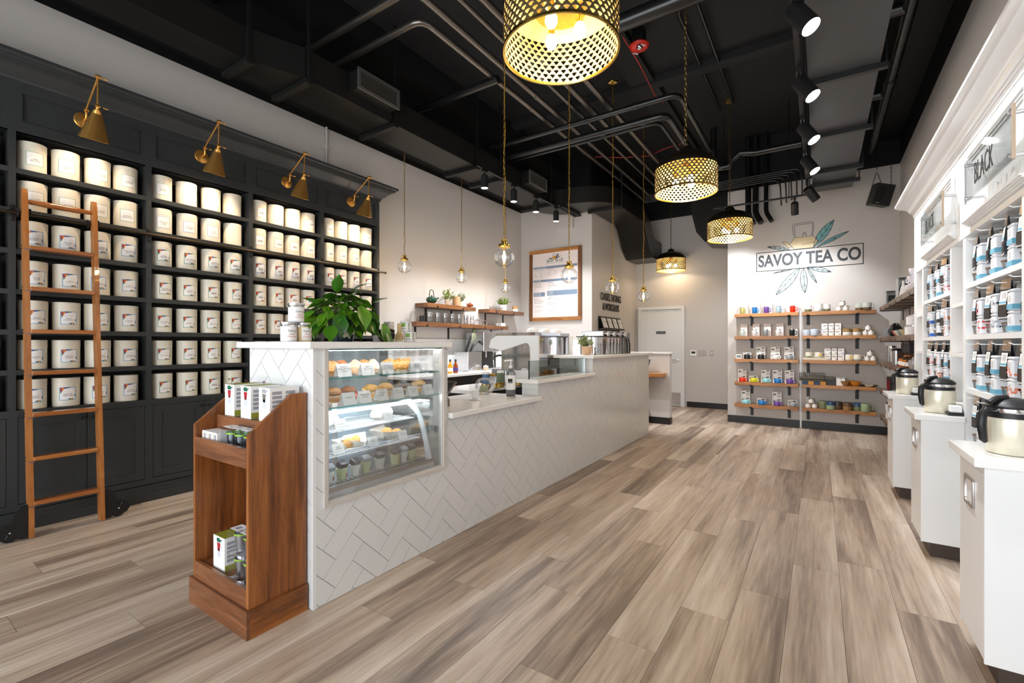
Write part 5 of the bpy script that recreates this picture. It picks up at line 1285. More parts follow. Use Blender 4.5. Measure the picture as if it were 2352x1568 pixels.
for i in range(6):
    t = thing('espresso_cup', f'white cup upside down on the espresso machine, {ORD[i]} from left', 'cup', (XE - .08 - (i % 2) * .12, YE + .08 + i * .135, z1e + .036), 0, 'white cups on the espresso machine')
    MB().lathe([(.052, .001), (.05, .02), (.04, .042), (.026, .05), (.026, .055), (0, .055)], 20).build('bowl', M_WHITE, t, True); MB().tube([(.045, 0, .015), (.065, 0, .02), (.062, 0, .038), (.04, 0, .04)], .005, 6).build('cup_handle', M_WHITE, t, True)
t = thing('bean_hopper', 'dark round grinder hopper at the machine right', 'hopper', (-2.78, 5.38, WC)); MB().lathe([(0, .001), (.07, .001), (.07, .44), (.085, .5), (0, .5)], 20).build('grinder_body', M_RUBBER, t, True); MB().lathe([(.088, .5), (.092, .53), (.088, .56), (0, .56)], 20).build('hopper_lid', mat('smoked_lid', rgb(50, 46, 44), .2), t, True)
t = thing('tamp_tray', 'small brass tamping tray on the machine edge', 'tray', (x0e + .14, YE - .1, WC)); MB().cbox(-.07, .07, -.05, .05, 0, .1, .006).build('block', M_STEEL, t); MB().cbox(-.05, .05, -.04, .04, .1, .125, .008).build('brass_top', M_PBRASS, t)
# --- sink corner right of the machine
t = thing('gooseneck_tap', 'chrome bar tap right of the espresso machine', 'tap', (-2.8, 6.1, WC)); MB().tube([(0, 0, 0), (0, 0, .2)] + arc((0, 0, .2), (0, 0, .28), (.1, -.02, .27), 5)[1:] + [(.16, -.03, .2)], .012, 10).build('spout', M_CHROME, t, True); MB().cyl(.022, 0, .03, 14).build('base', M_CHROME, t, True); MB().tube([(0, .02, .08), (.0, .08, .11)], .008, 8).build('lever', M_CHROME, t, True)
t = thing('soap_bottle', 'yellow green soap bottle beside the bar tap', 'bottle', (-2.7, 5.75, WC)); MB().lathe([(0, .001), (.035, .001), (.037, .1), (.03, .13), (.012, .145), (.012, .17), (0, .17)], 16).build('bottle', mat('lime_soap', rgb(170, 180, 70), .15, trans=.5), t, True); MB().lathe([(0, .17), (.014, .17), (.014, .19), (0, .19)], 12).build('cap', M_WHITE, t, True)
# ================================================================ back counter along the left wall
t = thing('back_counter', 'white topped back counter under the bottle shelf', 'counter', (-4.925, 4.1, 0))
MB().cbox(.0, .70, 0, 3.6, .868, .905, .005).build('worktop', M_QUARTZ, t)
for i in range(6): MB().box(.01, .66, .0 + i * .6 + .004, .6 + i * .6 - .004, .1, .868).build('base_unit', M_DARKCAB if i < 0 else M_RUBBER, t)
MB().box(.01, .6, 0, 3.6, 0, .1).build('toe_kick', M_RUBBER, t)
BCZ = .9055
tiles_w = thing('wall_tiling', 'white subway tiles behind the back counter', 'tiling', (XL, 4.1, .905)); struct(tiles_w)
SW, SHh = .2, .1
tm = MB().box(.0005, .007, 0, SW - .002, 0, SHh - .002).mesh('wall_tile', M_TILE)
gm = MB().box(0, .0005, 0, 3.62, 0, .52).build('grout_bed', M_GROUT, tiles_w)
for r in range(5):
    y = -.1 if r % 2 else 0.0
    while y < 3.6:
        a, b = max(y, 0), min(y + SW, 3.64)
        me = tm if (b - a) > SW - 1e-6 else MB().box(.0005, .007, 0, b - a - .002, 0, SHh - .002).mesh('wall_tile', M_TILE)
        obj('wall_tile', me, tiles_w, (0, a, r * SHh)); y += SW
tiles_m = thing('menu_wall_tiling', 'white subway tiles low on the menu wall', 'tiling', (XL, YM, .905)); struct(tiles_m)
MB().box(0, 1.5, -.0005, 0, 0, .5).build('grout_bed', M_GROUT, tiles_m)
tm2 = MB().box(0, SW - .002, -.007, -.0005, 0, SHh - .002).mesh('wall_tile', M_TILE)
for r in range(5):
    x = -.1 if r % 2 else 0.0
    while x < 1.5:
        a, b = max(x, .008), min(x + SW, 1.52)
        me = tm2 if (b - a) > SW - 1e-6 else MB().box(0, b - a - .002, -.007, -.0005, 0, SHh - .002).mesh('wall_tile', M_TILE)
        obj('wall_tile', me, tiles_m, (a, 0, r * SHh)); x += SW
t = thing('steam_cabinet', 'tall brushed steel dispenser on the back counter', 'dispenser', (-4.62, 6.18, BCZ))
MB().cbox(-.25, .12, -.25, .25, .3, .62, .006).build('upper_housing', M_STEEL, t); MB().cbox(-.25, .0, -.25, .25, 0, .3, .004).build('back_column', mat('dark_steel', rgb(70, 68, 66), .3, metal=.8), t); MB().box(0, .14, -.25, .25, .0, .03).build('drip_base', M_STEEL, t)
for y in (-.1, .1): MB().tube([(.05, y, .3), (.05, y, .24), (.05, y, .2)], .012, 8).build('tap', M_CHROME, t, True)
t = thing('utensil_bin', 'steel bin holding black handled tools', 'bin', (-4.62, 5.68, BCZ)); f = MB(); f.cbox(-.14, .14, -.17, .17, 0, .3, .006); f.build('bin', M_STEEL, t)
m = MB(); m.tube([(0, -.05, .3), (.02, -.02, .42), (.0, .06, .54), (-.02, .08, .5), (0, -.02, .36)], .018, 8); m.build('tool_handle', M_RUBBER, t, True); m = MB(); m.tube([(0, .05, .3), (.02, .1, .4), (.0, .22, .46)], .02, 8); m.build('tool_handle', M_RUBBER, t, True)
for i, (y, col, lb) in enumerate(((5.0, rgb(226, 150, 30), 'amber syrup bottle on the back counter'), (5.12, rgb(150, 70, 30), 'dark honey bottle with purple label on the back counter'))):
    t = thing('syrup_bottle', lb, 'bottle', (-4.4, y, BCZ), 0, 'syrup bottles on the back counter'); MB().lathe([(0, .001), (.035, .001), (.037, .08), (.03, .12), (.014, .14), (.014, .17), (0, .17)], 16).build('bottle', mat('syrup_%d' % i, col, .15), t, True); MB().lathe([(.0375, .03), (.0375, .08)], 16, None, False).build('label', M_PAPER if i == 0 else mat('purple_label', rgb(80, 60, 130), .5), t, True); MB().lathe([(0, .17), (.016, .17), (.013, .2), (0, .2)], 12).build('cap', M_INK, t, True)
t = thing('strainer_set', 'small chrome strainers lying on the back counter', 'strainer', (-4.42, 5.36, BCZ)); MB().lathe([(.045, .001), (.05, .012), (.035, .02), (0, .022)], 18).build('bowl', M_CHROME, t, True); MB().tube([(.04, .02, .012), (.1, .1, .09)], .006, 6).build('handle', M_CHROME, t, True)
t = thing('sugar_pot', 'small glass sugar pot on the back counter', 'pot', (-4.4, 5.85, BCZ)); MB().lathe([(0, .001), (.04, .001), (.042, .06), (0, .06)], 16).build('pot', mat('sugar', rgb(196, 176, 150), .5), t, True); MB().lathe([(.044, .06), (.04, .075), (.01, .08), (.01, .09), (0, .09)], 16).build('lid', M_WHITE, t, True)
# ================================================================ wall shelves behind the bar
shelfwood = wood('shelf_wood', [(0.30, rgb(58, 32, 16)), (0.48, rgb(104, 64, 34)), (0.6, rgb(130, 84, 46)), (0.74, rgb(160, 108, 62))], (5, .5, 5), 5.0, rough=.4, coat=.15)
shelfwood_x = wood('shelf_wood_cross', [(0.30, rgb(84, 48, 20)), (0.46, rgb(146, 94, 48)), (0.58, rgb(184, 126, 68)), (0.72, rgb(216, 164, 102))], (.5, 5, 5), 5.0, rough=.4, coat=.15)
def bar_shelf(y0, y1, ztop, label, brs, th=.062, d=.25):
    t = thing('wall_shelf', label, 'shelf', (XL, y0, ztop), 0, 'wooden wall shelves behind the bar')
    MB().cbox(0, d, 0, y1 - y0, -th, 0, .004).build('board', shelfwood, t)
    for y in brs:
        b = MB(); b.box(.0, .006, y - .02, y + .02, -th - .2, -th).box(0, d + .004, y - .015, y + .015, -th - .006, -th).box(d, d + .004, y - .015, y + .015, -th, -th + .03); b.build('iron_bracket', M_IRON, t)
    return t
bar_shelf(4.85, 5.98, 1.925, 'upper left wooden shelf holding teapots and plants', (.22, .8))
bar_shelf(6.36, 7.46, 1.93, 'upper right wooden shelf holding the white plant pot', (.2, .75))
bar_shelf(4.63, 6.93, 1.645, 'long lower wooden shelf lined with glasses', (.22, .95, 1.6, 2.1))
Z1, Z2 = 1.926, 1.646
t = thing('iron_teapot', 'round green iron teapot with tall black handle', 'teapot', (-4.78, 5.02, Z1)); MB().lathe([(0, .001), (.04, .001), (.075, .03), (.082, .055), (.07, .085), (.04, .1), (0, .104)], 24).build('pot_body', mat('green_iron', rgb(24, 66, 46), .35), t, True); MB().sphere(.012, 10, 6, TR(0, 0, .112)).build('lid_knob', M_IRON, t, True); MB().tube([(0, -.045, .085), (0, -.045, .14), (0, -.035, .19), (0, 0, .205), (0, .035, .19), (0, .045, .14), (0, .045, .085)], .006, 8).build('handle', M_IRON, t, True); MB().tube([(.03, .05, .06), (.06, .09, .09)], .01, 8).build('spout', MATS['green_iron'], t, True)
def sprig_plant(loc, label, potc, r, h, leafc, spread, n, seed, square=False, pot_shape=None, cat='potted plant'):
    t = thing('potted_sprig', label, cat, loc, seed * .7, 'small potted greens')
    pm = mat('pot_%d' % seed, potc, .6)
    if square: MB().cbox(-r, r, -r, r, 0, h, .004).build('pot', pm, t)
    else: MB().lathe([(0, .001), (r * .78, .001), (r, h), (r * .9, h), (r * .88, h * .85), (0, h * .85)], 20).build('pot', pm, t, True)
    rd = random.Random(seed); lm = mat('sprig_%d' % seed, leafc, .6, vary=(20, .3)); lf = MB(); sm = MB()
    for i in range(n):
        a = rd.uniform(0, 6.28); e = rd.uniform(.25, 1.5); L = spread * rd.uniform(.6, 1.05)
        tip = Vector((cos(a) * cos(e) * L, sin(a) * cos(e) * L, h + sin(e) * L)); base = Vector((cos(a) * r * .3, sin(a) * r * .3, h * .9))
        sm.tube([base, base.lerp(tip, .5) + Vector((0, 0, .01)), tip], .0015, 4)
        for q in range(7):
            c = base.lerp(tip, .3 + .7 * q / 6); d = Vector((rd.uniform(-1, 1), rd.uniform(-1, 1), rd.uniform(-.2, 1))).normalized(); s = Vector((rd.uniform(-1, 1), rd.uniform(-1, 1), rd.uniform(-1, 1))).cross(d).normalized()
            l, w = .03 * spread / .13, .009 * spread / .13
            lf.add([c, c + d * l * .5 + s * w, c + d * l, c + d * l * .5 - s * w], [(0, 1, 2, 3)])
    sm.build('stems', MATS['stem_green'], t); o = lf.build('foliage', lm, t); o['kind'] = 'stuff'
    return t
sprig_plant((-4.77, 5.36, Z1), 'leafy sprigs in a cream pot, left on the upper shelf', rgb(206, 190, 168), .05, .085, rgb(120, 130, 70), .15, 26, 1)
sprig_plant((-4.80, 5.70, Z1), 'grey green sprigs in a pale pot behind terracotta', rgb(214, 190, 160), .042, .075, rgb(128, 134, 100), .15, 20, 2)
sprig_plant((-4.77, 6.88, Z1 + .005), 'round leafy plant in a square white pot', rgb(232, 230, 226), .05, .105, rgb(108, 128, 44), .15, 34, 3, True)
t = thing('terracotta_pot', 'empty tan terracotta pot between two small plants', 'pot', (-4.75, 5.545, Z1)); MB().lathe([(0, .001), (.055, .001), (.065, .12), (.068, .12), (.068, .14), (.06, .14), (.052, .02), (0, .02)], 22).build('pot', mat('terracotta', rgb(190, 146, 110), .8), t, True)
t = thing('clay_teapot', 'small brown clay teapot at the shelf end', 'teapot', (-4.74, 5.87, Z1)); MB().lathe([(0, .001), (.035, .001), (.05, .02), (.05, .04), (.03, .06), (.0, .064)], 20).build('pot_body', mat('brown_clay', rgb(130, 62, 34), .4), t, True); MB().sphere(.009, 10, 6, TR(0, 0, .07)).build('lid_knob', MATS['brown_clay'], t, True); MB().tube([(0, .045, .05), (0, .08, .05), (0, .085, .02), (0, .045, .015)], .005, 6).build('handle', MATS['brown_clay'], t, True); MB().tube([(0, -.04, .025), (0, -.07, .035), (0, -.085, .055)], .007, 6).build('spout', MATS['brown_clay'], t, True)
t = thing('glass_stand', 'tiny chrome and glass ornament beside the cream pot', 'ornament', (-4.76, 5.22, Z1)); MB().lathe([(0, .001), (.03, .001), (.03, .006), (.006, .01), (.006, .06), (.028, .085), (.026, .1)], 16, None, False).build('stem_glass', M_GLASS, t, True)
t = thing('stoneware_creamer', 'two tone tan and white creamer jug', 'jug', (-4.75, 7.22, Z1 + .005)); MB().lathe([(0, .001), (.05, .001), (.055, .02), (.055, .045)], 20, None, False).build('white_base', M_WHITE, t, True); MB().lathe([(.055, .045), (.052, .09), (.05, .1), (.046, .1)], 20, None, False).build('tan_top', mat('tan_glaze', rgb(170, 130, 80), .4), t, True); MB().tube([(0, .05, .085), (0, .085, .08), (0, .085, .04), (0, .052, .03)], .006, 6).build('handle', MATS['tan_glaze'], t, True)
for i in range(4):
    t = thing('glass_teacup', f'small clear glass cup on the right shelf, {ORD[i]} from left', 'glass', (-4.74, 6.46 + i * .095, Z1 + .005), 0, 'clear cups on the upper right shelf'); MB().lathe([(0, .001), (.02, .001), (.036, .025), (.04, .055), (.039, .055), (.034, .026), (0, .005)], 18, None, False).build('bowl', M_GLASS, t, True); MB().tube([(0, .037, .045), (0, .056, .04), (0, .05, .02), (0, .034, .02)], .0025, 5).build('handle', M_GLASS, t, True)
for i in range(13):
    t = thing('infuser_glass', f'tall infuser glass on the long shelf, {ORD[i]} from left', 'glass', (-4.74 - (i % 2) * .05, 4.93 + i * .083, Z2), 0, 'tall infuser glasses on the long shelf')
    MB().lathe([(0, .001), (.028, .001), (.03, .006), (.03, .15), (.0285, .15), (.0285, .008), (0, .008)], 16, None, False).build('tumbler', M_GLASS, t, True)
    MB().lathe([(.0265, .085), (.0265, .11), (.02, .115), (0, .1)], 14, None, False).build('steel_infuser', M_CHROME, t, True); MB().lathe([(0, .002), (.029, .002), (.029, .007), (0, .007)], 16).build('dark_foot', mat('glass_foot', rgb(60, 50, 44), .2), t, True)
t = thing('black_canister', 'small black canister at the long shelf start', 'canister', (-4.74, 4.79, Z2)); MB().lathe([(0, .001), (.042, .001), (.042, .07), (.045, .07), (.045, .085), (0, .085)], 20).build('can', M_RUBBER, t, True)
t = thing('glass_dome', 'clear glass dome behind the black canister', 'glass', (-4.86, 4.72, Z2)); MB().lathe([(.045, .001), (.048, .09), (.03, .14), (0, .155)], 20, None, False).build('dome', M_GLASS, t, True)
for i in range(2):
    t = thing('glass_teapot', ('left', 'right')[i] + ' small glass teapot with steel lid on the long shelf', 'teapot', (-4.75, 6.07 + i * .2, Z2), 0, 'glass teapots on the long shelf'); MB().lathe([(0, .001), (.05, .001), (.052, .03), (.04, .075)], 18, None, False).build('pot', M_GLASS, t, True); MB().lathe([(.042, .075), (.044, .08), (.03, .09), (0, .092)], 18, None, False).build('lid', M_STEEL, t, True); MB().tube([(0, .045, .065), (0, .08, .06), (0, .075, .02), (0, .05, .02)], .004, 6).build('handle', M_GLASS, t, True)
for i in range(5):
    t = thing('tasting_cup', f'tiny clear tasting cup on the long shelf, {ORD[i]} from left', 'glass', (-4.74, 6.42 + i * .07, Z2), 0, 'tiny tasting cups on the long shelf'); MB().lathe([(0, .001), (.02, .001), (.028, .04), (.027, .04), (.019, .004), (0, .004)], 14, None, False).build('bowl', M_GLASS, t, True)
for i in range(4):
    t = thing('frosted_cup', f'frosted white cup at the long shelf end, {ORD[i]} from left', 'cup', (-4.74, 6.77 - .0 + i * .0 + (i % 2) * .075, Z2 + (i // 2) * .0) if i < 2 else (-4.84, 6.77 + (i % 2) * .075, Z2), 0, 'frosted cups on the long shelf'); MB().lathe([(0, .001), (.028, .001), (.032, .055), (.03, .055), (.026, .006), (0, .006)], 14).build('bowl', mat('frosted', rgb(224, 228, 230), .4), t, True)
t = thing('dried_flowers', 'bundle of dried white flowers hanging under the shelf', 'dried flowers', (-4.70, 5.93, 1.575)); rd = random.Random(8); fl_ = MB(); s_ = MB()
for i in range(16):
    a = rd.uniform(0, 6.28); e = Vector((.035 * cos(a), .05 * sin(a), -.16 - rd.random() * .06)); s_.tube([(0, 0, 0), e * .5 + Vector((0, 0, -.01)), e], .0015, 4)
    for q in range(9):
        c = e * (.45 + .55 * q / 8) + Vector((rd.uniform(-.012, .012), rd.uniform(-.012, .012), rd.uniform(-.008, .008))); fl_.sphere(.006, 6, 4, Matrix.Translation(c))
s_.build('stems', MATS['stem_green'], t); o = fl_.build('blossoms', mat('dry_white', rgb(214, 212, 186), .8), t); o['kind'] = 'stuff'
MB().tube([(0, 0, 0), (0, 0, .03)], .004, 5).build('string_tie', M_IRON, t)
# ================================================================ menu board
mb0, mb1 = -4.736, -3.623
t = thing('menu_board', 'framed white tea menu board on the grey wall', 'menu board', ((mb0 + mb1) / 2, YM, 1.77))
W2, HH = (mb1 - mb0) / 2, 1.365
MB().box(-W2 + .03, W2 - .03, -.02, -.002, .03, HH - .03).build('printed_sheet', mat('menu_sheet', rgb(232, 222, 220), .5), t)
fw = .068
frame_v = wood('frame_wood_upright', [(0.30, rgb(64, 36, 14)), (0.5, rgb(112, 70, 32)), (0.7, rgb(146, 96, 48))], (5, 5, .5), 5, rough=.45)
MB().cbox(-W2, -W2 + fw, -.04, 0, 0, HH - fw, .004).build('frame_side', frame_v, t); MB().cbox(W2 - fw, W2, -.04, 0, fw, HH, .004).build('frame_side', frame_v, t)
MB().cbox(-W2, W2 - fw, -.042, 0, HH - fw, HH, .004).build('frame_rail', shelfwood_x, t); MB().cbox(-W2 + fw, W2, -.042, 0, 0, fw, .004).build('frame_rail', shelfwood_x, t)
M_SLATE = mat('slate_blue_print', rgb(120, 138, 160), .5)
IW = W2 - fw; inn = HH - 2 * fw
def mx(u): return -IW + 2 * IW * u
def mz(v): return HH - fw - inn * v
def bar(u0, u1, v0, v1): MB().box(mx(u0), mx(u1), -.0212, -.02, mz(v1), mz(v0)).build('print_bar', M_SLATE, t)
def mt(s, u, v, size, m=M_GREYINK, al='LEFT', sq=.9): obj('lettering', text_mesh(s, size, m, 0, sq, al, 1.15, 0, 1), t, (mx(u), -.0222, mz(v)))
bar(.02, .98, .205, .24); bar(.02, .98, .41, .445); bar(.02, .28, .605, .67); bar(.33, .98, .59, .665)
mt('LOOSE LEAF TEAS', .04, .223, .036, M_PAPER); mt('ICED TEAS', .04, .428, .036, M_PAPER); mt('SIGNATURE\nTEA LATTES', .04, .638, .032, M_PAPER); mt('ESPRESSO\n& MORE', .35, .628, .032, M_PAPER)
for s, u, v in (('SPECIALTY TEAS', .04, .265), ('RARE TEAS', .35, .255), ('HOT', .86, .235), ('SIGNATURE', .04, .47), ('SPARKLING', .35, .462), ('SIGNATURE\nESPRESSO LATTES', .35, .705), ('HOT CHOCOLATE', .71, .685)): mt(s, u, v, .03, M_SLATE)
for s, u, v in (('12oz\n16oz\n16oz Iced\nTeapot', .04, .335), ('2.85\n3.15\n3.45\n5.00', .17, .335), ('12oz\n16oz\nTeapot', .35, .315), ('4.50\n5.00\n6.50', .5, .315), ('Blueberry Lemon\nPeach Honey Lemon', .04, .51), ('3.75', .04, .558), ('Hibiscus Kalamansi\nLemon Matcha Sparkler', .35, .505), ('4.50', .35, .548), ('3.75', .71, .53),
                ('Savoy Chai\nLavender Vanilla\nThank You Very Matcha\nKagoshima Matcha', .04, .74), ('Strawberries & Cream', .04, .83), ('Bourbon Mocha\nCardamom Kalamansi\nCookies & Cream', .35, .79), ('12oz 16oz\n3.75 4.25', .71, .735), ('Americano     3.00\nMilk Alt         .75\nFlavor Shot    .60', .71, .81), ('12oz  16oz  16oz Iced\n4.50  5.00  5.00', .04, .9), ('12oz  16oz  16oz Iced\n4.50  5.00  5.00', .35, .893)): mt(s, u, v, .024)
mt('Our Signature Drinks are comprised of ingredients made completely by Savoy.\nVegan options available upon request.', .04, .965, .019, M_PALEINK)
for u in (.32, .69): MB().box(mx(u) - .001, mx(u) + .001, -.0212, -.02, mz(.94), mz(.69)).build('rule_line', M_PALEINK, t)
# ---------------------------------------------------------------- painted tea logo (used on the back wall and on the menu)
M_TEAL = mat('teal_paint', rgb(112, 168, 172), .5, vary=(6, .12)); M_PALET = mat('pale_teal_paint', rgb(176, 200, 206), .5, vary=(6, .1)); M_GREYL = mat('grey_leaf_paint', rgb(160, 172, 170), .5); M_TANP = mat('tan_paint', rgb(218, 198, 160), .5, vary=(5, .1)); M_LINE = mat('line_paint', rgb(52, 56, 60), .5)
def bez(p0, p1, p2, n=8): return [((1-t)**2*p0[0]+2*t*(1-t)*p1[0]+t*t*p2[0], (1-t)**2*p0[1]+2*t*(1-t)*p1[1]+t*t*p2[1]) for t in [i/n for i in range(n+1)]]
MXF = Matrix(((1, 0, 0, 0), (0, 0, -1, 0), (0, 1, 0, 0), (0, 0, 0, 1)))
def flat(poly, d0, d1): return MB().prism(poly, d0, d1, MXF)
def stroke(m, pts, w, d):
    for a, b in zip(pts[:-1], pts[1:]):
        dx, dy = b[0] - a[0], b[1] - a[1]; L = (dx * dx + dy * dy) ** .5 or 1; nx, ny = -dy / L * w / 2, dx / L * w / 2
        ex, ey = dx / L * w * .3, dy / L * w * .3
        m.prism([(a[0] - ex + nx, a[1] - ey + ny), (a[0] - ex - nx, a[1] - ey - ny), (b[0] + ex - nx, b[1] + ey - ny), (b[0] + ex + nx, b[1] + ey + ny)], 0.0, d, MXF)
def logo(parent, S, mats, origin, lw=1.0, depth=.0006, text=True, below=True):
    """S scales the drawing; unit = half the word box width is 1.0"""
    ox, oy, oz = origin
    def add(mb, name, m): o = mb.build(name, m, parent); o.location = origin; o.scale = (S, 1, S); return o
    teal, pale, grey, tan, line = mats
    def leaf(base, tip, bulge, m, name='leaf_print', veins=5):
        bx, by = base; tx, ty = tip; mx_, my_ = (bx + tx) / 2, (by + ty) / 2; dx, dy = tx - bx, ty - by
        nx, ny = -dy * bulge, dx * bulge
        A = bez(base, (mx_ + nx, my_ + ny), tip); B = bez(tip, (mx_ - nx * .8, my_ - ny * .8), base)
        add(flat(A + B[1:-1], 0, depth), name, m)
        s = MB(); stroke(s, A, .011 * lw, depth * 2); stroke(s, B, .011 * lw, depth * 2); stroke(s, [base, tip], .009 * lw, depth * 2)
        for i in range(1, veins):
            t = i / veins; c = (bx + dx * t, by + dy * t)
            for sg in (1, -1):
                w = bulge * sin(pi * min(.95, t + .12)) * .82 * sg * (1 if sg > 0 else .8)
                e = (c[0] + dx * .13 - dy * w * .62, c[1] + dy * .13 + dx * w * .62); stroke(s, [c, e], .008 * lw, depth * 2)
        add(s, 'leaf_outline', line)
    H = .225
    leaf((.12, H), (.49, .78), .28, teal); leaf((.18, H), (.75, .50), .13, teal, veins=2); leaf((-.32, H * .95), (-.77, .34), -.2, grey)
    pot = [(-.34 + .0, H), (-.24, H - .02), (.14, H), (.20, .38), (.12, .48), (-.23, .48), (-.30, .40)]
    body = [(-.24, H), (.10, H), (.20, .36), (.12, .48), (-.24, .48), (-.33, .34)]
    add(flat(body, depth * .3, depth * 1.3), 'kettle_body', tan); add(flat([(-.33, .34), (-.40, .41), (-.47, .41), (-.44, .38), (-.36, .27), (-.31, .27)], depth * .3, depth * 1.3), 'kettle_spout', tan)
    s = MB()
    for p in (body + body[:1], [(-.31, .27), (-.36, .27), (-.44, .38), (-.47, .41), (-.40, .41), (-.33, .34)], bez((-.24, .48), (-.32, .80), (-.22, .79)) + bez((-.2, .79), (0, .80), (.08, .80)) + bez((.08, .80), (.16, .80), (.10, .48)), bez((-.21, .5), (-.28, .76), (-.19, .755)) + bez((-.19, .755), (0, .765), (.07, .765)) + bez((.07, .765), (.13, .76), (.08, .5)), bez((-.09, .49), (-.1, .53), (-.05, .535)) + bez((-.05, .535), (0, .53), (-.01, .49)), bez((-.06, .535), (-.1, .57), (-.05, .585)) + bez((-.05, .585), (0, .57), (-.04, .535)), [(-.1, .31), (.16, .345)]): stroke(s, p, .008 * lw, depth * 2.4)
    add(s, 'kettle_outline', line)
    if below:
        leaf((-.13, -.2), (-.60, -.78), .24, pale); leaf((-.07, -.2), (-.04, -.76), -.26, pale, veins=3); leaf((.0, -.2), (.18, -.56), -.14, pale, veins=2); leaf((.0, -.2), (.44, -.34), .22, pale); leaf((-.25, -.21), (-.66, -.28), -.08, pale, veins=2)
        for i, (x, z) in enumerate(((-.55, .70), (-.49, .58), (-.63, .56), (.57, .55), (-.74, -.33), (-.61, -.36), (.30, -.47), (.43, -.51), (.15, -.68))):
            add(flat([(x + .012 * cos(a), z + .012 * sin(a)) for a in [2 * pi * q / 10 for q in range(10)]], 0, depth), 'dot_print', tan if i % 3 == 1 else grey)
    s = MB(); b = .016 * lw; hz = .222
    for (x0, x1, z0, z1) in ((-1, 1, hz - b, hz), (-1, 1, -hz, -hz + b), (-1, -1 + b, -hz, hz), (1 - b, 1, -hz, hz)): s.prism([(x0, z0), (x1, z0), (x1, z1), (x0, z1)], 0, depth * 3, MXF)
    add(s, 'word_box', M_INK)
    add(flat([(-1, -hz), (1, -hz), (1, hz), (-1, hz)], 0, depth * .9), 'box_ground', M_WALL if text else M_PAPER)
    o = obj('lettering', text_mesh('SAVOY TEA CO', .37 * S, M_LINE, depth, .74, 'CENTER', 1, .011 * S, 7), parent, (ox, oy - depth * 1.5, oz))
lg = thing('painted_logo', 'large painted teapot and leaves logo on the back wall', 'wall art', (-.163, YG - .001, 2.68))
logo(lg, .712, (M_TEAL, M_PALET, M_GREYL, M_TANP, M_LINE), (0, 0, 0))
# small print of it on the menu
M_NAVY = mat('navy_print', rgb(60, 84, 120), .5); M_OCHRE = mat('ochre_print', rgb(214, 150, 40), .5)
mbd = [o for o in bpy.data.objects if o.name.startswith('menu_board')][0]
logo(mbd, .172, (M_NAVY, M_NAVY, M_NAVY, M_OCHRE, M_INK), (mx(.5), -.0212, mz(.13)), 1.6, .0004, False, False)
# ---------------------------------------------------------------- raised lettering and framed lists on the hall wall
t = thing('wall_lettering', 'raised black CLASSES, TASTINGS & WORKSHOPS lettering on wall', 'lettering', (XH, 8.655, 2.14))
for s, z in (('CLASSES, TASTINGS', .085), ('& WORKSHOPS', -.105)): obj('letters', text_mesh(s, .2, M_INK, .004, .6, res=4), t, (.014, 0, z), (0, 0, rad(90)))
t = thing('list_rail', 'black sloping rail with four framed class lists', 'notice rail', (XH, 8.58, 1.6))
MB().cbox(.005, .12, -.55, .55, 0, .02, .003).build('ledge', mat('dark_ledge', rgb(52, 40, 34), .5), t); MB().box(0, .01, -.55, .55, -.02, .25).build('back_board', M_INK, t)
for i in range(4):
    o = MB().cbox(-.006, .006, -.125, .125, 0, .22, .002).build('frame', M_INK, t); o.location = (.1, -.405 + i * .27, .02); o.rotation_euler = (0, rad(-18), 0)
    p = MB().box(.0062, .007, -.1, .1, .012, .12).build('lower_sheet', M_PAPER, o); p2 = MB().box(.0062, .007, -.1, .1, .128, .205).build('upper_sheet', M_PAPER, o)
    q = MB()
    for k in range(6): q.box(.007, .0074, -.08, .03 + .02 * (k % 3), .025 + k * .015, .028 + k * .015)
    q.box(.007, .0074, -.08, .0, .17, .185); q.box(.007, .0074, -.08, .03, .145, .155); q.build('print_lines', M_GREYINK, o)
# ---------------------------------------------------------------- coffee brewer, succulent, half wall
t = thing('coffee_brewer', 'shiny steel twin coffee brewer on the high ledge', 'coffee brewer', (-2.33, 5.15, 1.2005))
m = MB(); m.lathe([(.17, .0), (.17, .21), (0, .21)], 40, TR(0, .18, 0)); m.v = [(x * 1.0, y, z) for x, y, z in m.v]; m.lathe([(0, .001), (.17, .001)], 40, TR(0, .18, 0), False); m.build('front_urn', M_CHROME, t, True)
for i in range(4): m = MB(); m.lathe([(0, .001), (.06, .001), (.06, .21), (0, .21)], 20, TR(.07, .42 + i * .115, 0)); m.build('steel_column', M_CHROME, t, True)
MB().cbox(-.17, .17, .02, .92, .21, .222, .003).build('top_deck', M_RUBBER, t); MB().cbox(-.14, .14, .12, .98, .222, .285, .004).build('upper_box', M_STEEL, t)
for i in range(4): m = MB(); m.lathe([(0, 0), (.03, .0), (.034, .01), (.03, .02), (0, .02)], 16, TR(.142, .22 + i * .2, .255) @ Matrix.Rotation(rad(90), 4, 'Y')); m.build('gauge', M_CHROME, t, True)
MB().cbox(-.16, .12, .9, 1.14, 0, .285, .004).build('side_cabinet', mat('grey_steel', rgb(150, 148, 146), .35, metal=.8), t)
for y in (.95, 1.05): m = MB(); m.tube([(.13, y, .2), (.15, y, .12), (.14, y + .03, .0)], .009, 6); m.build('hose', M_RUBBER, t, True)
sprig_plant((-2.25, 4.93, 1.2005), 'green grey succulent in a tan pot by the brewer', rgb(196, 162, 130), .06, .10, rgb(140, 146, 100), .13, 36, 4)
t = thing('stylus_stand', 'small black hook stand beside the succulent pot', 'stand', (-2.2, 5.06, 1.2005)); MB().box(-.02, .02, -.012, .012, 0, .006).build('base', M_RUBBER, t); MB().tube([(0, 0, 0), (.0, .015, .04), (0, -.015, .05), (0, .01, .085)], .005, 6).build('hook', M_RUBBER, t, True)
t = thing('half_wall', 'low white painted half wall behind the coffee bar', 'half wall', (-2.05, 7.75, 0))
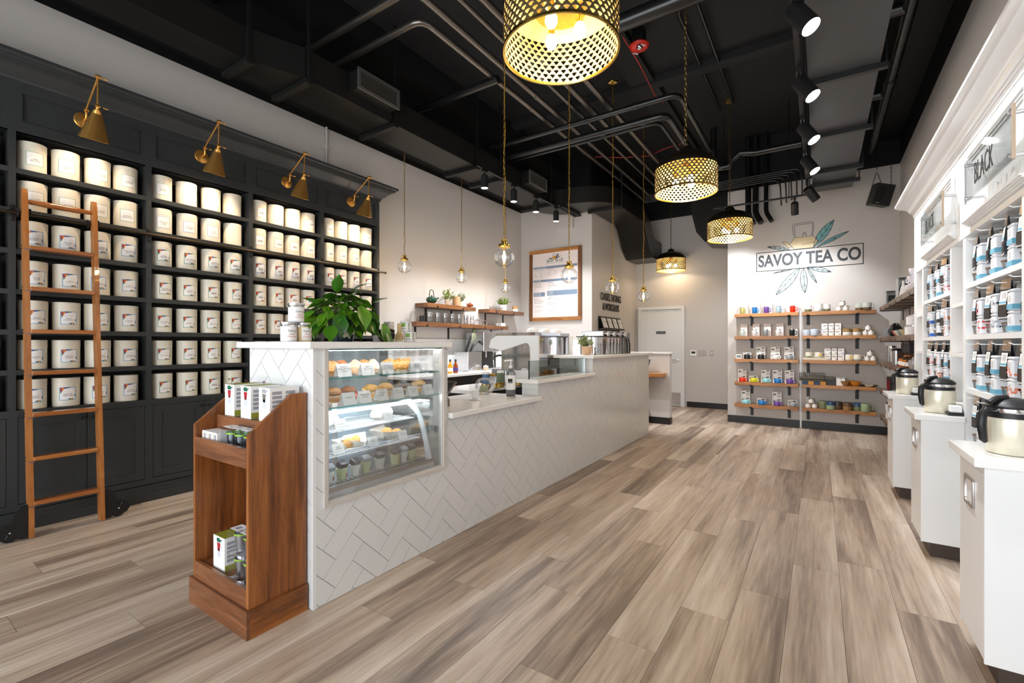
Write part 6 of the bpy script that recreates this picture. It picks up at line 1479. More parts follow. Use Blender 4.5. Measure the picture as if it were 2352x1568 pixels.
MB().box(-.85, 0, 0, .12, 0, 1.16).build('wall_panel', M_WALL, t); MB().cbox(-.87, .02, -.02, .14, 1.16, 1.19, .004).build('cap', M_TRIM, t); MB().box(-.85, .003, -.01, 0, 0, .11).build('base_strip', BBM, t); MB().box(0, .01, -.01, .12, 0, .11).build('base_strip', BBM, t); MB().box(-.85, -.73, -.95, 0, 0, 1.16).build('side_panel', M_WALL, t)
t = thing('nook_shelf', 'short wooden shelf in the nook behind the bar end', 'shelf', (-2.1, 7.745, .85)); MB().cbox(-.55, .0, -.28, 0, -.06, 0, .004).build('board', shelfwood_x, t)
for x in (-.15, -.42): MB().box(x - .015, x + .015, -.282, 0, -.066, -.06).build('iron_bracket', M_IRON, t)
t = thing('straw_cup', 'brass cup of dark napkins on the nook shelf', 'cup', (-2.42, 7.6, .851)); MB().lathe([(0, .001), (.06, .001), (.07, .13), (.066, .13), (.055, .01), (0, .01)], 20).build('cup', mat('olive_metal', rgb(120, 104, 60), .4, metal=.6), t, True); m = MB(); m.prism([(-.06, 0), (.06, 0), (.09, .12), (-.07, .1)], -.04, .04, MXF); o = m.build('napkins', M_RUBBER, t); o.location = (0, 0, .1)
# ================================================================ wooden shelves on the logo wall
YS = 8.45
ZT = [1.825, 1.455, 1.08, .70, .338]
SX = ((-1.18, -.272), (-.222, .685))
LV = ['top', 'second', 'middle', 'fourth', 'bottom']
for ci, (xa, xb) in enumerate(SX):
    for ri, z in enumerate(ZT):
        t = thing('wall_shelf', f'{LV[ri]} wooden shelf of the {("left", "right")[ci]} column below the logo', 'shelf', (xa, YG, z), 0, 'wooden shelves under the painted logo')
        MB().cbox(0, xb - xa, YS - YG, 0, -.055, 0, .004).build('board', shelfwood_x, t)
        for px in ((1725, 1812), (1856, 1970))[ci]:
            x = onY(px, 800, 8.5).x - xa
            b = MB(); b.box(x - .022, x + .022, -.006, 0, -.2, -.055).box(x - .02, x + .02, YS - YG - .004, 0, -.061, -.055).box(x - .02, x + .02, YS - YG - .004, YS - YG, -.061, -.04); b.build('iron_bracket', M_IRON, t)
t = thing('cable_strip', 'white vertical cable strip between the shelf columns', 'cable cover', (-.247, YG, .0)); MB().cbox(-.012, .012, -.014, 0, .0, 1.85, .003).build('strip', M_TRIM, t)
m = MB(); m.tube([(.0 + .02 * sin(i * 1.3), -.022, .55 + i * .022) for i in range(14)], .006, 6); m.build('cable', M_WHITE, t, True)
def glaze(name, c, c2=None): return mat('glaze_' + name, c, .22, spec=.5)
def mug_handle(r, h, a=0.0, k=1.0, th=.006): return MB().tube([(r * .95, 0, h * .82), (r + .026 * k, 0, h * .8), (r + .032 * k, 0, h * .5), (r + .024 * k, 0, h * .22), (r * .95, 0, h * .2)], th, 8)
def travel_mug(loc, m, label, rz=-.35):
    t = thing('travel_mug', label, 'mug', loc, rz, 'lidded travel mugs on the left shelves')
    MB().lathe([(0, .001), (.034, .001), (.036, .004), (.039, .09), (.039, .095), (0, .095)], 22).build('cup', m, t, True); MB().lathe([(.0385, .094), (.04, .1), (.036, .106), (0, .106)], 22).build('steel_lid', M_STEEL, t, True); mug_handle(.038, .095, 0, 1.0).build('mug_handle', m, t, True)
def mugbox(loc, h, label, w=.1, pink=False):
    t = thing('mug_box', label, 'box', loc, 0, 'printed mug boxes on the left shelves'); n = 2 if h > .15 else 1
    MB().cbox(-w / 2, w / 2, 0, .075, 0, h, .0015).build('carton', mat('pink_carton', rgb(226, 208, 204), .5) if pink else M_PAPER, t)
    p = MB(); q = MB()
    for k in range(n):
        z0 = k * h / n; p.box(-.01, .024, -.0008, 0, z0 + h / n * .25, z0 + h / n * .75).box(.028, .036, -.0008, 0, z0 + h / n * .35, z0 + h / n * .68); q.box(-.02, .03, -.0008, 0, z0 + h / n * .78, z0 + h / n * .84).box(-w / 2 + .008, -w / 2 + .035, -.0008, 0, z0 + h / n * .5, z0 + h / n * .6)
    p.build('mug_picture', mat('pale_grey_print', rgb(206, 206, 208), .5), t); q.build('print_marks', M_GREYINK, t)
def potbox(loc, h, label, dot):
    t = thing('teapot_carton', label, 'box', loc, 0, 'printed teapot boxes on the left shelves'); n = 2 if h > .14 else 1; w = .13
    MB().cbox(-w / 2, w / 2, 0, .08, 0, h, .0015).build('carton', M_PAPER, t)
    p = MB(); q = MB(); dd = MB()
    for k in range(n):
        z0 = k * h / n; hh = h / n
        p.prism([(.03 + .03 * cos(a), z0 + hh * .38 + .03 * sin(a)) for a in [2 * pi * i / 14 for i in range(14)]], 0, .0008, MXF); q.box(-.055, -.012, -.0009, 0, z0 + hh * .5, z0 + hh * .68).box(-.055, -.035, -.0009, 0, z0 + hh * .9, z0 + hh * .94); q.prism([(.03 + .026 * cos(a), z0 + hh * .82 + .008 * sin(a)) for a in [2 * pi * i / 14 for i in range(14)]], 0, .001, MXF); dd.prism([(-.046 + .007 * cos(a), z0 + hh * .34 + .007 * sin(a)) for a in [2 * pi * i / 10 for i in range(10)]], 0, .001, MXF)
    p.build('pot_picture', MATS['pale_grey_print'], t); q.build('print_marks', mat('dark_grey_print', rgb(78, 78, 82), .5), t); dd.build('colour_dot', dot, t)
def squat_pot(loc, m, label, rz=-.35):
    t = thing('mug_teapot', label, 'teapot', loc, rz, 'squat teapots on the left shelves')
    MB().lathe([(0, .001), (.04, .001), (.048, .008), (.05, .035), (.044, .06), (.03, .072), (0, .072)], 22).build('pot_body', m, t, True); MB().lathe([(.03, .07), (.031, .078), (.01, .084), (0, .085)], 18).build('steel_lid', M_STEEL, t, True); mug_handle(.049, .068, 0, 1.1, .007).build('pot_handle', m, t, True)
def xs(px): return onY(px, 800, 8.5).x
G = {n: glaze(n, c) for n, c in dict(mustard=rgb(186, 180, 110), blue=rgb(40, 120, 190), purple=rgb(110, 72, 150), paleblue=rgb(168, 194, 210), red=rgb(224, 50, 22), mint=rgb(206, 220, 214), white=rgb(232, 232, 230), grey=rgb(150, 154, 156), black=rgb(34, 38, 42), yellow=rgb(216, 208, 40), aqua=rgb(150, 208, 214)).items()}
def put_row(row, items):
    z = ZT[row] + .0005
    for kind, px, col, bh in items:
        x = xs(px); where = f'{LV[row]} left shelf'
        if kind == 'mug':
            if bh: mugbox((x + .012, 8.545, z), bh, f'white mug box behind the {col} travel mug, {where}', pink=(row == 1 and bh > .15))
            travel_mug((x - .01, 8.495, z), G[col.split()[-1]], f'{col} travel mug, {where}')
        else:
            if bh: potbox((x + .0, 8.545, z), bh, f'printed box behind the {col} teapot, {where}', G[col.split()[-1]])
            squat_pot((x + .005, 8.5, z), G[col.split()[-1]], f'squat {col} teapot, {where}')
put_row(0, [('mug', 1707, 'mustard', .2), ('mug', 1735, 'blue', .2), ('mug', 1762, 'purple', .2), ('mug', 1790, 'paleblue', .105), ('mug', 1822, 'red', .105)])
put_row(1, [('mug', 1706, 'mint', .2), ('mug', 1734, 'bright white', .2), ('mug', 1760, 'grey', .2), ('mug', 1789, 'cream white', .2), ('mug', 1821, 'black', .105)])
t = thing('desk_clock', 'small white digital clock at the middle left shelf end', 'clock', (xs(1697), 8.5, ZT[2] + .0005), .1); MB().cbox(-.045, .045, -.01, .01, 0, .075, .004).build('case', M_WHITE, t); MB().box(-.034, .034, -.011, -.01, .02, .06).build('screen', mat('lcd_grey', rgb(120, 134, 132), .3), t)
put_row(2, [('pot', 1715, 'glossy black', .105), ('pot', 1747, 'dark black', .2), ('pot', 1780, 'white', .2), ('pot', 1812, 'grey', .2)])
put_row(3, [('pot', 1704, 'red', .21), ('pot', 1730, 'yellow', .105), ('pot', 1758, 'aqua', .21), ('pot', 1785, 'blue', .21), ('pot', 1813, 'purple', .21)])
put_row(4, [('pot', 1712, 'aqua', .22), ('pot', 1748, 'blue', .105), ('pot', 1784, 'purple', .22), ('pot', 1820, 'grey', .105)])
# ---- right column: pottery, candles, boxes
def two_tone(loc, m1, m2, label, r=.045, h=.09, split=.45, rz=-.4, round_=False, handle=True, grp='pottery mugs on the right shelves'):
    t = thing('pottery_mug', label, 'mug', loc, rz, grp)
    rb = r * (.86 if round_ else .95)
    MB().lathe([(0, .001), (rb, .001), (r, h * .12), (r, h * split)], 20, None, False).build('lower_glaze', m2, t, True); MB().lathe([(r, h * split), (r * (1.02 if not round_ else .96), h * .85), (r * .95, h), (r * .88, h), (r * .85, h * .5), (0, h * .3)], 20, None, False).build('upper_glaze', m1, t, True)
    if handle: mug_handle(r * .98, h, 0, .95).build('mug_handle', m1, t, True)
def mini_candle(loc, label):
    t = thing('mini_candle', label, 'candle', loc, 0, 'small jar candles on the right shelves')
    MB().lathe([(0, .001), (.036, .001), (.038, .004), (.038, .06), (0, .06)], 18).build('jar', mat('candle_ivory', rgb(226, 216, 200), .4), t, True); MB().lathe([(.039, .06), (.039, .072), (0, .073)], 18).build('lid', M_STEEL, t, True); MB().lathe([(.0385, .012), (.0385, .052)], 10, RZ(-1.9), False, -.7, .7).build('label', M_PAPER, t, True)
def trio(px1, px2, z, nm):
    x1, x2 = xs(px1), xs(px2)
    mini_candle((x1, 8.51, z), f'lower left candle of the {nm} trio'); mini_candle((x2, 8.51, z), f'lower right candle of the {nm} trio'); mini_candle(((x1 + x2) / 2, 8.51, z + .0735), f'top candle of the {nm} trio')
PG = {n: mat('pot_' + n, c, .35, vary=(25, .15)) for n, c in dict(white=rgb(226, 224, 220), olive=rgb(120, 124, 92), brown=rgb(96, 72, 50), tan=rgb(150, 116, 70), speck=rgb(206, 212, 222), blue=rgb(52, 78, 112), green=rgb(150, 166, 132), cream=rgb(228, 222, 206), grey=rgb(180, 186, 178), dark=rgb(66, 58, 50), amber=rgb(196, 124, 30), ochre=rgb(150, 110, 70)).items()}
zr = [z + .0005 for z in ZT]
two_tone((xs(1856), 8.52, zr[0]), PG['white'], PG['olive'], 'white and olive mug with leaf handle, top right shelf', .05, .1, .4, 2.6, True)
two_tone((xs(1880), 8.50, zr[0]), PG['white'], PG['white'], 'large plain white round mug, top right shelf', .056, .115, .4, 2.7, True)
two_tone((xs(1899), 8.53, zr[0]), PG['white'], PG['olive'], 'white mug with green foot, top right shelf', .048, .105, .35, 0, True, False)
trio(1927, 1943, zr[0], 'top right shelf')
two_tone((xs(1974), 8.53, zr[0]), PG['grey'], PG['brown'], 'pale mug with brown foot, no handle showing, top right shelf', .05, .1, .35, .5, False, False)
two_tone((xs(1991), 8.49, zr[0]), PG['grey'], PG['brown'], 'pale mug with brown foot and ring handle, top right shelf', .056, .105, .35, 0)
SPK = mat('speckled_glaze', rgb(190, 200, 212), .3, vary=(70, .35))
two_tone((xs(1852), 8.53, zr[1]), SPK, SPK, 'blue speckled mug at the left, second right shelf', .05, .095, .5, 0, False, False)
two_tone((xs(1871), 8.49, zr[1]), SPK, SPK, 'blue speckled mug in front, second right shelf', .056, .1, .5, 0)
def tea_cube(loc, label, c):
    t = thing('tea_box', label, 'box', loc, 0, 'small white tea boxes on the right shelves'); MB().cbox(-.045, .045, 0, .07, 0, .094, .0015).build('carton', M_PAPER, t)
    m = MB(); m.box(-.03, .03, -.0008, 0, .055, .062).box(-.02, .02, -.0008, 0, .045, .05).box(.015, .035, -.0008, 0, .012, .022); m.build('print_marks', M_GREYINK, t); MB().box(-.045, .045, -.0006, 0, .0875, .094).build('colour_band', c, t)
bands = [mat('band_tan', rgb(200, 170, 130), .5), mat('band_blue', rgb(150, 165, 190), .5), mat('band_rose', rgb(200, 170, 165), .5)]
for r_, x0, nm in ((1, 1895, 'second right shelf'), (2, 1902, 'middle right shelf')):
    for c in range(3):
        for k in range(2): tea_cube((xs(x0 + c * 14.3), 8.52, zr[r_] + k * .0945), f'{("lower", "upper")[k]} white tea box, {ORD[c]} of three stacks, {nm}', bands[(c + r_) % 3])
two_tone((xs(1946), 8.5, zr[1]), PG['tan'], PG['white'], 'white mug with tan rim, left of pair, second right shelf', .056, .1, .5, 0)
two_tone((xs(1968), 8.5, zr[1]), PG['tan'], PG['white'], 'white mug with tan rim, right of pair, second right shelf', .054, .1, .5, 0)
trio(1988, 2001, zr[1], 'second right shelf')
t = thing('stacked_book', 'cream flat book lying under mugs, middle right shelf', 'book', (xs(1868), 8.46, zr[2])); MB().cbox(-.13, .19, 0, .15, 0, .035, .003).build('cover', mat('cream_book', rgb(216, 206, 186), .6), t)
two_tone((xs(1858), 8.51, zr[2] + .0355), PG['cream'], PG['green'], 'cream mug with green drawing on a book', .05, .085, .3, 0, True)
two_tone((xs(1881), 8.51, zr[2] + .0355), PG['cream'], PG['cream'], 'cream mug with yellow dot on a book', .052, .085, .3, 0, True)
two_tone((xs(1951), 8.51, zr[2]), PG['cream'], PG['cream'], 'round cream mug with yellow dot, middle right shelf', .052, .09, .3, 0, True, False)
two_tone((xs(1970), 8.49, zr[2]), PG['cream'], PG['grey'], 'round cream mug with mountain print, middle right shelf', .052, .09, .3, 0, True)
for px, y, z, nm in ((1884, 8.458, .0355 + .045, 0), (1954, 8.457, .045, 1)):
    t = thing('mug_sticker', 'yellow round sticker on the cream mug, ' + ('left' if nm == 0 else 'right'), 'sticker', (xs(px), y, zr[2] + z)); MB().lathe([(0, 0), (.017, 0), (.017, .0012), (0, .0012)], 16, Matrix.Rotation(rad(90), 4, 'X')).build('dot', MATS['yellow_print'], t)
trio(1992, 2006, zr[2], 'middle right shelf')
# fourth shelf: wire basket, books, dark tins, bowls
t = thing('wire_basket', 'black wire basket of patterned packs, fourth right shelf', 'basket', (xs(1866), 8.47, zr[3] + .055), 0)
m = MB()
for z in (0, .03, .06, .09, .12): m.tube([(-.17, -.0, z), (.16, 0, z), (.16, .12, z), (-.17, .12, z)], .002, 4, True)
for i in range(14):
    x = -.17 + .33 * i / 13; m.tube([(x, 0, 0), (x, 0, .12)], .0015, 4); m.tube([(x, .12, 0), (x, .12, .12)], .0015, 4)
m.build('wires', M_IRON, t)['kind'] = 'stuff'
for i in range(3): MB().cbox(-.16, .15, .005, .115, .001 + i * .02, .019 + i * .02, .003).build('pack', mat('pattern_pack_%d' % i, (rgb(120, 100, 70), rgb(60, 80, 90), rgb(150, 130, 100))[i], .6, vary=(90, .6)), t)
for i in range(4):
    o = MB().cbox(-.036, .036, 0, .1, 0, .05, .002).build('gift_book', mat('gift_%d' % (i % 2), (rgb(40, 66, 96), rgb(196, 136, 50))[i % 2], .5, vary=(60, .3)), None); o.location = (xs(1858) - .05 + i * .077, 8.46, zr[3]); tag(o, f'small {("blue", "gold")[i % 2]} book lying under the basket, {ORD[i]} from left', 'book', 'small books under the wire basket')
t = thing('slate_box', 'dark slate grey gift box, fourth right shelf', 'box', (xs(1905), 8.5, zr[3])); MB().cbox(-.07, .07, 0, .1, 0, .058, .002).build('base', mat('slate_card', rgb(56, 56, 60), .5), t); MB().cbox(-.072, .072, -.002, .102, .059, .125, .002).build('lid', MATS['slate_card'], t); MB().box(-.06, .06, -.003, -.002, .105, .112).build('copper_line', PG['tan'], t)
t = thing('white_gift_box', 'white box with dark top print, fourth right shelf', 'box', (xs(1931), 8.51, zr[3])); MB().cbox(-.055, .055, 0, .08, 0, .12, .002).build('carton', M_PAPER, t); MB().prism([(-.05, .1), (-.03, .112), (0, .1), (.03, .112), (.05, .1), (.05, .118), (-.05, .118)], 0, .0008, MXF).build('print_top', M_GREYINK, t); MB().box(-.004, .004, -.0008, 0, .05, .058).build('print_dot', M_GREYINK, t)
for px, m1, m2, nm in ((1942, 'ochre', 'amber', 'left'), (1952, 'amber', 'brown', 'back middle'), (1965, 'amber', 'ochre', 'right')):
    t = thing('pottery_bowl', f'{nm} amber glazed bowl, fourth right shelf', 'bowl', (xs(px), 8.5 + (.06 if 'back' in nm else 0), zr[3]), 0, 'amber bowls on the fourth right shelf'); s = .9 if nm != 'right' else 1.05
    MB().lathe([(0, .001), (.03 * s, .001), (.035 * s, .01), (.06 * s, .045), (.066 * s, .075), (.062 * s, .075), (.05 * s, .04), (0, .018)], 22).build('bowl', PG[m1], t, True)
for px, nm, c in ((1986, 'dark', 'dark'), (1996, 'cream', 'cream'), (2006, 'brown', 'brown')):
    t = thing('pottery_dish', f'low {nm} scalloped dish, fourth right shelf', 'dish', (xs(px), 8.5 + (.05 if nm != 'cream' else 0), zr[3]), 0, 'low dishes on the fourth right shelf'); MB().lathe([(0, .001), (.03, .001), (.055, .02), (.058, .026), (.05, .02), (0, .008)], 20).build('dish', PG[c], t, True)
trio(1856, 1871, zr[4], 'bottom right shelf')
for px, a, b, nm, y in ((1890, 'olive', 'olive', 'olive green', 8.53), (1908, 'blue', 'green', 'blue rimmed green', 8.49), (1924, 'dark', 'brown', 'dark brown', 8.54), (1946, 'brown', 'ochre', 'ochre bellied brown', 8.49), (1969, 'blue', 'olive', 'blue topped olive', 8.53), (1988, 'green', 'green', 'pale sage', 8.49)):
    two_tone((xs(px), y, zr[4]), PG[a], PG[b], f'{nm} pottery mug, bottom right shelf', .057, .115, .55, 0, False)
# ================================================================ shelves on the right wall
XW0 = .722
ZW = [1.855, 1.42, 1.075, .69, .32]
greywood = wood('grey_shelf_wood', [(0.30, rgb(70, 54, 44)), (0.48, rgb(110, 90, 76)), (0.6, rgb(134, 112, 96)), (0.74, rgb(156, 134, 116))], (5, .5, 5), 5.0, rough=.5)
for ri, z in enumerate(ZW):
    t = thing('side_shelf', f'{LV[ri]} grey wood shelf on the right wall', 'shelf', (XR, 8.5, z), 0, 'grey wood shelves on the right wall')
    for k in range(3):
        y1 = -.97 * k; MB().cbox(XW0 - XR, 0, y1 - .965, y1, -.06, 0, .003).build('board', greywood, t)
        for yb in (-.2, -.75): b = MB(); yy = y1 + yb; b.box(XW0 - XR - .004, 0, yy - .015, yy + .015, -.066, -.06).box(-.006, 0, yy - .018, yy + .018, -.2, -.06).box(XW0 - XR - .004, XW0 - XR, yy - .015, yy + .015, -.066, -.035); b.build('iron_bracket', M_IRON, t)
def ws(px, X=.82):
    y = onX(px, 800, X).y
    return 5.75 + (min(y, 9.3) - 5.95) * .79 if y > 5.95 else y
zw = [z + .0005 for z in ZW]
# top: mirrored lantern boxes, white cones, floral cups
M_FLORAL = mat('floral_china', rgb(228, 224, 230), .3, vary=(60, .22))
for i, (px, h) in enumerate(((2036, .19), (2068, .24))):
    t = thing('lantern_box', ('far', 'near')[i] + ' open silver framed gift box on the top side shelf', 'box', (.84, ws(px, .84), zw[0]), 0, 'silver framed boxes on the side shelf'); f = MB(); w = .09; f.box(-w, w, .1, .106, 0, h).box(-w, -w + .006, -.1, .1, 0, h).box(w - .006, w, -.1, .1, 0, h).box(-w, w, -.1, .1, 0, .006).box(-w, w, -.1, .1, h - .006, h); f.build('frame', mat('silver_card', rgb(176, 178, 178), .3, metal=.4), t); MB().box(-.05, .05, -.04, .06, .007, h * .7).build('contents', M_RUBBER, t)
for i, px in enumerate((2050, 2056, 2061)):
    t = thing('white_bottle', f'white cone bottle, {ORD[i]} from back, top side shelf', 'bottle', (.79, ws(px, .79), zw[0]), 0, 'white cone bottles'); h = (.11, .14, .19)[i]; MB().lathe([(0, .001), (.04, .001), (.042, .01), (.012, h * .8), (.012, h), (0, h)], 18).build('body', M_WHITE, t, True)
for i, (px, dz, x) in enumerate(((2075, 0, .79), (2083, 0, .79), (2091, 0, .80), (2087, .085, .80), (2092, .085, .85), (2090, .17, .82))):
    t = thing('floral_cup', f'white floral teacup in the pile, {ORD[i]} from the back', 'cup', (x, ws(px, x), zw[0] + dz), i * .8, 'floral teacups on the top side shelf'); MB().lathe([(0, .001), (.022, .001), (.026, .01), (.048, .05), (.054, .08), (.051, .08), (.04, .04), (0, .015)], 20).build('bowl', M_FLORAL, t, True); mug_handle(.046, .08, 0, .8, .004).build('cup_handle', M_FLORAL, t, True)
# second: felt hat, bowls, candles
t = thing('tea_cosy', 'grey felt tea cosy at the far end, second side shelf', 'tea cosy', (.83, ws(2030, .83), zw[1])); MB().lathe([(.09, .001), (.095, .06), (.07, .12), (.03, .145), (0, .15)], 20, None, False).build('felt_dome', mat('grey_felt', rgb(118, 118, 120), .9), t, True)
t = thing('folded_bag', 'folded black cloth bag beside the tea cosy', 'bag', (.80, ws(2041, .8), zw[1])); m = lump(.07, .09, .1, 91, .2); m.build('cloth', M_RUBBER, t, True)
for i, (px, c, nm) in enumerate(((2049, rgb(206, 120, 110), 'red rimmed'), (2054, rgb(225, 220, 210), 'white'), (2062, rgb(120, 150, 160), 'blue'), (2068, rgb(200, 180, 140), 'tan wood'))):
    t = thing('small_bowl', f'{nm} small bowl, second side shelf', 'bowl', (.78, ws(px, .78), zw[1]), 0, 'small bowls on the second side shelf'); MB().lathe([(0, .001), (.03, .001), (.055, .045), (.06, .065), (.056, .065), (.045, .03), (0, .012)], 18).build('bowl', mat('bowl_%d' % i, c, .4), t, True)
for i, (px, dz) in enumerate(((2079, 0), (2088, 0), (2083, .1), (2092, .1))):
    t = thing('large_candle', ('far lower', 'near lower', 'far upper', 'near upper')[i] + ' white jar candle, second side shelf', 'candle', (.79, ws(px, .79), zw[1] + dz), 0, 'white jar candles on the side shelf'); MB().lathe([(0, .001), (.045, .001), (.047, .085), (0, .085)], 18).build('jar', M_WHITE if i % 2 == 0 else M_FLORAL, t, True); MB().lathe([(.048, .085), (.048, .098), (0, .099)], 18).build('lid', M_STEEL, t, True)
# third: canisters, honey jars
t = thing('glass_canister', 'tall clear canister at the far end, third side shelf', 'canister', (.80, ws(2032, .8), zw[2])); MB().lathe([(0, .001), (.05, .001), (.05, .2), (0, .2)], 18).build('jar', M_GLASS, t, True); MB().lathe([(.052, .2), (.05, .225), (0, .23)], 18).build('lid', M_STEEL, t, True)
t = thing('steel_travel_mug', 'brushed steel travel tumbler, third side shelf', 'tumbler', (.77, ws(2045, .77), zw[2])); MB().lathe([(0, .001), (.04, .001), (.048, .17), (0, .17)], 20).build('cup', M_STEEL, t, True); MB().lathe([(.05, .17), (.05, .185), (.03, .2), (0, .2)], 20).build('lid', M_RUBBER, t, True)
M_HONEY = mat('honey', rgb(176, 90, 20), .15, spec=.6); M_HONEY2 = mat('dark_honey', rgb(96, 44, 14), .15)
for i, (px, x, dz, s, mm) in enumerate(((2057, .79, 0, .9, M_HONEY2), (2064, .77, 0, 1.1, M_HONEY), (2071, .78, 0, 1.0, M_HONEY), (2080, .79, 0, 1.0, M_HONEY2), (2066, .88, .0, 1.5, M_HONEY2), (2076, .88, 0, 1.5, M_HONEY), (2086, .88, 0, 1.5, M_HONEY2))):
    t = thing('honey_jar', f'{("small", "large")[i > 3]} amber honey jar, {ORD[i if i < 4 else i - 4]} from back, third side shelf', 'jar', (x, ws(px, x), zw[2] + dz), 0, 'honey jars on the third side shelf'); MB().lathe([(0, .001), (.04 * s, .001), (.042 * s, .01), (.042 * s, .075 * s), (.034 * s, .085 * s), (0, .085 * s)], 18).build('jar', mm, t, True); MB().lathe([(.037 * s, .085 * s), (.037 * s, .1 * s), (0, .1 * s)], 18).build('lid', M_BRONZE, t, True); MB().lathe([(.0425 * s, .02 * s), (.0425 * s, .06 * s)], 12, RZ(3.6), False, -.6, .6).build('label', M_PAPER, t, True)
t = thing('gift_carton', 'long dark gift box at the back, third side shelf', 'box', (.92, ws(2068, .92), zw[2])); MB().cbox(-.03, .03, -.35, .35, 0, .26, .002).build('carton', mat('plum_card', rgb(52, 40, 52), .5), t)
for i, px in enumerate((2090, 2095)):
    t = thing('crystal_jar', ('far', 'near')[i] + ' faceted crystal jar, third side shelf', 'jar', (.78, ws(px, .78), zw[2]), 0, 'crystal jars on the side shelf'); MB().lathe([(0, .001), (.035, .001), (.05, .05), (.045, .09), (.02, .1), (.015, .12), (0, .13)], 8).build('jar', mat('crystal', rgb(196, 196, 200), .1, metal=.6), t, False)
# fourth: tumblers, plates
for i, (px, c, nm) in enumerate(((2032, rgb(104, 18, 24), 'dark red'), (2040, rgb(22, 22, 26), 'black'))):
    t = thing('insulated_tumbler', f'{nm} insulated tumbler, fourth side shelf', 'tumbler', (.77, ws(px, .77), zw[3]), 0, 'insulated tumblers on the side shelf'); MB().lathe([(0, .001), (.038, .001), (.046, .1), (.046, .18), (0, .18)], 20).build('cup', mat('tumbler_' + nm.replace(' ', '_'), c, .3), t, True); MB().lathe([(.047, .18), (.047, .2), (.04, .215), (0, .216)], 20).build('lid', M_RUBBER, t, True)
t = thing('plate_stack', 'stack of grey rimmed plates, fourth side shelf', 'plates', (.79, ws(2052, .79), zw[3]))
for i in range(7): MB().lathe([(0, i * .013 + .001), (.05, i * .013 + .001), (.075, i * .013 + .009), (.075, i * .013 + .012), (.05, i * .013 + .005), (0, i * .013 + .005)], 22).build('plate', PG['grey'], t, True)
t = thing('patterned_box', 'tan patterned pack behind the plates, fourth side shelf', 'box', (.9, ws(2058, .9), zw[3])); MB().cbox(-.04, .04, -.06, .06, 0, .2, .002).build('carton', mat('tan_pack', rgb(160, 120, 80), .6, vary=(40, .4)), t)
for i, (px, h) in enumerate(((2030, .2), (2038, .11))):
    t = thing('white_pack', ('tall', 'short')[i] + ' white pack on the bottom side shelf', 'box', (.8, ws(px, .8), zw[4]), 0, 'white packs on the bottom side shelf'); MB().cbox(-.05, .05, -.05, .05, 0, h, .002).build('carton', M_PAPER, t); MB().box(-.0506, -.05, -.02, .03, h * .3, h * .6).build('print', M_GREYINK, t); MB().box(-.051, .051, -.051, .051, h, h + .012).build('dark_lid', M_RUBBER, t)
# ================================================================ white tea bookcase on the right wall
XB = .725
bk = thing('white_bookcase', 'tall white built-in bookcase with crown moulding and sign panels', 'bookcase', (XR, 5.58, 0))
def B(b, name, m=M_WHITECAB, smooth=False, par=None):
    o = b.build(name, m, par or bk, smooth)
    if par is None: o.location = (-XR, -5.58, 0)
    return o
UPS = [(5.46, 5.58), (5.13, 5.19), (4.148, 4.184), (3.79, 3.85), (2.842, 2.872), (2.50, 2.56), (1.50, 1.53), (1.15, 1.21)]
for a, b in UPS: B(MB().box(XB, XR - .001, a, b, .1, 1.965), 'upright')
B(MB().box(XR - .012, XR - .001, 1.21, 5.46, .1, 1.965), 'back_panel')
WIDE = [(4.184, 5.13), (2.872, 3.79), (1.53, 2.50)]; NARROW = [(5.19, 5.46), (3.85, 4.148), (2.56, 2.842), (1.21, 1.50)]
ZWID = [1.684, 1.383, 1.069, .755, .44]; ZNAR = [1.587, 1.268, .95, .6]
for a, b in WIDE:
    for z in ZWID: B(MB().box(XB + .002, XR - .012, a, b, z - .028, z), 'shelf_board')
for a, b in NARROW:
    for z in ZNAR: B(MB().box(XB + .004, XR - .012, a, b, z - .022, z), 'shelf_board')
B(MB().box(XB + .003, XR - .012, 1.15, 5.58, .1, .14), 'bottom_board'); B(MB().box(XB + .05, XR - .012, 1.15, 5.58, 0, .1), 'toe_kick')
B(MB().box(XB, XR - .001, 1.15, 5.58, 1.965, 2.53), 'frieze'); B(MB().box(XB - .006, XB, 1.15, 5.585, 2.485, 2.50), 'bead_strip'); B(MB().box(XB - .003, XB, 1.15, 5.58, 1.965, 1.99), 'lower_bead')
prof = [(0, 2.50), (.01, 2.50), (.01, 2.515), (.018, 2.518), (.02, 2.53), (.03, 2.534), (.038, 2.552), (.055, 2.572), (.085, 2.588), (.1, 2.592), (.102, 2.602), (.112, 2.605), (.127, 2.618), (.127, 2.636), (0, 2.636)]
m = MB(); vs = []; n = len(prof)
for d, z in prof: vs += [(XB - d, 1.15, z), (XB - d, 5.58 + d, z), (XR - .001, 5.58 + d, z)]
fs = []
for i in range(n):
    j = (i + 1) % n
    for q in (0, 1): fs.append((3 * i + q, 3 * i + q + 1, 3 * j + q + 1, 3 * j + q))
m.add(vs, fs); B(m, 'crown_moulding', smooth=True)
M_TANEDGE = mat('tan_edge', rgb(176, 156, 134), .4)
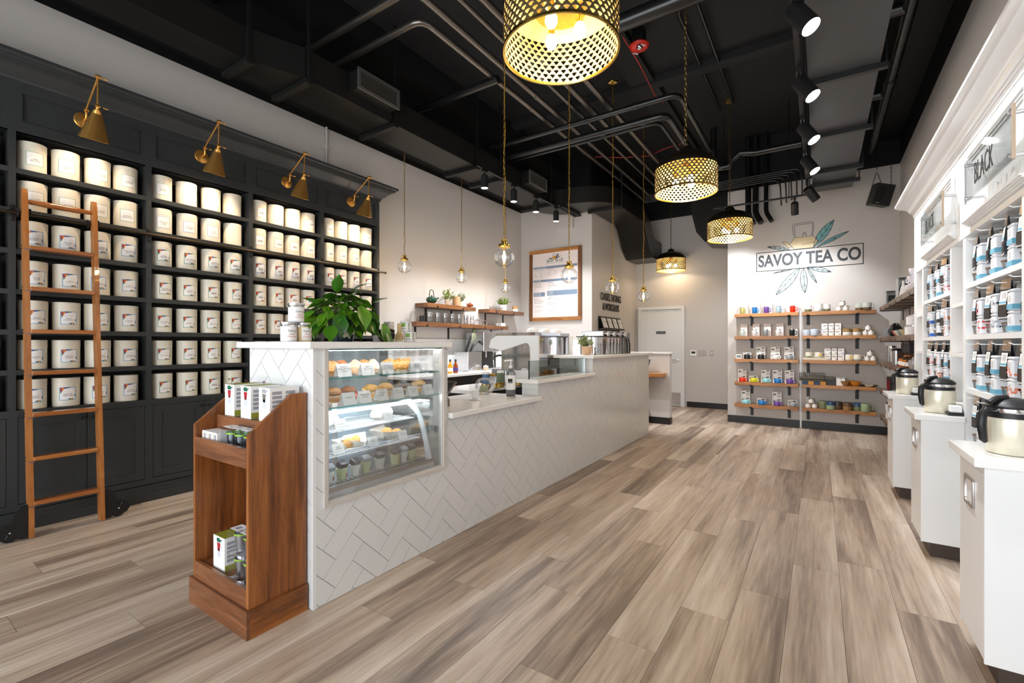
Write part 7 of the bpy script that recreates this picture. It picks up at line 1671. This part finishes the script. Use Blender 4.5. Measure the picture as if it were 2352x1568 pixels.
for si, (A, Bb) in enumerate(((4.03, 4.99), (2.76, 3.68), (1.47, 2.40))):
    f = MB(); z0, z1 = 2.035, 2.415
    for k, dx in enumerate((.02, .013, .007)):
        o1, o2 = k * .014, (k + 1) * .014
        f.box(XB - dx, XB, A + o1, A + o2, z0 + o1, z1 - o1).box(XB - dx, XB, Bb - o2, Bb - o1, z0 + o1, z1 - o1).box(XB - dx, XB, A + o2, Bb - o2, z1 - o2, z1 - o1).box(XB - dx, XB, A + o2, Bb - o2, z0 + o1, z0 + o2)
    B(f, 'sign_frame')
    f = MB()
    for k in range(4): f.box(XB - .04 + k * .009, XB, A - .012 + k * .003, Bb + .012 - k * .003, z0 - .008 - k * .008, z0 - k * .008)
    B(f, 'sign_sill')
    ym = (A + Bb) / 2 - .16; hw = .37
    sg = thing('category_sign', ('far clear acrylic BLACK sign on the bookcase header', 'near clear acrylic BLACK sign on the bookcase header', 'clear acrylic sign beyond the picture edge')[si], 'sign', (XB, ym, 2.19), 0, 'clear acrylic signs on the bookcase')
    MB().box(-.073, -.067, -hw, hw, -.11, .115).build('acrylic_panel', M_ACRYL, sg)
    MB().box(-.075, -.065, -hw - .012, -hw, -.11, .115).build('panel_edge', M_TANEDGE, sg); MB().box(-.075, -.065, hw, hw + .004, -.11, .115).build('panel_edge', M_WHITE, sg)
    for y in (-hw + .03, hw - .03):
        for z in (-.085, .09): MB().cyl(.009, -.0, .0735, 12, TR(-.078, y, z) @ Matrix.Rotation(rad(90), 4, 'Y')).build('standoff', M_STEEL, sg, True)
    if si < 2: obj('lettering', text_mesh('BLACK', .15, M_INK, .001, .66), sg, (-.0755, 0.02, -.01), (0, 0, rad(-90)))
# ---- goods
M_POUCH = mat('black_pouch', rgb(26, 27, 30), .25, spec=.6); M_KRAFT = mat('kraft_foil', rgb(176, 152, 132), .3, metal=.5); M_CLEARP = mat('pouch_window', rgb(196, 200, 204), .3); M_TEA = mat('dark_tea', rgb(58, 50, 46), .7, bump=(200, .6)); M_SKY = mat('sky_band', rgb(110, 178, 206), .5); M_TINW = mat('white_tin', rgb(236, 237, 242), .3)
def pouch_mesh(w, h, d):
    m = MB(); rows = [(0, 1.0, .7), (.08, 1.0, 1.0), (.35, 1.0, .95), (.7, .98, .5), (.88, .95, .18), (1.0, .95, .08)]; vs = []; fs = []
    for t_, ww, dd in rows: vs += [(-d / 2 * dd, -w / 2 * ww, h * t_), (d / 2 * dd, -w / 2 * ww, h * t_), (d / 2 * dd, w / 2 * ww, h * t_), (-d / 2 * dd, w / 2 * ww, h * t_)]
    for i in range(len(rows) - 1):
        for j in range(4): fs.append((4 * i + j, 4 * i + (j + 1) % 4, 4 * i + 4 + (j + 1) % 4, 4 * i + 4 + j))
    fs += [(3, 2, 1, 0), tuple(4 * (len(rows) - 1) + i for i in range(4))]
    return m.add(vs, fs)
PW_, PH_ = .08, .185
pm = {}
def pouch(loc, label, front, tilt=0.0):
    t = thing('tea_pouch', label, 'pouch', loc, tilt, 'tea pouches hanging in the bookcase')
    if 'b' not in pm:
        pm['b'] = pouch_mesh(PW_, PH_, .03).mesh('pouch', M_POUCH, True); pm['f'] = pm['b']
        def face(z0, z1, dx, y0=-.9, y1=.9): return MB().add([(dx(z0), PW_ / 2 * y0, z0), (dx(z0), PW_ / 2 * y1, z0), (dx(z1), PW_ / 2 * y1, z1), (dx(z1), PW_ / 2 * y0, z1)], [(0, 1, 2, 3)])
        X_ = lambda z: -.0165 if z < .07 else -.0165 + (z - .07) / .07 * .0072 if z < .14 else -.009 + (z - .14) / .06 * .0075
        pm['w'] = face(.004, .199, lambda z: X_(z) + .0006 if z > .1 else X_(z) + .0006).mesh('front_film', M_CLEARP); pm['k'] = face(.15, .2, X_).mesh('kraft_top', M_KRAFT); pm['l'] = face(.072, .138, X_, -.6, .75).mesh('label', M_PAPER); pm['s'] = face(.077, .087, lambda z: X_(z) - .0004, -.6, .75).mesh('stripe', M_SKY); pm['t'] = face(.012, .068, X_, -.7, .75).mesh('tea_window', M_TEA)
        pm['x'] = face(.1, .13, lambda z: X_(z) - .0004, -.35, .45).mesh('print', MATS['pale_grey_print'])
    o = obj('bag', pm['f' if front else 'b'], t)
    if front:
        obj('front_film', pm['w'], t); obj('kraft_top', pm['k'], t); l = obj('label', pm['l'], t); obj('stripe', pm['s'], l); obj('print', pm['x'], l); obj('tea_window', pm['t'], t)
    return t
def tea_cube_tin(loc, label, style, h=.1):
    t = thing('white_tea_tin', label, 'tin', loc, 0, 'white tea tins in the bookcase')
    w = .036
    MB().cbox(-w, w, -w, w, .0005, h - .014, .008).build('tin_box', M_TINW, t); MB().cbox(-w - .001, w + .001, -w - .001, w + .001, h - .014, h, .008).build('lid', M_TINW, t)
    col = {'sky': M_SKY, 'blue': mat('royal_band', rgb(60, 110, 200), .5), 'cyan': mat('cyan_band', rgb(0, 160, 215), .5), 'coral': mat('coral_print', rgb(235, 140, 110), .5), 'rose': mat('rose_print', rgb(230, 90, 100), .5), 'grey': mat('swirl_print', rgb(190, 194, 206), .5), 'navy': mat('navy_band', rgb(40, 44, 60), .5)}[style]
    m = MB()
    if style in ('sky', 'blue', 'navy'): m.box(-w - .0006, w + .0006, -w - .0006, w + .0006, .006, .03)
    elif style == 'cyan': m.box(-w - .0008, -w, -.012, .018, .006, h - .016)
    else:
        rd = random.Random(int(loc[1] * 1000) + int(loc[2] * 100))
        for i in range(7):
            y, z, r = rd.uniform(-.028, .028), rd.uniform(.014, h - .03), rd.uniform(.006, .012)
            m.prism([(y + r * cos(a), z + r * .7 * sin(a)) for a in [2 * pi * q / 8 for q in range(8)]], -w - .0008, -w, Matrix(((0, 0, 1, 0), (1, 0, 0, 0), (0, 1, 0, 0), (0, 0, 0, 1))))
            m.prism([(y + r * cos(a), z + r * .7 * sin(a)) for a in [2 * pi * q / 8 for q in range(8)]], -w - .0008, -w, Matrix(((1, 0, 0, 0), (0, 0, 1, 0), (0, 1, 0, 0), (0, 0, 0, 1))))
    m.build('band', col, t)
    p = MB(); p.box(-w - .001, -w, -.014, .01, .042, .07); p.build('print', MATS['pale_grey_print'], t)
def jar(loc, label):
    t = thing('sample_jar', label, 'jar', loc, 0, 'small sample jars in the bookcase'); MB().lathe([(0, .001), (.026, .001), (.032, .045), (.031, .045), (.025, .004), (0, .004)], 16).build('glass', M_GLASS, t, True); MB().lathe([(.034, .045), (.034, .051), (0, .051)], 16).build('wood_lid', mat('walnut_lid', rgb(112, 88, 66), .5), t, True)
STY = {(0, 0): ['cyan', 'sky', 'rose'], (0, 1): ['blue', 'navy', 'coral'], (0, 2): ['rose', 'coral', 'sky'], (0, 3): ['sky', 'sky', 'grey'], (1, 0): ['sky', 'sky', 'sky'], (1, 1): ['rose', 'grey', 'sky'], (1, 2): ['sky', 'sky', 'coral'], (1, 3): ['grey', 'grey', 'sky']}
CN = ['top', 'second', 'third', 'fourth']
for si in (0, 1):
    a, b = WIDE[si]; col = ('far', 'near')[si] + ' wide bay'
    for row in range(4):
        zf = ZWID[row] + .0005; zc = [1.965, 1.684 - .028, 1.383 - .028, 1.069 - .028][row]
        rd = random.Random(si * 10 + row)
        for j in range(4):                      # hanging pouches, far to near
            y = b - .085 - j * .255
            if y - .05 < a: continue
            pg = thing('peg_hook', f'white peg hook, {ORD[j]} from the back, {CN[row]} row, {col}', 'hook', (XR - .012, y, zc - .028), 0, 'white peg hooks in the bookcase'); MB().tube([(0, 0, 0), (-.235, 0, 0), (-.25, 0, .008)], .003, 6).build('peg', M_WHITE, pg)
            for q in range(4):
                pouch((XB + .034 + q * .044, y + rd.uniform(-.006, .006), zc - .028 - PH_ + .006), f'{("front labelled", "second", "third", "rearmost")[q]} pouch on {ORD[j]} peg, {CN[row]} row, {col}', q == 0, rd.uniform(-.25, .25) if q == 0 else rd.uniform(-.1, .1))
        for j in range(3):                      # stacks of tins between them
            y = b - .212 - j * .255
            if y - .045 < a: continue
            sty = STY[(si, row)][j]
            for k in range(2): tea_cube_tin((XB + .046, y, zf + k * .1005), f'{("lower", "upper")[k]} white tin, {ORD[j]} stack from back, {CN[row]} row, {col}', sty)
        for j in range(4):
            y = b - .1 - j * .235 + .015
            if y - .03 < a or abs(((y - (b - .212)) % .255)) < .0: continue
            yy = b - .085 - j * .255 - .0
            if yy - .035 < a: continue
            jar((XB + .045, yy, zf), f'small wood lidded jar, {ORD[j]} from the back, {CN[row]} row, {col}')
M_BRPAT = mat('brown_pattern', rgb(170, 120, 80), .5, vary=(120, .6)); M_WHPAT = mat('white_brown_pattern', rgb(222, 210, 196), .5, vary=(60, .35))
for ni, (a, b) in enumerate(NARROW[:2]):
    for row in range(2):
        z = ZNAR[row] + .0005
        for j in range(2):
            for k in range(1 if row == 0 else 2):
                t = thing('patterned_tin', f'brown patterned tin, {("back", "front")[j]} column, {("lower", "upper")[k]}, {("upper", "lower")[row]} shelf, {("far", "near")[ni]} narrow bay', 'tin', (XB + .1, b - .05 - j * .085, z + k * .112), 0, 'patterned tins in the narrow bays')
                MB().cbox(-.035, .035, -.035, .035, .0005, .1, .005).build('tin_box', M_WHPAT, t); MB().cbox(-.036, .036, -.036, .036, .1, .111, .004).build('lid', M_BRPAT, t); MB().prism([(-.02, .02), (.02, .02), (.012, .05), (.02, .08), (-.02, .08), (-.012, .05)], -.0362, -.035, Matrix(((0, 0, 1, 0), (1, 0, 0, 0), (0, 1, 0, 0), (0, 0, 0, 1)))).build('motif', M_BRPAT, t)
# ================================================================ base cabinets with flap fronts
M_FLAP = mat('flap_white', rgb(232, 230, 228), .3)
CN2 = ['nearest', 'middle', 'farthest']
for i, (y0, y1) in enumerate(((2.48, 2.85), (3.81, 4.18), (5.13, 5.50))):
    x0 = .527
    t = thing('base_cabinet', f'{CN2[i]} white base cabinet with steel flap handle', 'cabinet', (x0, y0, 0), 0, 'white base cabinets at the bookcase')
    MB().box(.012, XB - x0 - .001, 0, y1 - y0, .1, .858).build('body', M_WHITECAB, t)
    MB().box(0, .012, .012, y1 - y0 - .012, .112, .83).build('flap_front', M_FLAP, t); f = MB(); f.box(0, .012, 0, .01, .1, .858).box(0, .012, y1 - y0 - .01, y1 - y0, .1, .858).box(0, .012, .01, y1 - y0 - .01, .832, .858); f.build('face_frame', M_WHITECAB, t)
    MB().box(.05, XB - x0 - .001, .05, y1 - y0, 0, .1).build('toe_kick', mat('dark_kick', rgb(70, 58, 50), .6), t)
    h = MB(); yc, zc, hw, hh = (y1 - y0) / 2 + .02, .712, .07, .062
    ring = lambda s, x: [(x, yc + (hw * s - .015) * (1 if cos(q) > 0 else -1) + .015 * cos(q), zc + (hh * s - .015) * (1 if sin(q) > 0 else -1) + .015 * sin(q)) for q in [2 * pi * (k + .5) / 16 for k in range(16)]]
    R1, R2, R3, R4 = ring(1, -.001), ring(1, -.006), ring(.8, -.006), ring(.74, .006)
    h.add(R1 + R2 + R3 + R4, [(r * 16 + k, r * 16 + (k + 1) % 16, (r + 1) * 16 + (k + 1) % 16, (r + 1) * 16 + k) for r in range(3) for k in range(16)] + [tuple(48 + k for k in range(16))]); h.build('recessed_handle', M_STEEL, t, True)
    ctp = tag(MB().cbox(x0 - .035, XB - .001, y0 - .035, y1 + .02, .8585, .893, .004).build('countertop', M_QUARTZ), f'{CN2[i]} small white quartz top on a base cabinet', 'countertop', 'quartz tops on the base cabinets')
    # thermal jug
    jg = thing('thermal_jug', f'cream thermal jug with black handle on the {CN2[i]} cabinet', 'jug', (x0 + .112, (y0 + y1) / 2 - .03, .8935), rad(-150), 'cream thermal jugs on the cabinets')
    MB().lathe([(0, .001), (.072, .001), (.076, .006), (.076, .13), (.072, .145), (0, .145)], 32).build('jug_body', mat('pearl_cream', rgb(226, 220, 200), .22, metal=.25), jg, True)
    MB().lathe([(.0735, .143), (.0735, .163), (.071, .165)], 32, None, False).build('black_collar', M_RUBBER, jg, True); MB().lathe([(.0725, .164), (.0735, .168), (.0735, .18), (.071, .182)], 32, None, False).build('steel_band', M_CHROME, jg, True)
    MB().lathe([(.076, .182), (.077, .19), (.066, .202), (.045, .215), (.02, .222), (0, .222)], 32).build('lid', M_RUBBER, jg, True); l = MB(); l.tube([(.02, 0, .222), (.06, 0, .218), (.085, 0, .2)], .012, 8); l.build('lid_lever', M_RUBBER, jg, True)
    hn = MB(); hn.tube([(.07, 0, .165), (.1, 0, .172), (.113, 0, .158), (.115, 0, .11), (.108, 0, .055), (.1, 0, .045)], .013, 10, taper=[.012, .014, .016, .016, .013, .008]); hn.build('jug_handle', M_RUBBER, jg, True)
    if i > 0:
        s = thing('tea_scale', f'white topped black scale behind the {CN2[i]} thermal jug', 'scale', (x0 + .16, y0 + .06, .8935), 0, 'small scales on the cabinets'); MB().cbox(-.035, .035, -.06, .06, 0, .018, .004).build('base', M_RUBBER, s); MB().cbox(-.025, .03, -.05, .02, .018, .06, .006).build('white_pan', M_WHITE, s)
